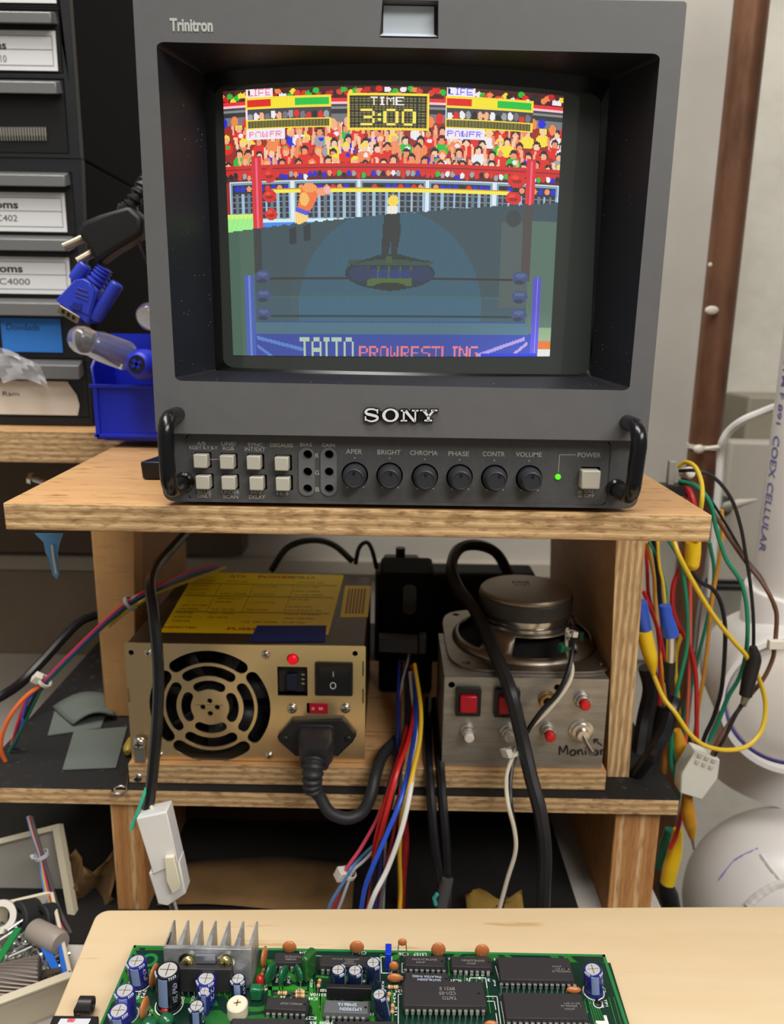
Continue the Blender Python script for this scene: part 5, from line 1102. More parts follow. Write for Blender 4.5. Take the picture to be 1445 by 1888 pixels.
# black slide connector at the left edge of the board
sc = thing('edge_connector', 'black plastic connector with white red-marked label, left of the circuit board', 'connector', atz(130, 1888, ZT))
zc_ = ZT + .005; a, c, e, f = atz(98, 1872, zc_), atz(182, 1873, zc_), atz(176, 1920, zc_), atz(78, 1920, zc_)
MB().hexa([V((p.x, p.y, ZT + .0003)) for p in (f, e, c, a)] + [f, e, c, a]).build('housing', BLACK, sc, bevel=.0004)
p0, p1 = atz(112, 1878, zc_ + .0001), atz(168, 1878, zc_ + .0001); MB().add([p0, p1, p1 + V((-.001, -.012, 0)), p0 + V((-.001, -.012, 0))], [(3, 2, 1, 0)]).build('label', mat('label_white', (206, 208, 214), .5), sc)
mb = MB(); q = atz(131, 1881, zc_ + .0002); mb.plate(rrect(-.0016, -.0009, .0016, .0009, .0006), [rrect(-.0012, -.0005, .0012, .0005, .0003)], (1, 0, 0), (0, 1, 0), (0, 0, 1), q, .00005); mb.obox(q, (.0009, 0, 0), (0, .00025, 0), (0, 0, .0001)); mb.build('red_mark', mat('red_ink', (205, 50, 62), .5), sc)
a, c = atz(132, 1872, ZT + .006), atz(146, 1838, ZT + .012)
yk = atz(140, 1868, ZT + .004).y; q0, q1 = at(135, 1868, yk), at(149, 1838, yk)
MB().box((q0.x - .0005, yk + .001, ZT + .0003), (q0.x + .0022, yk + .008, at(145, 1838, yk + .008).z)).build('latch_post', BLACK, sc, bevel=.0004)
q = at(158, 1858, yk + .003); MB().lathe(V((q.x - .0028, yk + .003, ZT + .0052)), (1, 0, 0), [(0, .0036), (.006, .0036), (.0062, .0030), (.0052, .0024)], 24).build('roller', mat('roller_black', (38, 36, 38), .35), sc)
# ---------------------------------------------------------------- drawer cabinets on the left
KP = mat('cabinet_black', (30, 31, 34), .5, noise=80, rgb2=(25, 26, 29)); LIP = mat('clear_drawer_plastic', (134, 134, 133), .25, trans=.35, coat=.3); LIPD = mat('smoky_drawer_face', (30, 30, 31), .3, coat=.3); PAP = mat('label_paper', (226, 226, 226), .6); PR = mat('label_print', (40, 40, 42), .6)
YC = .600
def cabinet(name, label, topz, botz, xr_top, xr_bot, drawers, dep=.20):
    xl_ = -.52; base = V((-.34, YC + .1, botz)); t = thing(name, label, 'drawer cabinet', base)
    fw = .0075
    o = [(xl_, botz), (xr_bot, botz), (xr_top, topz), (xl_, topz)]
    zs = sorted(drawers, key=lambda d: -d[0])
    holes = []
    for d in drawers: holes.append([(xl_ + .006, at(20, d[1], YC).z), (xr_top - fw, at(20, d[1], YC).z), (xr_top - fw, at(20, d[0], YC).z), (xl_ + .006, at(20, d[0], YC).z)])
    MB().plate(o, holes, *XZ, (0, 1, 0), V((0, YC, 0)), .006).build('front_frame', KP, t, bevel=.0006)
    MB().box((xl_, YC + .0062, botz), (xr_top, YC + dep, topz)).build('shell', mat('shell_shadow_black', (9, 9, 10), .9, spec=.15), t, bevel=.002)  # blacker than the frame; the monitor's shadow is partly in this colour
    for i, d in enumerate(drawers):
        y0, y1, kind = d[0], d[1], d[2]; z1, z0 = at(20, y0, YC).z - .0006, at(20, y1, YC).z + .0006; xr0 = xr_top - fw - .0006
        dr = MB().box((xl_ + .007, YC + .0005, z0), (xr0, YC + .0015, z1)).build('drawer', LIPD, t)
        ly0, ly1 = d[3]      # lip, pixel rows
        a, c = at(20, ly0, YC - .010), at(20, ly1, YC - .010)
        x1 = xr0 - .001
        MB().hexa([V((xl_ + .01, YC - .010, c.z)), V((x1, YC - .010, c.z)), V((x1, YC + .001, c.z + .003)), V((xl_ + .01, YC + .001, c.z + .003)), V((xl_ + .01, YC - .010, a.z - .001)), V((x1, YC - .010, a.z - .001)), V((x1 - .001, YC + .001, a.z + .003)), V((xl_ + .01, YC + .001, a.z + .003))]).build('pull_lip', LIP, dr, bevel=.0006)
        if kind:
            yl0, yl1, xr_px, l1, l2 = d[4]
            p0, p1 = at(xr_px, yl1, YC - .0006), at(xr_px, yl0, YC - .0006); m_ = PAP
            if kind == 'tape': m_ = mat('blue_tape_label', (52, 128, 214), .6)
            if kind == 'torn':
                pts = [(xl_ + .02, p0.z), (p0.x - .002, p0.z), (p0.x, p0.z + (p1.z - p0.z) * .3), (p0.x - .0015, p0.z + (p1.z - p0.z) * .6), (p0.x - .008, p1.z), (xl_ + .02, p1.z)]
                lb = MB().plate(pts, [], *XZ, (0, -1, 0), V((0, YC - .0004, 0)), .0003).build('label', mat('torn_paper', (222, 216, 204), .7), dr)
            else: lb = MB().box((xl_ + .02 if kind != 'tape' else at(2, 600, YC).x, YC - .0007, p0.z), (p0.x, YC - .0003, p1.z)).build('label', m_, dr)
            mb = MB(); u = m_per_px(p0); hL = p1.z - p0.z
            if kind == 'paper':
                mb.text(l1[0], at(l1[1], l1[2], YC - .0008), (1, 0, 0), (0, 0, 1), h=l1[3] * u, w=l1[4] * u, bold=.03); mb.text(l2[0], at(l2[1], l2[2], YC - .0008), (1, 0, 0), (0, 0, 1), h=l2[3] * u, w=l2[4] * u)
                for f in (.12, .52, .86): mb.box((xl_ + .021, YC - .0009, p0.z + hL * f), (p0.x - .0025, YC - .0008, p0.z + hL * f + .0003))
                mb.box((p0.x - .0028, YC - .0009, p0.z + hL * .12), (p0.x - .0025, YC - .0008, p0.z + hL * .86))
            else: mb.text(l1[0], at(l1[1], l1[2], YC - .0009), (1, 0, 0), (0, 0, 1), h=l1[3] * u, w=l1[4] * u)
            mb.build('label_print', PR, lb)
    return t
zmid = at(75, 292, YC).z; ztopc = .42
xt = at(150, 300, YC).x; xb_ = at(171, 790, YC).x
cabinet('drawer_cabinet', 'black small-parts drawer cabinet at the left, standing on top of another', ztopc, zmid + .0006, at(133, 60, YC).x - .001, at(148, 288, YC).x,
        [(-260, -120, 0, (-255, -235)), (-112, 14, 'paper', (-108, -85), (-60, 6, 104, ('Roms', -30, -40, 14, 50), ('27C512', -30, -12, 12, 60))), (16, 134, 'paper', (18, 42), (57, 131, 107, ('Roms', -14, 83, 15, 50), ('27C010', -11, 108, 12, 46))), (144, 282, 0, (147, 172))])
cabinet('drawer_cabinet', 'black small-parts drawer cabinet at the left, standing on the wooden shelf', zmid, ZC + .0004, xt, xb_,
        [(316, 432, 'paper', (319, 343), (356, 428, 124, ('Roms', 5, 377, 14, 56), ('27C402', 3, 402, 11, 58))), (434, 548, 'paper', (438, 462), (475, 543, 132, ('Roms', 13, 495, 14, 57), ('27C4000', 16, 519, 11, 78))), (551, 660, 'tape', (556, 582), (588, 650, 116, ('Doodads', 42, 603, 11, 60), None)), (664, 768, 'torn', (670, 698), (704, 766, 148, ('Ram', 20, 726, 8, 30), None))])
# row of chips standing in the clear bottom drawer of the upper cabinet
mb = MB()
for i in range(17):
    p = at(2 + i * 5.1, 243, YC - .0012); mb.obox(p, (.0006, 0, 0), (0, .0004, 0), (0, 0, .0030)); mb.obox(p - V((0, 0, .0042)), (.00032, 0, 0), (0, .0004, 0), (0, 0, .0016))
o = mb.build('chip_tube', mat('pale_chip_pins', (168, 164, 152), .4, .6)); tag(o, 'row of silver chip legs showing in the clear drawer of the upper cabinet', 'chip')
# torn plastic bag over the lower drawers
g = []
for j in range(7):
    row = []
    for i in range(7): row.append(at(-30 + i * (16 - j * .3) + j * 6, 628 + j * 11 + (i - 3) ** 2 * 1.4 + (6 * i if j < 2 else 2 * i), YC - .014 - .002 * math.sin(i * 1.7 + j * 2.1)))
    g.append(row)
o = MB().sheet(g).build('plastic_bag', mat('cloudy_film', (225, 225, 228), .3, alpha=.45)); tag(o, 'scrap of cloudy plastic film hanging over the blue taped drawer', 'plastic film')

# blue bin with screwdrivers
BB = mat('bin_blue_plastic', (34, 50, 205), .4)
bin_ = thing('storage_bin', 'blue plastic storage bin with open front beside the drawer cabinets', 'bin', V((at(230, 790, .50).x, .54, ZC)))
Yb = .520
def q2(px, py, Y=Yb): return at(px, py, Y)
lx0, lx1, zb0 = q2(177, 785).x, q2(330, 790).x, ZC + .003
zf = q2(200, 712).z; zr = q2(170, 668).z
mb = MB(); T = .0016
LBf = V((q2(177, 786).x, Yb, zb0 + .002)); 
for x in (lx0, lx1):
    s_ = 1 if x == lx0 else -1
    p_ = [V((x, Yb, zb0)), V((x, Yb, zf)), V((x - s_ * .003, Yb + .005, zf + .012)), V((x - s_ * .004, Yb + .030, zf + .030)), V((x - s_ * .004, Yb + .045, zf + .030)), V((x, Yb + .045, zb0))]
    n_ = len(p_); off = V((s_ * T, 0, 0)); mb = MB(); mb.add(p_ + [p + off for p in p_], [tuple(range(n_)), tuple(range(2 * n_ - 1, n_ - 1, -1))] + [(i, (i + 1) % n_, n_ + (i + 1) % n_, n_ + i) for i in range(n_)])
    mb.build('side_wall', BB, bin_)
MB().box((lx0, Yb, zb0), (lx1, Yb + T, zf)).build('front_wall', BB, bin_); MB().box((lx0 - .002, Yb + .045, zb0), (lx1 + .002, Yb + .0465, zf + .034)).build('back_wall', BB, bin_); MB().box((lx0, Yb, zb0 - .0015), (lx1, Yb + .046, zb0 + .0002)).build('base', BB, bin_)
mb = MB(); mb.box((lx0 - .002, Yb - .003, zf - .001), (lx1, Yb, zf + .0014)); mb.box((lx0 - .001, Yb - .002, zb0), (lx1, Yb, zb0 + .0025)); mb.box((lx0, Yb - .002, zb0), (lx0 + .003, Yb, zf)); mb.build('rim', BB, bin_, bevel=.0005)
MB().box((lx0 + .004, Yb + .004, ZC + .0002), (lx1, Yb + .04, zb0 - .0015)).build('foot', BB, bin_)
CLR = mat('clear_acetate', (228, 230, 236), .08, trans=.85, ior=1.35, coat=.4)
def driver(label, a, c, r, bl=None, cap=True):
    t = thing('screwdriver', label, 'screwdriver', (a + c) / 2); d = (c - a).normalized(); L = (c - a).length
    MB().lathe(a, d, [(-.0085, .001), (-.0080, .0035), (-.0055, .0068), (-.002, r * .9), (.002, r * .93), (.0055, r * .86), (.008, r * .9), (.011, r), (L - .004, r), (L, r * .85)], 32).build('handle', CLR, t, sharp=70)
    MB().lathe(a, d, [(.008, r * .45), (L - .002, r * .45)], 8).build('coloured_core', mat('deep_blue_core', (28, 50, 170), .3), t)
    MB().tube([a + d * (L * .35), a + d * (L + .05)], .0028, 12).build('shank', STEEL, t)
    return t
driver('clear-handled screwdriver with blue core lying across the bin front', at(150, 626, .505), at(243, 660, .520), .0098)
driver('clear ball-ended screwdriver handle peeking from behind the monitor', at(275, 583, .53), at(330, 600, .545), .0100)
t = thing('screwdriver', 'blue-capped screwdriver with a black cross mark, end facing out', 'screwdriver', at(255, 672, .505)); a = at(256, 672, .500)
MB().lathe(a, (.12, 1, -.12), [(-.003, .001), (-.003, .0055), (-.001, .0080), (.003, .0100), (.008, .0105), (.03, .0095), (.034, .008)], 32).build('handle', BB, t, sharp=50)
MB().lathe(a + V((-.0004, -.0031, .0004)), (.12, 1, -.12), [(-.0002, .0055), (.0004, .0055)], 28).build('end_disc', BLACK, t)
mb = MB()
for q in (0, 1): c_, s_ = math.cos(.5 + q * math.pi / 2), math.sin(.5 + q * math.pi / 2); mb.obox(a + V((-.0004, -.0036, .0004)), V((c_, 0, s_)) * .0036, V((-s_, 0, c_)) * .0010, (0, .0002, 0))
mb.build('cross_mark', BB, t)

# mains plug with two pins
pl = thing('mains_plug', 'black two-pin mains plug hanging above the blue video connector', 'plug', at(190, 430, .50))
Yg = .50
ol = [at(x, y, Yg) for x, y in ((140, 428), (150, 408), (178, 396), (238, 378), (262, 400), (262, 432), (205, 466), (176, 488), (160, 452))]
MB().plate([(p.x, p.z) for p in ol], [], *XZ, (0, 1, 0), V((0, Yg, 0)), .018).build('plug_body', mat('plug_black', (24, 23, 24), .5), pl, bevel=.003, seg=3)
for (a, c) in (((152, 440), (117, 456)), ((172, 465), (143, 482))):
    A_, C_ = at(*a, Yg + .008), at(*c, Yg + .004); MB().tube([A_, C_], .0026, 12).build('pin', mat('nickel_pin', (200, 186, 160), .25, .9), pl)
P = catmull(tw([(222, 392, .508), (240, 380, .508), (258, 352, .51), (272, 330, .515)]), 10)
MB().tube(P, [.0040 + (.0009 if (i // 2) % 2 else -.0005) for i in range(len(P))], 14).build('strain_relief', BLACK, pl)
MB().tube(catmull(tw([(240, 380, .512), (262, 440, .53), (285, 500, .55)]), 6), .004, 12).build('cable', BC, pl)
# blue video connector
vc = thing('video_connector', 'blue D-shaped video plug with thumbscrews above the clear screwdriver', 'connector', at(165, 545, .50))
def rp(x, y, Y=.5): return at(x / 3.44, 400 + y / 3.44, Y)
VB = mat('connector_blue', (50, 68, 196), .4)
ol = [rp(*p) for p in ((395, 570), (350, 525), (375, 500), (425, 450), (465, 400), (530, 390), (600, 430), (625, 470), (610, 500), (560, 680), (520, 650))]
MB().plate([(p.x, p.z) for p in ol], [], *XZ, (0, 1, 0), V((0, .5, 0)), .013).build('shell', VB, vc, bevel=.0015, seg=3)
ol = [rp(*p, .4995) for p in ((480, 440), (560, 430), (600, 470), (560, 620), (440, 560))]
MB().plate([(p.x, p.z) for p in ol], [], *XZ, (0, -1, 0), V((0, .4999, 0)), .0006).build('raised_panel', VB, vc, bevel=.0002)
mb = MB()
for (a, c) in (((490, 450), (555, 470)), ((475, 475), (560, 505)), ((480, 500), (555, 530))): A_, C_ = rp(*a, .4990), rp(*c, .4990); mb.tube([A_, C_], .0003, 6)
c_ = rp(488, 568, .499); mb.obox(c_, (.0028, 0, -.0006), (0, .0003, 0), (.0005, 0, .0022)); mb.build('moulded_marks', mat('blue_shadow_mark', (34, 46, 140), .5), vc)
for (a, c) in (((545, 300), (470, 400)), ((745, 420), (600, 650))):
    A_, C_ = rp(*a, .505), rp(*c, .505); MB().lathe(C_, A_ - C_, [(0, .0038), (.002, .0042), ((A_ - C_).length - .001, .0042), ((A_ - C_).length, .0034), ((A_ - C_).length - .0006, .0020)], 20).build('thumbscrew', VB, vc)
P = catmull([rp(600, 430, .505), rp(640, 370, .505), rp(665, 325, .505)], 14); MB().tube(P, [.0056 - .0012 * i / len(P) + (.0006 if (i // 3) % 2 else -.0008) for i in range(len(P))], 16).build('strain_relief', VB, vc)
A_ = rp(450, 620, .503); MB().obox(A_, (.0062, 0, -.0036), (0, .004, 0), (.0012, 0, .0022)).build('metal_face', mat('plug_nickel', (150, 138, 116), .35, .8), vc, bevel=.0005)
mb = MB()
for k in (-1, 0, 1): mb.obox(A_ + V((.0062, 0, -.0036)) * k * .5 + V((0, -.0041, 0)), (.0010, 0, 0), (0, .0002, 0), (0, 0, .0012))
mb.build('contact_slots', DARK, vc)
# black flat box behind the left handle
p = atz(262, 884, ZS + .0003); q = at(257, 851, p.y); xe = xl - .0012
o = MB().hexa([V((p.x, p.y, ZS + .0003)), V((xe, p.y, ZS + .0003)), V((xe, p.y + .07, ZS + .0003)), V((p.x + .006, p.y + .045, ZS + .0003)), V((q.x, p.y, q.z)), V((xe, p.y, q.z)), V((xe, p.y + .07, q.z)), V((p.x + .006, p.y + .045, q.z))]).build('flat_case', mat('blue_black_case', (16, 18, 30), .35), None, bevel=.0012); tag(o, 'flat black plastic case on the shelf behind the left monitor handle', 'case')
# bolt showing under the wall shelf
t = thing('hanger_bolt', 'small steel bolt under the left wall shelf edge', 'bolt', at(70, 888, .60)); MB().tube([at(58, 882, .60), at(92, 893, .60)], .0022, 12).build('shank', STEEL, t); MB().lathe(at(58, 882, .60), (1, 0, -.3), [(-.002, .0045), (.001, .0045)], 6).build('bolt_head', STEEL, t)
# added thin panel with the wall's shade in its colour; brown box above
o = MB().box((-.59, .8405, ZB + .0003), (-.10, .8475, at(60, 1052, .84).z)).build('shaded_wall_panel', mat('shaded_wall_beige', (128, 114, 96), .65, noise=6, rgb2=(114, 101, 84)), None, bevel=.001); tag(o, 'added board in the shaded tone of the wall at the left, under the ledge', 'board')
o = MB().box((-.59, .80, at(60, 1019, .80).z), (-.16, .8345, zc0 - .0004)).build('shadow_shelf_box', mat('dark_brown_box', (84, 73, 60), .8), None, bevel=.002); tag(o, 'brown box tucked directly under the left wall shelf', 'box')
# blue paper key hanging under the shelf corner
p0 = at(90, 985, .40); o_ = [(64, 984), (116, 984), (110, 1002), (106, 1020), (109, 1060), (104, 1068), (97, 1060), (90, 1030), (84, 1020), (80, 1000)]
kk = MB().plate([(q.x, q.z) for q in [at(*p, .40) for p in o_]], [], *XZ, (0, 1, 0), V((0, .40, 0)), .0006).build('blue_key', mat('anodised_blue_key', (104, 158, 208), .35, .4)); tag(kk, 'small blue key hanging below the left end of the monitor shelf', 'key')
MB().tube([at(96, 1004, .3985), at(99, 1030, .3985), at(104, 1058, .3985)], .0007, 6).build('groove', STEEL, kk)
# black cable and ribbon of wires at left
wire('mains_cable', 'black cable sweeping down left from behind the wooden post', 'cable', [(230, 1120, .62), (190, 1131, .60), (150, 1145, .58), (118, 1175, .56), (82, 1215, .54), (40, 1258, .52), (0, 1285, .50), (-50, 1310, .49)], .55, 8.5, BC)
LW = [((200, 50, 70), 'red', -3.2), ((66, 92, 190), 'blue', 1.0), ((30, 34, 60), 'dark', 4.6), ((34, 92, 66), 'green', 7.2)]
for c_, nm, off in LW:
    dx, dy = off * .62, off * .78
    end = {'red': [(52, 1285, .47), (34, 1330, .47), (22, 1372, .475)], 'blue': [(50, 1292, .47), (40, 1340, .47), (26, 1378, .475)], 'dark': [(60, 1290, .47), (40, 1332, .47), (24, 1380, .475)], 'green': [(66, 1290, .47), (42, 1340, .47), (16, 1388, .47)]}[nm]
    wire('hookup_wire', nm + ' wire in the tied loom crossing the left wooden post', 'wire', [(400, 1043 + off, .58), (345, 1058 + off, .54), (300, 1078 + dy, .50), (262, 1096 + dy, .485), (236, 1112 + dy, .48), (190, 1150 + dy, .475), (130, 1208 + dy, .47), (82, 1258 + dy, .47)] + end, .48, 3.2, col(c_))
wire('hookup_wire', 'yellow wire of the loom lying across the supply lid', 'wire', [(415, 1046, .58), (385, 1058, .56), (345, 1072, .53), (296, 1090, .50), (270, 1104, .485), (240, 1122, .48), (200, 1154, .478)], .48, 3.6, col((190, 166, 50)))
wire('hookup_wire', 'orange wire looping off the loom at the left picture edge', 'wire', [(78, 1262, .47), (48, 1284, .465), (20, 1318, .46), (4, 1355, .458), (2, 1385, .458), (10, 1405, .46)], .46, 4.0, col((222, 106, 50)))
ziptie('clear cable tie on the wire loom in front of the wooden post', 240, 1112, .482, V((-.8, 0, -.6)), .0046, mat('clear_nylon', (176, 178, 180), .3), head=(.5, -.4, .8), hr=.0016)
ziptie('white cable tie on the wire loom at the left', 82, 1256, .47, V((-.7, 0, -.7)), .0042, head=(-.8, -.3, .6), hr=.0030)
# grey sponge pads
GP = mat('grey_abrasive_pad', (98, 104, 98), .9, bump=(500, .5, .0006)); GT = mat('pad_tan_edge', (150, 132, 98), .9)
def pad(label, corners, z0, th, bend=0):
    P = [atz(x, y, z0) for x, y in corners]; g0 = []
    mb = MB(); vs = [V((p.x, p.y, z0)) for p in P] + [V((p.x, p.y, z0 + th)) for p in P]
    if bend: vs[5].z += bend; vs[1].z += bend; vs[2].z += bend * .8; vs[6].z += bend * .8
    mb.hexa(vs); o = mb.build('abrasive_pad', GP, None, bevel=.0004); tag(o, label, 'abrasive pad', 'worn grey pads on the black shelf'); return o
pad('square grey pad lying flat, nearest the power supply', [(115, 1421), (214, 1417), (235, 1342), (136, 1350)], ZL + .0003, .0012)
pad('grey pad lying underneath the curled tan-edged pad', [(88, 1358), (186, 1344), (196, 1318), (102, 1308)], ZL + .0003, .0014)
o = MB(); P0 = [atz(x, y, ZL + .006) for x, y in ((98, 1298), (135, 1330), (212, 1315), (198, 1276))]
g = []
for j in range(5):
    a, c = P0[0].lerp(P0[1], j / 4), P0[3].lerp(P0[2], j / 4); g.append([a.lerp(c, i / 8) + V((0, 0, -.004 + .006 * math.sin(math.pi * i / 8) + .004 * (j / 4 - .5) ** 2)) for i in range(9)])
oo = MB().sheet(g).build('abrasive_pad', [GP], None, solid=.0016); tag(oo, 'curled grey pad with a tan edge on top of another pad', 'abrasive pad', 'worn grey pads on the black shelf')
# eyelet pin
ey = thing('eyelet_pin', 'thin steel ring-headed pin lying on the black shelf', 'pin', atz(220, 1458, ZL)); c_ = atz(220, 1457, ZL + .0012)
MB().tube([c_ + V((.0042 * math.cos(t), .0042 * math.sin(t), 0)) for t in [k * math.pi / 10 for k in range(21)]], .0008, 8, cap=False).build('ring', STEEL, ey); MB().tube([c_ + V((.003, .003, 0)), atz(236, 1425, ZL + .0012)], .0007, 8).build('shank', STEEL, ey)
o = MB().lathe(atz(234, 1388, ZL + .004), (0, 1, .2), [(0, .002), (.004, .004), (.012, .0035), (.014, .001)], 12).build('yellow_terminal', mat('amber_terminal', (180, 150, 50), .3)); tag(o, 'small amber crimp terminal between the pads and the supply', 'terminal')

# black cord hanging with the white connector
hc = 'cable'
wire('black_sleeved_cord', 'black sleeved cord hanging down in front of the power supply', hc, [(345, 980, .52), (318, 1010, .49), (290, 1042, .46), (277, 1075, .42), (283, 1130, .40), (290, 1200, .39), (292, 1270, .385), (289, 1340, .38), (284, 1400, .378), (277, 1462, .376), (272, 1492, .375)], .4, 10.5, mat('sleeve_gloss_black', (22, 23, 27), .3))
o = None
wire('cut_wire', 'short green wire end poking out beside the white connector', 'wire', [(270, 1452, .3755), (262, 1475, .372), (252, 1502, .37), (241, 1530, .368)], .37, 3.4, col((52, 168, 136)))
wire('hookup_wire', 'black wire entering the top of the hanging white connector', 'wire', [(275, 1470, .376), (270, 1495, .373), (268, 1520, .371)], .37, 4.4, BC)
wire('hookup_wire', 'cream wire entering the top of the hanging white connector', 'wire', [(272, 1478, .377), (280, 1490, .373), (289, 1512, .371)], .37, 4.0, col((220, 208, 184)))
wc = thing('white_connector', 'milky white two-part plug connector hanging left of the bundle', 'connector', at(296, 1580, .37))
MW = mat('milky_connector_nylon', (226, 226, 224), .35, coat=.2)
def pp(x, y, Y=.366): return at(x / 3.803, 1480 + y / 3.803, Y)
def slant(pts, Y, dep, name, m, par, bev=.0008): return MB().plate([(q.x, q.z) for q in [pp(*p, Y) for p in pts]], [], *XZ, (0, 1, 0), V((0, Y, 0)), dep).build(name, m, par, bevel=bev)
slant([(952, 112), (1165, 62), (1250, 425), (1075, 510)], .366, .011, 'socket_half', MW, wc)
slant([(1040, 495), (1255, 410), (1303, 640), (1180, 725), (1105, 710)], .367, .010, 'plug_half', MW, wc)
slant([(1152, 385), (1218, 380), (1262, 560), (1268, 600), (1205, 640), (1165, 550)], .3635, .0026, 'latch', mat('latch_ivory', (226, 220, 196), .4), wc, .0005)
wire('hookup_wire', 'black wire leaving the bottom of the hanging white connector', 'wire', [(314, 1664, .372), (317, 1672, .374), (322, 1690, .378)], .37, 4.4, BC)
wire('hookup_wire', 'pale wire leaving the bottom of the hanging white connector', 'wire', [(319, 1658, .372), (323, 1670, .374), (328, 1690, .378)], .37, 3.2, col((200, 196, 184)))

# ------------ parts tray, tilted light plastic frame and small hardware lower left
TP = mat('ivory_tray_plastic', (206, 196, 172), .5); TG = mat('grey_box_plastic', (168, 164, 156), .5)
tz = ZB + .024
tr = thing('parts_tray', 'ivory plastic parts tray full of screws at the lower left', 'tray', V((-.25, .40, ZB)))
F0, F1, B1, B0 = atz(-160, 1900, tz), atz(133, 1792, tz), atz(98, 1640, tz), atz(-160, 1700, tz)
def wall3(a, c, name, m=TP, th=.0022):
    d_ = (c - a); n_ = V((-d_.y, d_.x, 0)).normalized() * th
    z0 = ZB + .0004
    return MB().hexa([V((a.x, a.y, z0)), V((c.x, c.y, z0)), V((c.x + n_.x, c.y + n_.y, z0)), V((a.x + n_.x, a.y + n_.y, z0)), a, c, c + n_, a + n_]).build(name, m, tr, bevel=.0006)
wall3(F0, F1, 'front_wall'); wall3(F1, B1, 'side_wall'); wall3(B1, B0, 'back_wall'); wall3(B0, F0, 'side_wall')
MB().hexa([V((p.x, p.y, ZB + .0004)) for p in (F0, F1, B1, B0)] + [V((p.x, p.y, ZB + .0016)) for p in (F0, F1, B1, B0)]).build('base', TP, tr)
d_ = (F1 - F0).normalized(); mb = MB(); n_ = V((-d_.y, d_.x, 0)) * .004
mb.hexa([F0 - n_ - Zu * .001, F1 - n_ - Zu * .001, F1 - Zu * .001, F0 - Zu * .001, F0 - n_ + Zu * .0006, F1 - n_ + Zu * .0006, F1 + Zu * .0006, F0 + Zu * .0006]); mb.build('rim', TP, tr, bevel=.0004)
def intray(u, v, z): return (F0.lerp(F1, u)).lerp(B0.lerp(B1, u), v) * 1 + V((0, 0, z - tz)) if True else None
rr = random.Random(21)
def rot_frame(yaw, tilt): d = V((math.cos(yaw) * math.cos(tilt), math.sin(yaw) * math.cos(tilt), math.sin(tilt))); return d
proto = None
for i in range(190):
    px, py = rr.uniform(0, 118), rr.uniform(1700, 1850)
    if py > 1860 - px * .5 + 30 or py < 1692: continue
    if px < 66 and py > 1776: continue
    if py > 1856 - px * .52 or px > 84 + (py - 1640) * .17: continue
    zz_ = ZB + rr.uniform(.008, .019); c_ = atz(px, py, zz_)
    if proto is None:
        proto = bpy.data.objects.new('loose_screw', None); COL.objects.link(proto); ORG[proto.name] = V((0, 0, 0)); proto.empty_display_size = .01
        MB().tube([V((-.009, 0, 0)), V((.006, 0, 0))], [.0011] * 2, 8).build('shank', mat('zinc_screw', (190, 190, 188), .3, .9), proto, local=True)
        MB().lathe(V((.006, 0, 0)), (1, 0, 0), [(0, .0012), (.0012, .0028), (.0022, .0024), (.0026, .001)], 14).build('screw_head', mat('zinc_screw', (190, 190, 188), .3, .9), proto, local=True)
        o = proto; tag(o, 'loose zinc machine screw lying in the ivory parts tray', 'screw', 'loose zinc screws in the parts tray')
    else:
        o = proto.copy(); COL.objects.link(o)
        for ch in proto.children: k = ch.copy(); COL.objects.link(k); k.parent = o
    o.location = c_ + V((0, 0, CZ)); o.rotation_euler = (rr.uniform(0, 6), rr.uniform(-.35, .35), rr.uniform(0, 6.28)); s_ = rr.uniform(.7, 1.25); o.scale = (s_, s_, s_)
lt_ = MB()
for i in range(420):
    px, py = rr.uniform(-30, 128), rr.uniform(1690, 1866)
    if py > 1860 - px * .5 or px > 88 + (py - 1640) * .18: continue
    c_ = atz(px, py, ZB + rr.uniform(.004, .012)); lt_.lathe(c_, (rr.uniform(-1, 1), rr.uniform(-1, 1), 1), [(0, .0026), (.0015, .0026)], 6)
tag(lt_.build('hardware_litter', mat('dull_hardware', (120, 116, 110), .4, .7)), 'litter of tiny nuts and washers covering the bottom of the tray', 'hardware', None, 'stuff')
def small(name, label, cat, mb, m, **k): return tag(mb.build(name, m, None, **k), label, cat)
zt_k = ZB + .022
p = atz(24, 1805, ZB + .020); t = thing('threaded_slug', 'grey knurled steel cylinder lying in the front of the tray', 'knurled cylinder', p); ax = V((1, .35, 0)).normalized()
MB().lathe(p - ax * .012, ax, [(0, .0080), (.001, .0088), (.025, .0088), (.026, .0080), (.0262, .003)], 40).build('body', mat('knurled_steel', (92, 84, 78), .6, .3), t)
mb = MB(); xx_, yy_, a_ = frame(ax)
for k in range(26):
    mb.tube([p - ax * .0115 + ax * .025 * j / 6 + (xx_ * math.cos(k * .2417 + j * .16) + yy_ * math.sin(k * .2417 + j * .16)) * .0089 for j in range(7)], .0005, 4, cap=False)
mb.build('ridges', mat('knurl_highlight', (132, 122, 112), .45, .6), t)
def grommet(label, px, py, r, L, m=BLACK):
    p = atz(px, py, ZB + .018); return small('rubber_grommet', label, 'grommet', MB().lathe(p, (-.55, -.75, .3), [(-L / 2, r * .9), (L / 2 - .001, r), (L / 2, r * .93), (L / 2, r * .62), (L / 2 - .003, r * .55), (L / 2 - .003, r * .34), (L / 2 - .001, r * .3), (L / 2 - .001, .0008)], 32), mat('dusty_rubber', (30, 30, 31), .7), sharp=30)
grommet('black rubber foot with recessed centre, upper left in the tray', 48, 1690, .0105, .012); grommet('black rubber foot half hidden behind the coloured wires', 86, 1693, .0090, .009)
p = atz(2, 1690, ZB + .020); small('nylon_ring', 'translucent white ring at the left edge of the tray', 'ring', MB().lathe(p, (.2, -.8, .6), [(0, .0058), (0, .0095), (.004, .0095), (.004, .0058), (0, .0058)], 36, cap=False), NYL)
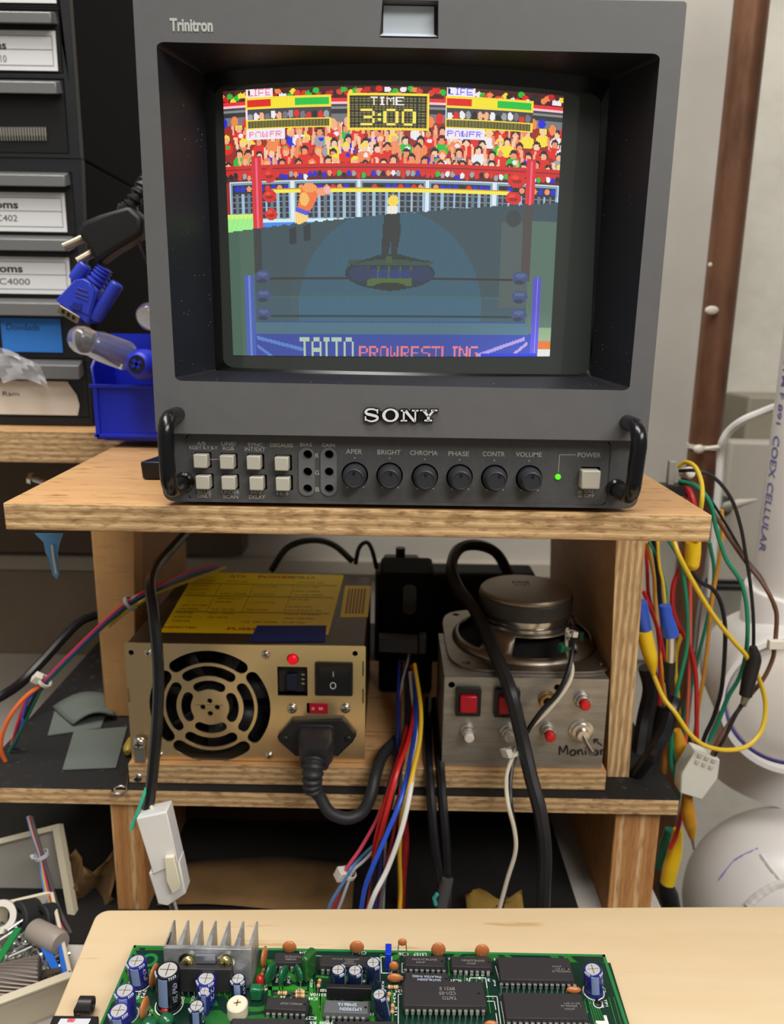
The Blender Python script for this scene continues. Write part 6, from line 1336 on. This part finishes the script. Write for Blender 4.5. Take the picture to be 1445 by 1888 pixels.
a, c = atz(62, 1715, ZB + .022), atz(108, 1738, ZB + .024); small('grey_spacer', 'grey plastic spacer tube lying on the screws', 'spacer', MB().lathe(a, c - a, [(0, .0062), (.001, .0068), ((c - a).length, .0068), ((c - a).length + .002, .0058), ((c - a).length + .002, .003)], 28), mat('warm_grey_plastic', (150, 140, 130), .45))
for lb, m_, a, c in (('blue plastic stick lying lower centre in the tray', (30, 96, 190), (76, 1733), (105, 1792)), ('blue plastic stick beside the ivory tray wall', (30, 96, 190), (114, 1740), (121, 1796)), ('green plastic stick crossing the screws at the left', (22, 122, 58), (34, 1712), (-6, 1775))):
    A_, C_ = atz(*a, ZB + .023), atz(*c, ZB + .020); d_ = (C_ - A_); n_ = V((-d_.y, d_.x, 0)).normalized() * .0021; small('plastic_stick', lb, 'plastic stick', MB().obox((A_ + C_) / 2, d_ / 2, n_, (0, 0, .0008)), C(m_, .35), bevel=.0003)
a = atz(70, 1806, ZB + .020); c = atz(112, 1792, ZB + .022); small('pointed_blade', 'small pointed steel strip lying by the tray front', 'steel strip', MB().hexa([a, c, c + V((0, .002, 0)), a + V((0, .006, 0)), a + V((0, 0, .001)), c + V((0, 0, .001)), c + V((0, .002, .001)), a + V((0, .006, .001))]), STEEL)
# grey plastic organiser leaning behind the tray
og_ = thing('plastic_organiser', 'worn ivory plastic organiser box standing behind the parts tray', 'box', V((-.25, .50, ZB)))
Yo = .452
ol = [at(x, y, Yo) for x, y in ((-40, 1560), (113, 1523), (128, 1600), (144, 1700), (152, 1755), (100, 1760), (95, 1650), (-40, 1680))]
MB().plate([(q.x, max(q.z, ZB + .0005)) for q in ol][:1] + [(q.x, max(q.z, ZB + .0005)) for q in ol[1:4]] + [(ol[3].x, ZB + .0005), (ol[0].x, ZB + .0005)], [], *XZ, (0, 1, 0), V((0, Yo, 0)), .003).build('front_wall', TG, og_, bevel=.0006)
A_ = at(100, 1535, Yo - .002); Bq = at(146, 1700, Yo - .002)
MB().tube([at(106, 1522, .449), at(120, 1600, .440), at(134, 1680, .431), at(146, 1745, .424)], .0034, 4).build('edge_strip', TP, og_); MB().tube([at(-40, 1562, Yo - .003), at(112, 1524, Yo - .003)], .0024, 4).build('top_rim', TP, og_)
# wire loom dropping into the tray
for c_, nm, off in (((92, 140, 214), 'light blue', -6), ((206, 176, 60), 'yellow', -3), ((196, 72, 92), 'pink', 1), ((40, 40, 46), 'black', 6), ((86, 78, 80), 'grey', 9)):
    wire('hookup_wire', nm + ' wire of the loom running down over the parts tray', 'wire', [(54 + off * .4, 1505, .44), (62 + off * .4, 1535, .435), (76 + off * .3, 1578, .43), (84 + off * .8, 1620, .425), (96 + off, 1668, .42), (114 + off * 1.1, 1708, .415), (136 + off * .9, 1742, .41), (165 + off * .6, 1772, .40)], .42, 3.4, col(c_))
wire('hookup_wire', 'orange wire curving right over the organiser edge', 'wire', [(112, 1676, .44), (122, 1696, .435), (138, 1712, .43), (158, 1722, .425), (180, 1735, .42)], .43, 4.2, col((214, 96, 48)))
ziptie('white cable tie on the wire loom below the black shelf', 76, 1577, .429, V((.3, 0, -1)), .0040, mat('clear_nylon', (176, 178, 180), .3), head=(-1, -.4, 0), hr=.0014)
# cardboard and paper in the dark space under the black shelf
KRf = mat('kraft_brown', (122, 92, 54), .85, noise=12, rgb2=(94, 68, 38))
g = []
for j in range(5): g.append([V((-.15 + i * .016, .435 + j * .012, ZB + .004 + .002 * math.sin(i * .8 + j))) for i in range(9)])
o = MB().sheet(g).build('kraft_paper', KRf, None, solid=.0004); tag(o, 'kraft paper sheet lying on the dark mat right of the left shelf leg', 'paper')
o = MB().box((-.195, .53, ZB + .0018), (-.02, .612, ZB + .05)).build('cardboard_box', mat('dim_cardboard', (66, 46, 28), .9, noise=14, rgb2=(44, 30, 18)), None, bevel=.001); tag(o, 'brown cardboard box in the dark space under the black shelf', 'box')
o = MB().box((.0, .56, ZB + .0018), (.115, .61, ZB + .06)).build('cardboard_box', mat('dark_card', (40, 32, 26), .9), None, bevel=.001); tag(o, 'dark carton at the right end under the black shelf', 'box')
o = MB().box((-.32, .405, ZB + .0003), (.128, .60, ZB + .0016)).build('shade_mat', mat('shade_mat_black', (20, 17, 14), .9)); tag(o, 'dark mat added on the bench to deepen the shade under the black shelf', 'mat')  # added dark sheet, keeps the pale bench dark in the under-shelf shade
g = []
for j in range(6): g.append([at(860 + i * 13, 1650 + j * 7, .435 - .002 * j) + V((0, .006 * math.sin(i * .9 + j), 0)) for i in range(9)])
o = MB().sheet(g).build('yellow_paper', mat('ochre_paper', (150, 118, 50), .8), None, solid=.0004); tag(o, 'ochre paper standing behind the white speaker wire, under the shelf', 'paper')
g = []
for j in range(8): g.append([at(118 + i * 12, 1590 + j * 14, .446) + V((0, .01 * math.sin(i * 1.1 + j * .7), .004 * math.sin(i * 2.0 + j))) for i in range(9)])
o = MB().sheet(g).build('kraft_paper', KRf, None, solid=.0004); tag(o, 'crumpled kraft paper between the organiser and the left shelf leg', 'paper')
# ---------------------------------------------------------------- right side: pipes
CU = mat('tarnished_copper', (134, 94, 72), .4, .5, noise=34, rgb2=(100, 70, 52), stretch=(1, 1, .35), bump=(160, .15, .0006), lo=.35, hi=.6)
YPp = .690
pa, pb = at(1386, 0, YPp), at(1300, 800, YPp); rc_ = 31.5 * m_per_px(pa)
xc_ = (pa.x + pb.x) / 2
cp = thing('copper_pipe', 'tarnished copper pipe running vertically beside the monitor', 'pipe', V((xc_, YPp, -1.25)))
MB().lathe(V((xc_, YPp, -1.25)), Zu, [(0, rc_), (1.9, rc_)], 48).build('pipe_body', CU, cp)
p = at(1312, 572, YPp - rc_); MB().ball(p, .0045, (1.3, .35, .8), 12).build('paint_blob', mat('paint_spatter', (206, 200, 186), .6), cp)
MB().ball(at(1309, 488, YPp - rc_), .0018, (1, .3, 1), 8).build('paint_blob', mat('paint_spatter', (206, 200, 186), .6), cp)
# PVC drain pipe with print, coupling, and fittings
PV = mat('white_pvc', (224, 221, 217), .32, noise=6, rgb2=(214, 210, 206)); PVP = mat('blue_pipe_print', (92, 98, 160), .6); PUR = mat('purple_primer', (96, 88, 170), .5)
Yv = .585; rv = .0445; xv = at(1408, 1000, Yv).x + rv * .985
pv = thing('plastic_drain_pipe', 'white plastic drain pipe with blue print at the right edge', 'pipe', V((xv, Yv, ZB)))
zcl = at(1400, 1085, Yv).z
MB().lathe(V((xv, Yv, zcl - .01)), Zu, [(0, rv), (.6, rv)], 64).build('pipe_body', PV, pv)
mb = MB()
def ptext(s_, px, y0, y1, hpx):
    vs, fs, x0, x1, yb0, yb1 = text_mesh(s_, .01); z0, z1 = at(px, y0, Yv - rv).z, at(px, y1, Yv - rv).z; zr0, zr1 = z0, z1
    cx_p = at(px, (y0 + y1) / 2, Yv - rv * .6)
    th0 = math.acos(max(-1, min(1, (cx_p.x - xv) / rv))); hm = hpx * m_per_px(cx_p)
    out = []
    for v in vs:
        z = zr0 + (v.x - x0) / (x1 - x0) * (zr1 - zr0); t = th0 - ((yb1 + yb0) / 2 - v.y) / (yb1 - yb0) * hm / rv * -1
        out.append(V((xv + (rv + .0003) * math.cos(t), Yv - (rv + .0003) * math.sin(t), z)))
    mb.add(out, fs)
ptext('COEX CELLULAR', 1423, 818, 1048, 25); ptext('ASTM F 891', 1436, 640, 795, 18)
mb.build('printed_text', PVP, pv)
fz = at(1400, 1215, Yv).z
MB().lathe(V((xv, Yv, fz)), Zu, [(0, rv + .006), (zcl - fz - .002, rv + .006), (zcl - fz, rv + .005), (zcl - fz, rv + .0005)], 64).build('coupling', PV, pv, bevel=.0006)
# horizontal tee hub facing the room
hc_ = at(1464, 1302, .515); R_ = .052; axh = V((-.25, -1, .12)).normalized()
MB().lathe(hc_ - axh * .10, axh, [(0, R_ * .98), (.09, R_), (.10, R_), (.102, R_ - .001), (.102, R_ - .0045), (.094, R_ - .0048)], 72, cap=False).build('pipe_hub', PV, pv)
MB().lathe(hc_ - axh * .012, axh, [(0, R_ - .0049), (.004, R_ - .006), (.008, R_ * .80), (.011, R_ * .5), (.012, .001)], 72).build('hub_plug', mat('grey_white_pvc', (206, 200, 192), .4), pv, sharp=80)
MB().lathe(hc_ - axh * .012, axh, [(.0042, R_ - .0052), (.0058, R_ - .0085)], 72, cap=False).build('primer_ring', PUR, pv)
ec0 = at(1400, 1476, .56).z
MB().lathe(V((xv + .004, Yv + .02, ec0)), Zu, [(0, .060), (fz - ec0 - .001, .052)], 56).build('tee_body', PV, pv)
# large white elbow bulging at the bottom right
ec = at(1452, 1668, .53); Re = 190 * m_per_px(ec) * .985
el = thing('pipe_elbow', 'large glossy white pipe elbow with a blue pen line, lower right', 'pipe fitting', V((ec.x, ec.y, -1.25)))
vs_ = MB().ball(V((0, 0, 0)), Re, (1, .8, .95), 40); m_e = MB()
pts_ = [V((p.x + ec.x, p.y + ec.y, p.z + ec.z)) for p in vs_.v]; m_e.add(pts_, vs_.f); m_e.build('elbow_body', PV, el, sharp=60)
def onball(px, py, k=1.002):
    r_ = ray(px, py); lo, hi = .2, .56; best = None
    for i in range(400):
        t = .3 + i * .0008; p = r_ * t; q = p - ec
        if (q.x / Re) ** 2 + (q.y / (.8 * Re)) ** 2 + (q.z / (.95 * Re)) ** 2 <= k ** 2: return p
    return None
def ballline(name, pts, m, r):
    P = [onball(*p) for p in catmull2(pts)]; P = [p for p in P if p is not None]
    if len(P) > 2: MB().tube(P, r, 6).build(name, m, el)
def catmull2(pts): return [(p.x, p.y) for p in catmull([V((a, b_, 0)) for a, b_ in pts], 6)]
MB().lathe(V((ec.x + .01, ec.y, -1.25)), Zu, [(0, .045), (1.25 + ec.z - Re * .6, .045)], 40).build('lower_pipe', PV, el)
ballline('pen_line', [(1324, 1624), (1342, 1600), (1360, 1582), (1397, 1564)], mat('blue_pen', (120, 120, 196), .6), .0006)
ballline('mould_line', [(1403, 1576), (1420, 1600), (1440, 1624)], PV, .0016); ballline('mould_ridge', [(1378, 1672), (1400, 1650), (1425, 1634), (1450, 1626)], PV, .0028)
# conduit box and clamps behind the print
bg = mat('dull_beige_metal', (134, 128, 112), .55); 
t = thing('junction_box', 'tan metal junction box mounted on the wall behind the white pipe', 'junction box', at(1420, 800, .80))
a, c = at(1381, 1000, .80), at(1381, 730, .80); MB().box((c.x, .80, a.z), (c.x + .13, .8598, c.z)).build('box_body', bg, t, bevel=.003)
a, c = at(1330, 1085, .76), at(1330, 812, .78)
t2 = thing('wall_housing', 'pale grey enclosure on the wall right of the copper pipe', 'enclosure', at(1360, 1000, .78))
MB().box((a.x, .78, a.z), (a.x + .10, .7998, c.z)).build('cover', mat('pale_grey_metal', (168, 162, 150), .5), t2, bevel=.004)
MB().box((a.x - .002, .775, a.z - .008), (a.x + .10, .7995, a.z - .0005)).build('gasket', BLACK, t2, bevel=.002)
t3 = thing('toggle_anchor', 'pointed white nylon anchor with a dark round base on the enclosure', 'anchor', at(1335, 934, .76))
q = at(1336, 934, .772); MB().lathe(q, (.35, -1, .1), [(-.008, .0105), (0, .0105), (.002, .008)], 28).build('base', mat('dull_nickel_base', (74, 74, 70), .4, .6), t3); MB().tube([q + V((0, -.002, 0)), at(1362, 928, .74), at(1396, 921, .73)], [.0050, .0042, .0008], 14).build('point', NYL, t3)
# white cable, tied to the pipe
wire('white_cable', 'white cable curving from the drain pipe down along the copper pipe', 'cable', [(1460, 742, .63), (1434, 749, .63), (1400, 762, .635), (1370, 775, .64), (1346, 793, .65), (1332, 815, .655), (1328, 840, .66), (1326, 880, .66), (1321, 940, .66), (1316, 1010, .66), (1310, 1100, .66)], .65, 7.5, mat('white_cable_jacket', (226, 226, 222), .35))
t = thing('cable_tie', 'white cable tie clamping the white cable to the copper pipe', 'cable tie', at(1290, 825, .66)); z_ = at(1290, 826, YPp - rc_).z
MB().lathe(V((xc_, YPp, z_)), Zu, [(-.0018, rc_ + .0001), (-.0018, rc_ + .0012), (.0018, rc_ + .0012), (.0018, rc_ + .0001)], 48, cap=False).build('strap', NYL, t)
MB().ball(at(1288, 828, YPp - rc_ - .002), .0044, (1.1, .6, .9), 12).build('tie_head', NYL, t); MB().tube(tw([(1300, 827, .66), (1335, 823, .655)]), .0018, 8).build('tail', NYL, t)
# ---------------------------------------------------------------- test leads hanging at the right of the shelf
GRN = col((24, 128, 96)); YEL = col((214, 180, 44)); RED = col((184, 32, 38)); BLK = col((28, 28, 32)); BRN = col((98, 66, 50)); ORG_ = col((206, 148, 50)); GRY = col((128, 126, 126)); SAL = col((206, 92, 74))
cl = thing('lead_holder', 'clear slotted lead holder standing at the right rear shelf edge', 'holder', at(1243, 880, .50))
q0, q1 = at(1230, 895, .47), at(1248, 850, .47); MB().box((q0.x, .47, q0.z), (q1.x, .474, q1.z)).build('clip_plate', mat('hazy_clear_plastic', (170, 166, 160), .25, trans=.4), cl, bevel=.0008); MB().lathe(at(1268, 872, .48), (0, -1, .2), [(-.008, .003), (.002, .0040), (.004, .003)], 16).build('peg', NYL, cl)
MB().box((q0.x - .012, .466, q0.z - .006), (q0.x + .010, .480, q0.z)).build('bar', BLACK, cl)
G = None
LEADS = [
 ('yellow lead looping high over the shelf corner', YEL, 4.2, [(1250, 860, .475), (1265, 852, .47), (1282, 862, .46), (1293, 890, .445), (1294, 920, .435), (1288, 960, .44), (1284, 1000, .46)]),
 ('black lead arching widest to the right above the shelf', BLK, 3.4, [(1252, 868, .478), (1285, 868, .47), (1318, 882, .47), (1348, 920, .47), (1365, 970, .47), (1374, 1020, .47), (1382, 1070, .47), (1388, 1130, .47), (1389, 1180, .47), (1388, 1200, .47)]),
 ('green lead leaving the shelf corner and hanging to the black clip', GRN, 4.0, [(1252, 887, .475), (1285, 898, .465), (1310, 930, .46), (1320, 975, .46), (1338, 1030, .46), (1364, 1070, .46), (1375, 1110, .46), (1378, 1160, .46), (1374, 1210, .465), (1362, 1250, .47), (1342, 1285, .47), (1326, 1325, .47), (1306, 1368, .47)]),
 ('brown lead running down right to the bare twisted joint', BRN, 4.0, [(1254, 884, .48), (1290, 900, .475), (1318, 950, .475), (1350, 1000, .475), (1378, 1040, .475), (1402, 1070, .47), (1420, 1100, .465), (1431, 1130, .465), (1430, 1170, .465), (1427, 1195, .465), (1424, 1215, .465), (1408, 1250, .465), (1380, 1285, .465), (1350, 1325, .46), (1322, 1370, .455), (1310, 1398, .455)]),
 ('slim dark lead beside the brown one, ending in the white plug', BLK, 2.6, [(1256, 880, .485), (1300, 910, .48), (1340, 970, .48), (1375, 1030, .48), (1400, 1060, .475), (1418, 1095, .47), (1428, 1125, .47)]),
 ('black lead with brown partner dropping from the joint into the white plug', BLK, 3.6, [(1372, 1290, .462), (1355, 1320, .458), (1338, 1355, .456), (1318, 1390, .455), (1306, 1408, .455)]),
 ('red lead tucked under the yellow loop', RED, 5.0, [(1252, 893, .478), (1266, 900, .47), (1277, 920, .462), (1280, 950, .46), (1278, 1000, .462)]),
 ('second red lead tucked under the yellow loop', RED, 4.4, [(1252, 897, .482), (1262, 908, .474), (1270, 928, .466), (1273, 960, .464), (1266, 1010, .466), (1252, 1050, .47), (1241, 1080, .47), (1240, 1120, .47), (1252, 1155, .47), (1272, 1195, .475), (1282, 1240, .475), (1284, 1300, .475), (1284, 1390, .475)]),
 ('yellow lead running diagonally to the big loop at the right', YEL, 4.2, [(1240, 990, .455), (1252, 1025, .45), (1280, 1078, .45), (1315, 1135, .45), (1350, 1180, .452), (1376, 1210, .455), (1400, 1255, .46), (1411, 1300, .46), (1404, 1345, .455), (1378, 1375, .45), (1340, 1383, .448), (1300, 1375, .446), (1272, 1354, .446), (1255, 1330, .448), (1243, 1312, .45), (1222, 1285, .455), (1205, 1245, .46)]),
 ('yellow lead close along the plywood panel edge', ORG_, 3.4, [(1192, 1000, .47), (1205, 1060, .475), (1208, 1120, .475), (1214, 1180, .475), (1220, 1240, .475), (1226, 1290, .475)]),
 ('green lead hanging almost straight in the middle of the curtain', GRN, 3.8, [(1232, 995, .47), (1252, 1030, .465), (1262, 1080, .465), (1267, 1140, .465), (1266, 1190, .465), (1258, 1230, .465), (1246, 1280, .465), (1240, 1320, .465), (1236, 1400, .465), (1246, 1440, .465), (1252, 1470, .465)]),
 ('second green lead further right behind the curtain', GRN, 3.4, [(1308, 1000, .50), (1316, 1050, .50), (1312, 1100, .50), (1302, 1150, .50), (1292, 1190, .50), (1276, 1260, .50), (1262, 1310, .50), (1256, 1400, .50), (1252, 1450, .50)]),
 ('orange lead hanging at the right of the curtain', ORG_, 3.6, [(1330, 940, .49), (1332, 980, .49), (1324, 1040, .49), (1312, 1110, .49), (1305, 1180, .49), (1298, 1240, .49), (1288, 1300, .49), (1280, 1360, .49), (1278, 1400, .49)]),
 ('black lead curving down behind the green one', BLK, 4.0, [(1265, 1040, .48), (1290, 1072, .475), (1312, 1085, .475), (1328, 1110, .475), (1336, 1150, .475), (1336, 1200, .475), (1330, 1270, .475), (1316, 1320, .475), (1300, 1355, .475), (1292, 1385, .475)]),
 ('salmon lead in the middle of the curtain', SAL, 3.4, [(1268, 1010, .478), (1271, 1060, .478), (1272, 1110, .478), (1272, 1180, .478), (1270, 1250, .478), (1266, 1330, .478), (1262, 1400, .478), (1258, 1450, .478)]),
 ('grey lead behind the orange one', GRY, 3.4, [(1308, 1000, .51), (1300, 1050, .51), (1292, 1090, .51), (1284, 1140, .51), (1278, 1200, .51)]),
 ('red lead nearest the plywood panel edge', RED, 3.6, [(1186, 1090, .47), (1200, 1125, .47), (1212, 1160, .472), (1216, 1200, .475), (1216, 1300, .475)]),
 ('dark red lead falling behind the yellow crimp', RED, 3.4, [(1190, 1000, .48), (1193, 1050, .48), (1196, 1100, .48), (1214, 1160, .48), (1226, 1220, .48)]),
 ('black lead dropping behind the blue crimp', BLK, 4.4, [(1204, 995, .49), (1212, 1050, .49), (1216, 1100, .49), (1222, 1160, .49), (1228, 1250, .49), (1240, 1300, .485), (1262, 1340, .48), (1272, 1370, .48)]),
 ('yellow lead entering the top of the blue crimp', YEL, 3.0, [(1212, 995, .465), (1215, 1040, .462), (1222, 1075, .46), (1226, 1118, .46)]),
 ('thin green lead entering the top of the blue crimp', GRN, 2.4, [(1196, 998, .468), (1212, 1030, .466), (1226, 1080, .464), (1229, 1118, .462)]),
 ('thin yellow lead leaving the tip of the yellow crimp', YEL, 2.8, [(1204, 1243, .46), (1214, 1270, .46), (1226, 1298, .46), (1234, 1312, .46)]),
 ('yellow lead hanging inside the lower curtain', YEL, 4.0, [(1256, 1170, .485), (1247, 1200, .485), (1245, 1240, .485), (1250, 1290, .485), (1252, 1350, .485), (1248, 1420, .485)]),
 ('dark green lead pair down to the cable bundle end', GRN, 3.4, [(1236, 1330, .47), (1240, 1380, .47), (1248, 1420, .47), (1252, 1450, .47), (1250, 1480, .47)]),
 ('red lead leaving under the lower shelf corner', RED, 4.0, [(1262, 1460, .47), (1256, 1500, .47), (1246, 1540, .47), (1234, 1565, .47)]),
 ('orange lead low beside the shelf corner', ORG_, 4.4, [(1228, 1370, .478), (1226, 1400, .478), (1224, 1425, .478)]),
]
for lb, m_, r_w, pts in LEADS: wire('test_lead', lb, 'test lead', pts, .47, r_w, m_)
def spindle(name, label, cat, pts, radii, m, group=None):
    P = tw(pts); Q = catmull(P, 5); rr_ = [radii[min(i // 5, len(radii) - 1)] + (radii[min(i // 5 + 1, len(radii) - 1)] - radii[min(i // 5, len(radii) - 1)]) * (i % 5) / 5 for i in range(len(Q))]
    return tag(MB().tube(Q, rr_, 14).build(name, m), label, cat, group)
YB2 = mat('glossy_yellow_boot', (226, 186, 26), .3); BL2 = mat('blue_crimp_sleeve', (46, 84, 186), .3)
spindle('clip_boot', 'large yellow clip boot hanging under the right shelf corner', 'clip boot', [(1278, 1000, .46), (1277, 1020, .46), (1275, 1042, .46), (1273, 1050, .46)], [.0046, .0048, .0044, .0022], YB2)
t = thing('crimp_connector', 'yellow bullet clip with blue sleeve beside the plywood panel', 'crimp connector', at(1195, 1200, .46))
P = tw([(1178, 1110, .46), (1182, 1135, .46), (1190, 1163, .46)]); MB().tube(P, [.0050, .0052, .0040], 16).build('blue_sleeve', BL2, t); MB().tube(catmull(tw([(1187, 1163, .459), (1193, 1190, .459), (1201, 1220, .459), (1204, 1243, .459)]), 4), [.0046, .0048, .0049, .0048, .0048, .0047, .0046, .0043, .0038, .0032, .0026, .0020, .0014], 16).build('yellow_boot', YB2, t)
t = thing('crimp_connector', 'blue crimp sleeve with a steel pin, hanging amid the leads', 'crimp connector', at(1230, 1150, .455))
MB().tube(catmull(tw([(1226, 1116, .456), (1228, 1135, .456), (1234, 1160, .456), (1236, 1172, .456)]), 3), [.0034, .0036, .0038, .0038, .0042, .0046, .0048, .0050, .0050, .0050], 16).build('blue_sleeve', BL2, t)
MB().tube(tw([(1236, 1172, .456), (1236, 1200, .456), (1235, 1222, .456)]), [.0030, .0030, .0028], 14).build('steel_pin', STEEL, t); MB().tube(tw([(1235, 1220, .456), (1234, 1240, .456), (1233, 1258, .456)]), [.0034, .0036, .0030], 14).build('black_socket', BLACK, t)
spindle('clip_boot', 'black alligator clip boot on the green lead, upper right', 'clip boot', [(1388, 1192, .455), (1390, 1215, .455), (1382, 1245, .455), (1374, 1282, .455)], [.0022, .0044, .0046, .0040], BLACK)
t = thing('clip_jaw', 'small steel clip jaws gripping the brown lead joint', 'clip', at(1370, 1290, .455)); MB().tube(tw([(1374, 1280, .456), (1367, 1298, .457)]), [.0022, .0010], 8).build('jaw', STEEL, t); MB().tube(tw([(1378, 1280, .457), (1372, 1302, .458)]), [.0018, .0010], 8).build('jaw', STEEL, t)
spindle('clip_boot', 'amber clip boot hanging below the white plug, near the elbow', 'clip boot', [(1268, 1468, .46), (1268, 1495, .46), (1272, 1520, .46), (1276, 1545, .46)], [.0030, .0046, .0044, .0020], mat('amber_boot', (190, 134, 30), .35))
t = thing('clip_jaw', 'bare steel tip under the amber clip boot', 'clip', at(1278, 1560, .46)); MB().tube(tw([(1275, 1543, .46), (1279, 1566, .46)]), [.0016, .0008], 8).build('jaw', STEEL, t)
spindle('clip_boot', 'yellow clip boot below the right end of the black shelf', 'clip boot', [(1250, 1530, .475), (1244, 1570, .475), (1236, 1600, .475), (1230, 1628, .475)], [.0034, .0050, .0054, .0050], YB2)
spindle('clip_boot', 'green clip boot low behind the right shelf leg', 'clip boot', [(1236, 1530, .49), (1228, 1560, .49), (1216, 1600, .49)], [.0040, .0054, .0034], mat('green_boot', (24, 110, 84), .35))
spindle('clip_boot', 'black clip boot at the foot of the lead curtain', 'clip boot', [(1226, 1628, .485), (1232, 1650, .485), (1242, 1690, .485)], [.0050, .0070, .0060], BLACK)
spindle('clip_boot', 'amber clip boot inside the lower lead curtain', 'clip boot', [(1248, 1346, .472), (1252, 1375, .472), (1250, 1412, .472)], [.0026, .0052, .0034], mat('amber_boot', (190, 134, 30), .35))
wire('black_cable', 'thick glossy black cord end resting on the black shelf corner', 'cable', [(1245, 1290, .46), (1238, 1310, .455), (1226, 1350, .45), (1205, 1385, .447), (1180, 1418, .452), (1168, 1432, .456)], .45, 13, mat('cord_gloss', (22, 22, 25), .25))
wire('black_cable', 'black cord mass behind the glossy cord right of the panel', 'cable', [(1192, 1230, .50), (1200, 1270, .50), (1190, 1320, .50), (1182, 1370, .49), (1176, 1420, .48)], .5, 16, BLACK)
wire('black_cable', 'black cord furthest right behind the lower lead curtain', 'cable', [(1222, 1300, .51), (1212, 1350, .51), (1205, 1400, .50), (1200, 1440, .49)], .5, 12, BLACK)
# white nylon plug
wp = thing('white_plug', 'white nylon multi-way plug hanging under the leads by the elbow', 'connector', at(1290, 1430, .45))
def rp6(x, y, Y): return at(1150 + x / 3.146, 1100 + y / 3.146, Y)
a = [rp6(*p, .452) for p in ((415, 895), (558, 948), (545, 1055), (455, 1180), (325, 1140), (335, 1030))]
MB().plate([(q.x, q.z) for q in a], [], *XZ, (0, 1, 0), V((0, .452, 0)), .012).build('housing', mat('nylon_plug_white', (222, 220, 208), .4), wp, bevel=.0008)
mb = MB()
for (x, y) in ((440, 925), (480, 940), (520, 955), (425, 960), (465, 975), (505, 990)): mb.obox(rp6(x, y, .4515), (.0012, 0, -.0004), (0, .0004, 0), (.0003, 0, .0010))
mb.build('terminal_cavities', mat('cavity_grey', (196, 194, 182), .6), wp)
o = MB().obox(at(1430, 1188, .462), (.0050, 0, 0), (0, .002, 0), (0, 0, .0030)).build('white_clip', NYL, None, bevel=.0005); tag(o, 'small white nylon clip gripping the brown lead beside the pipe', 'clip')
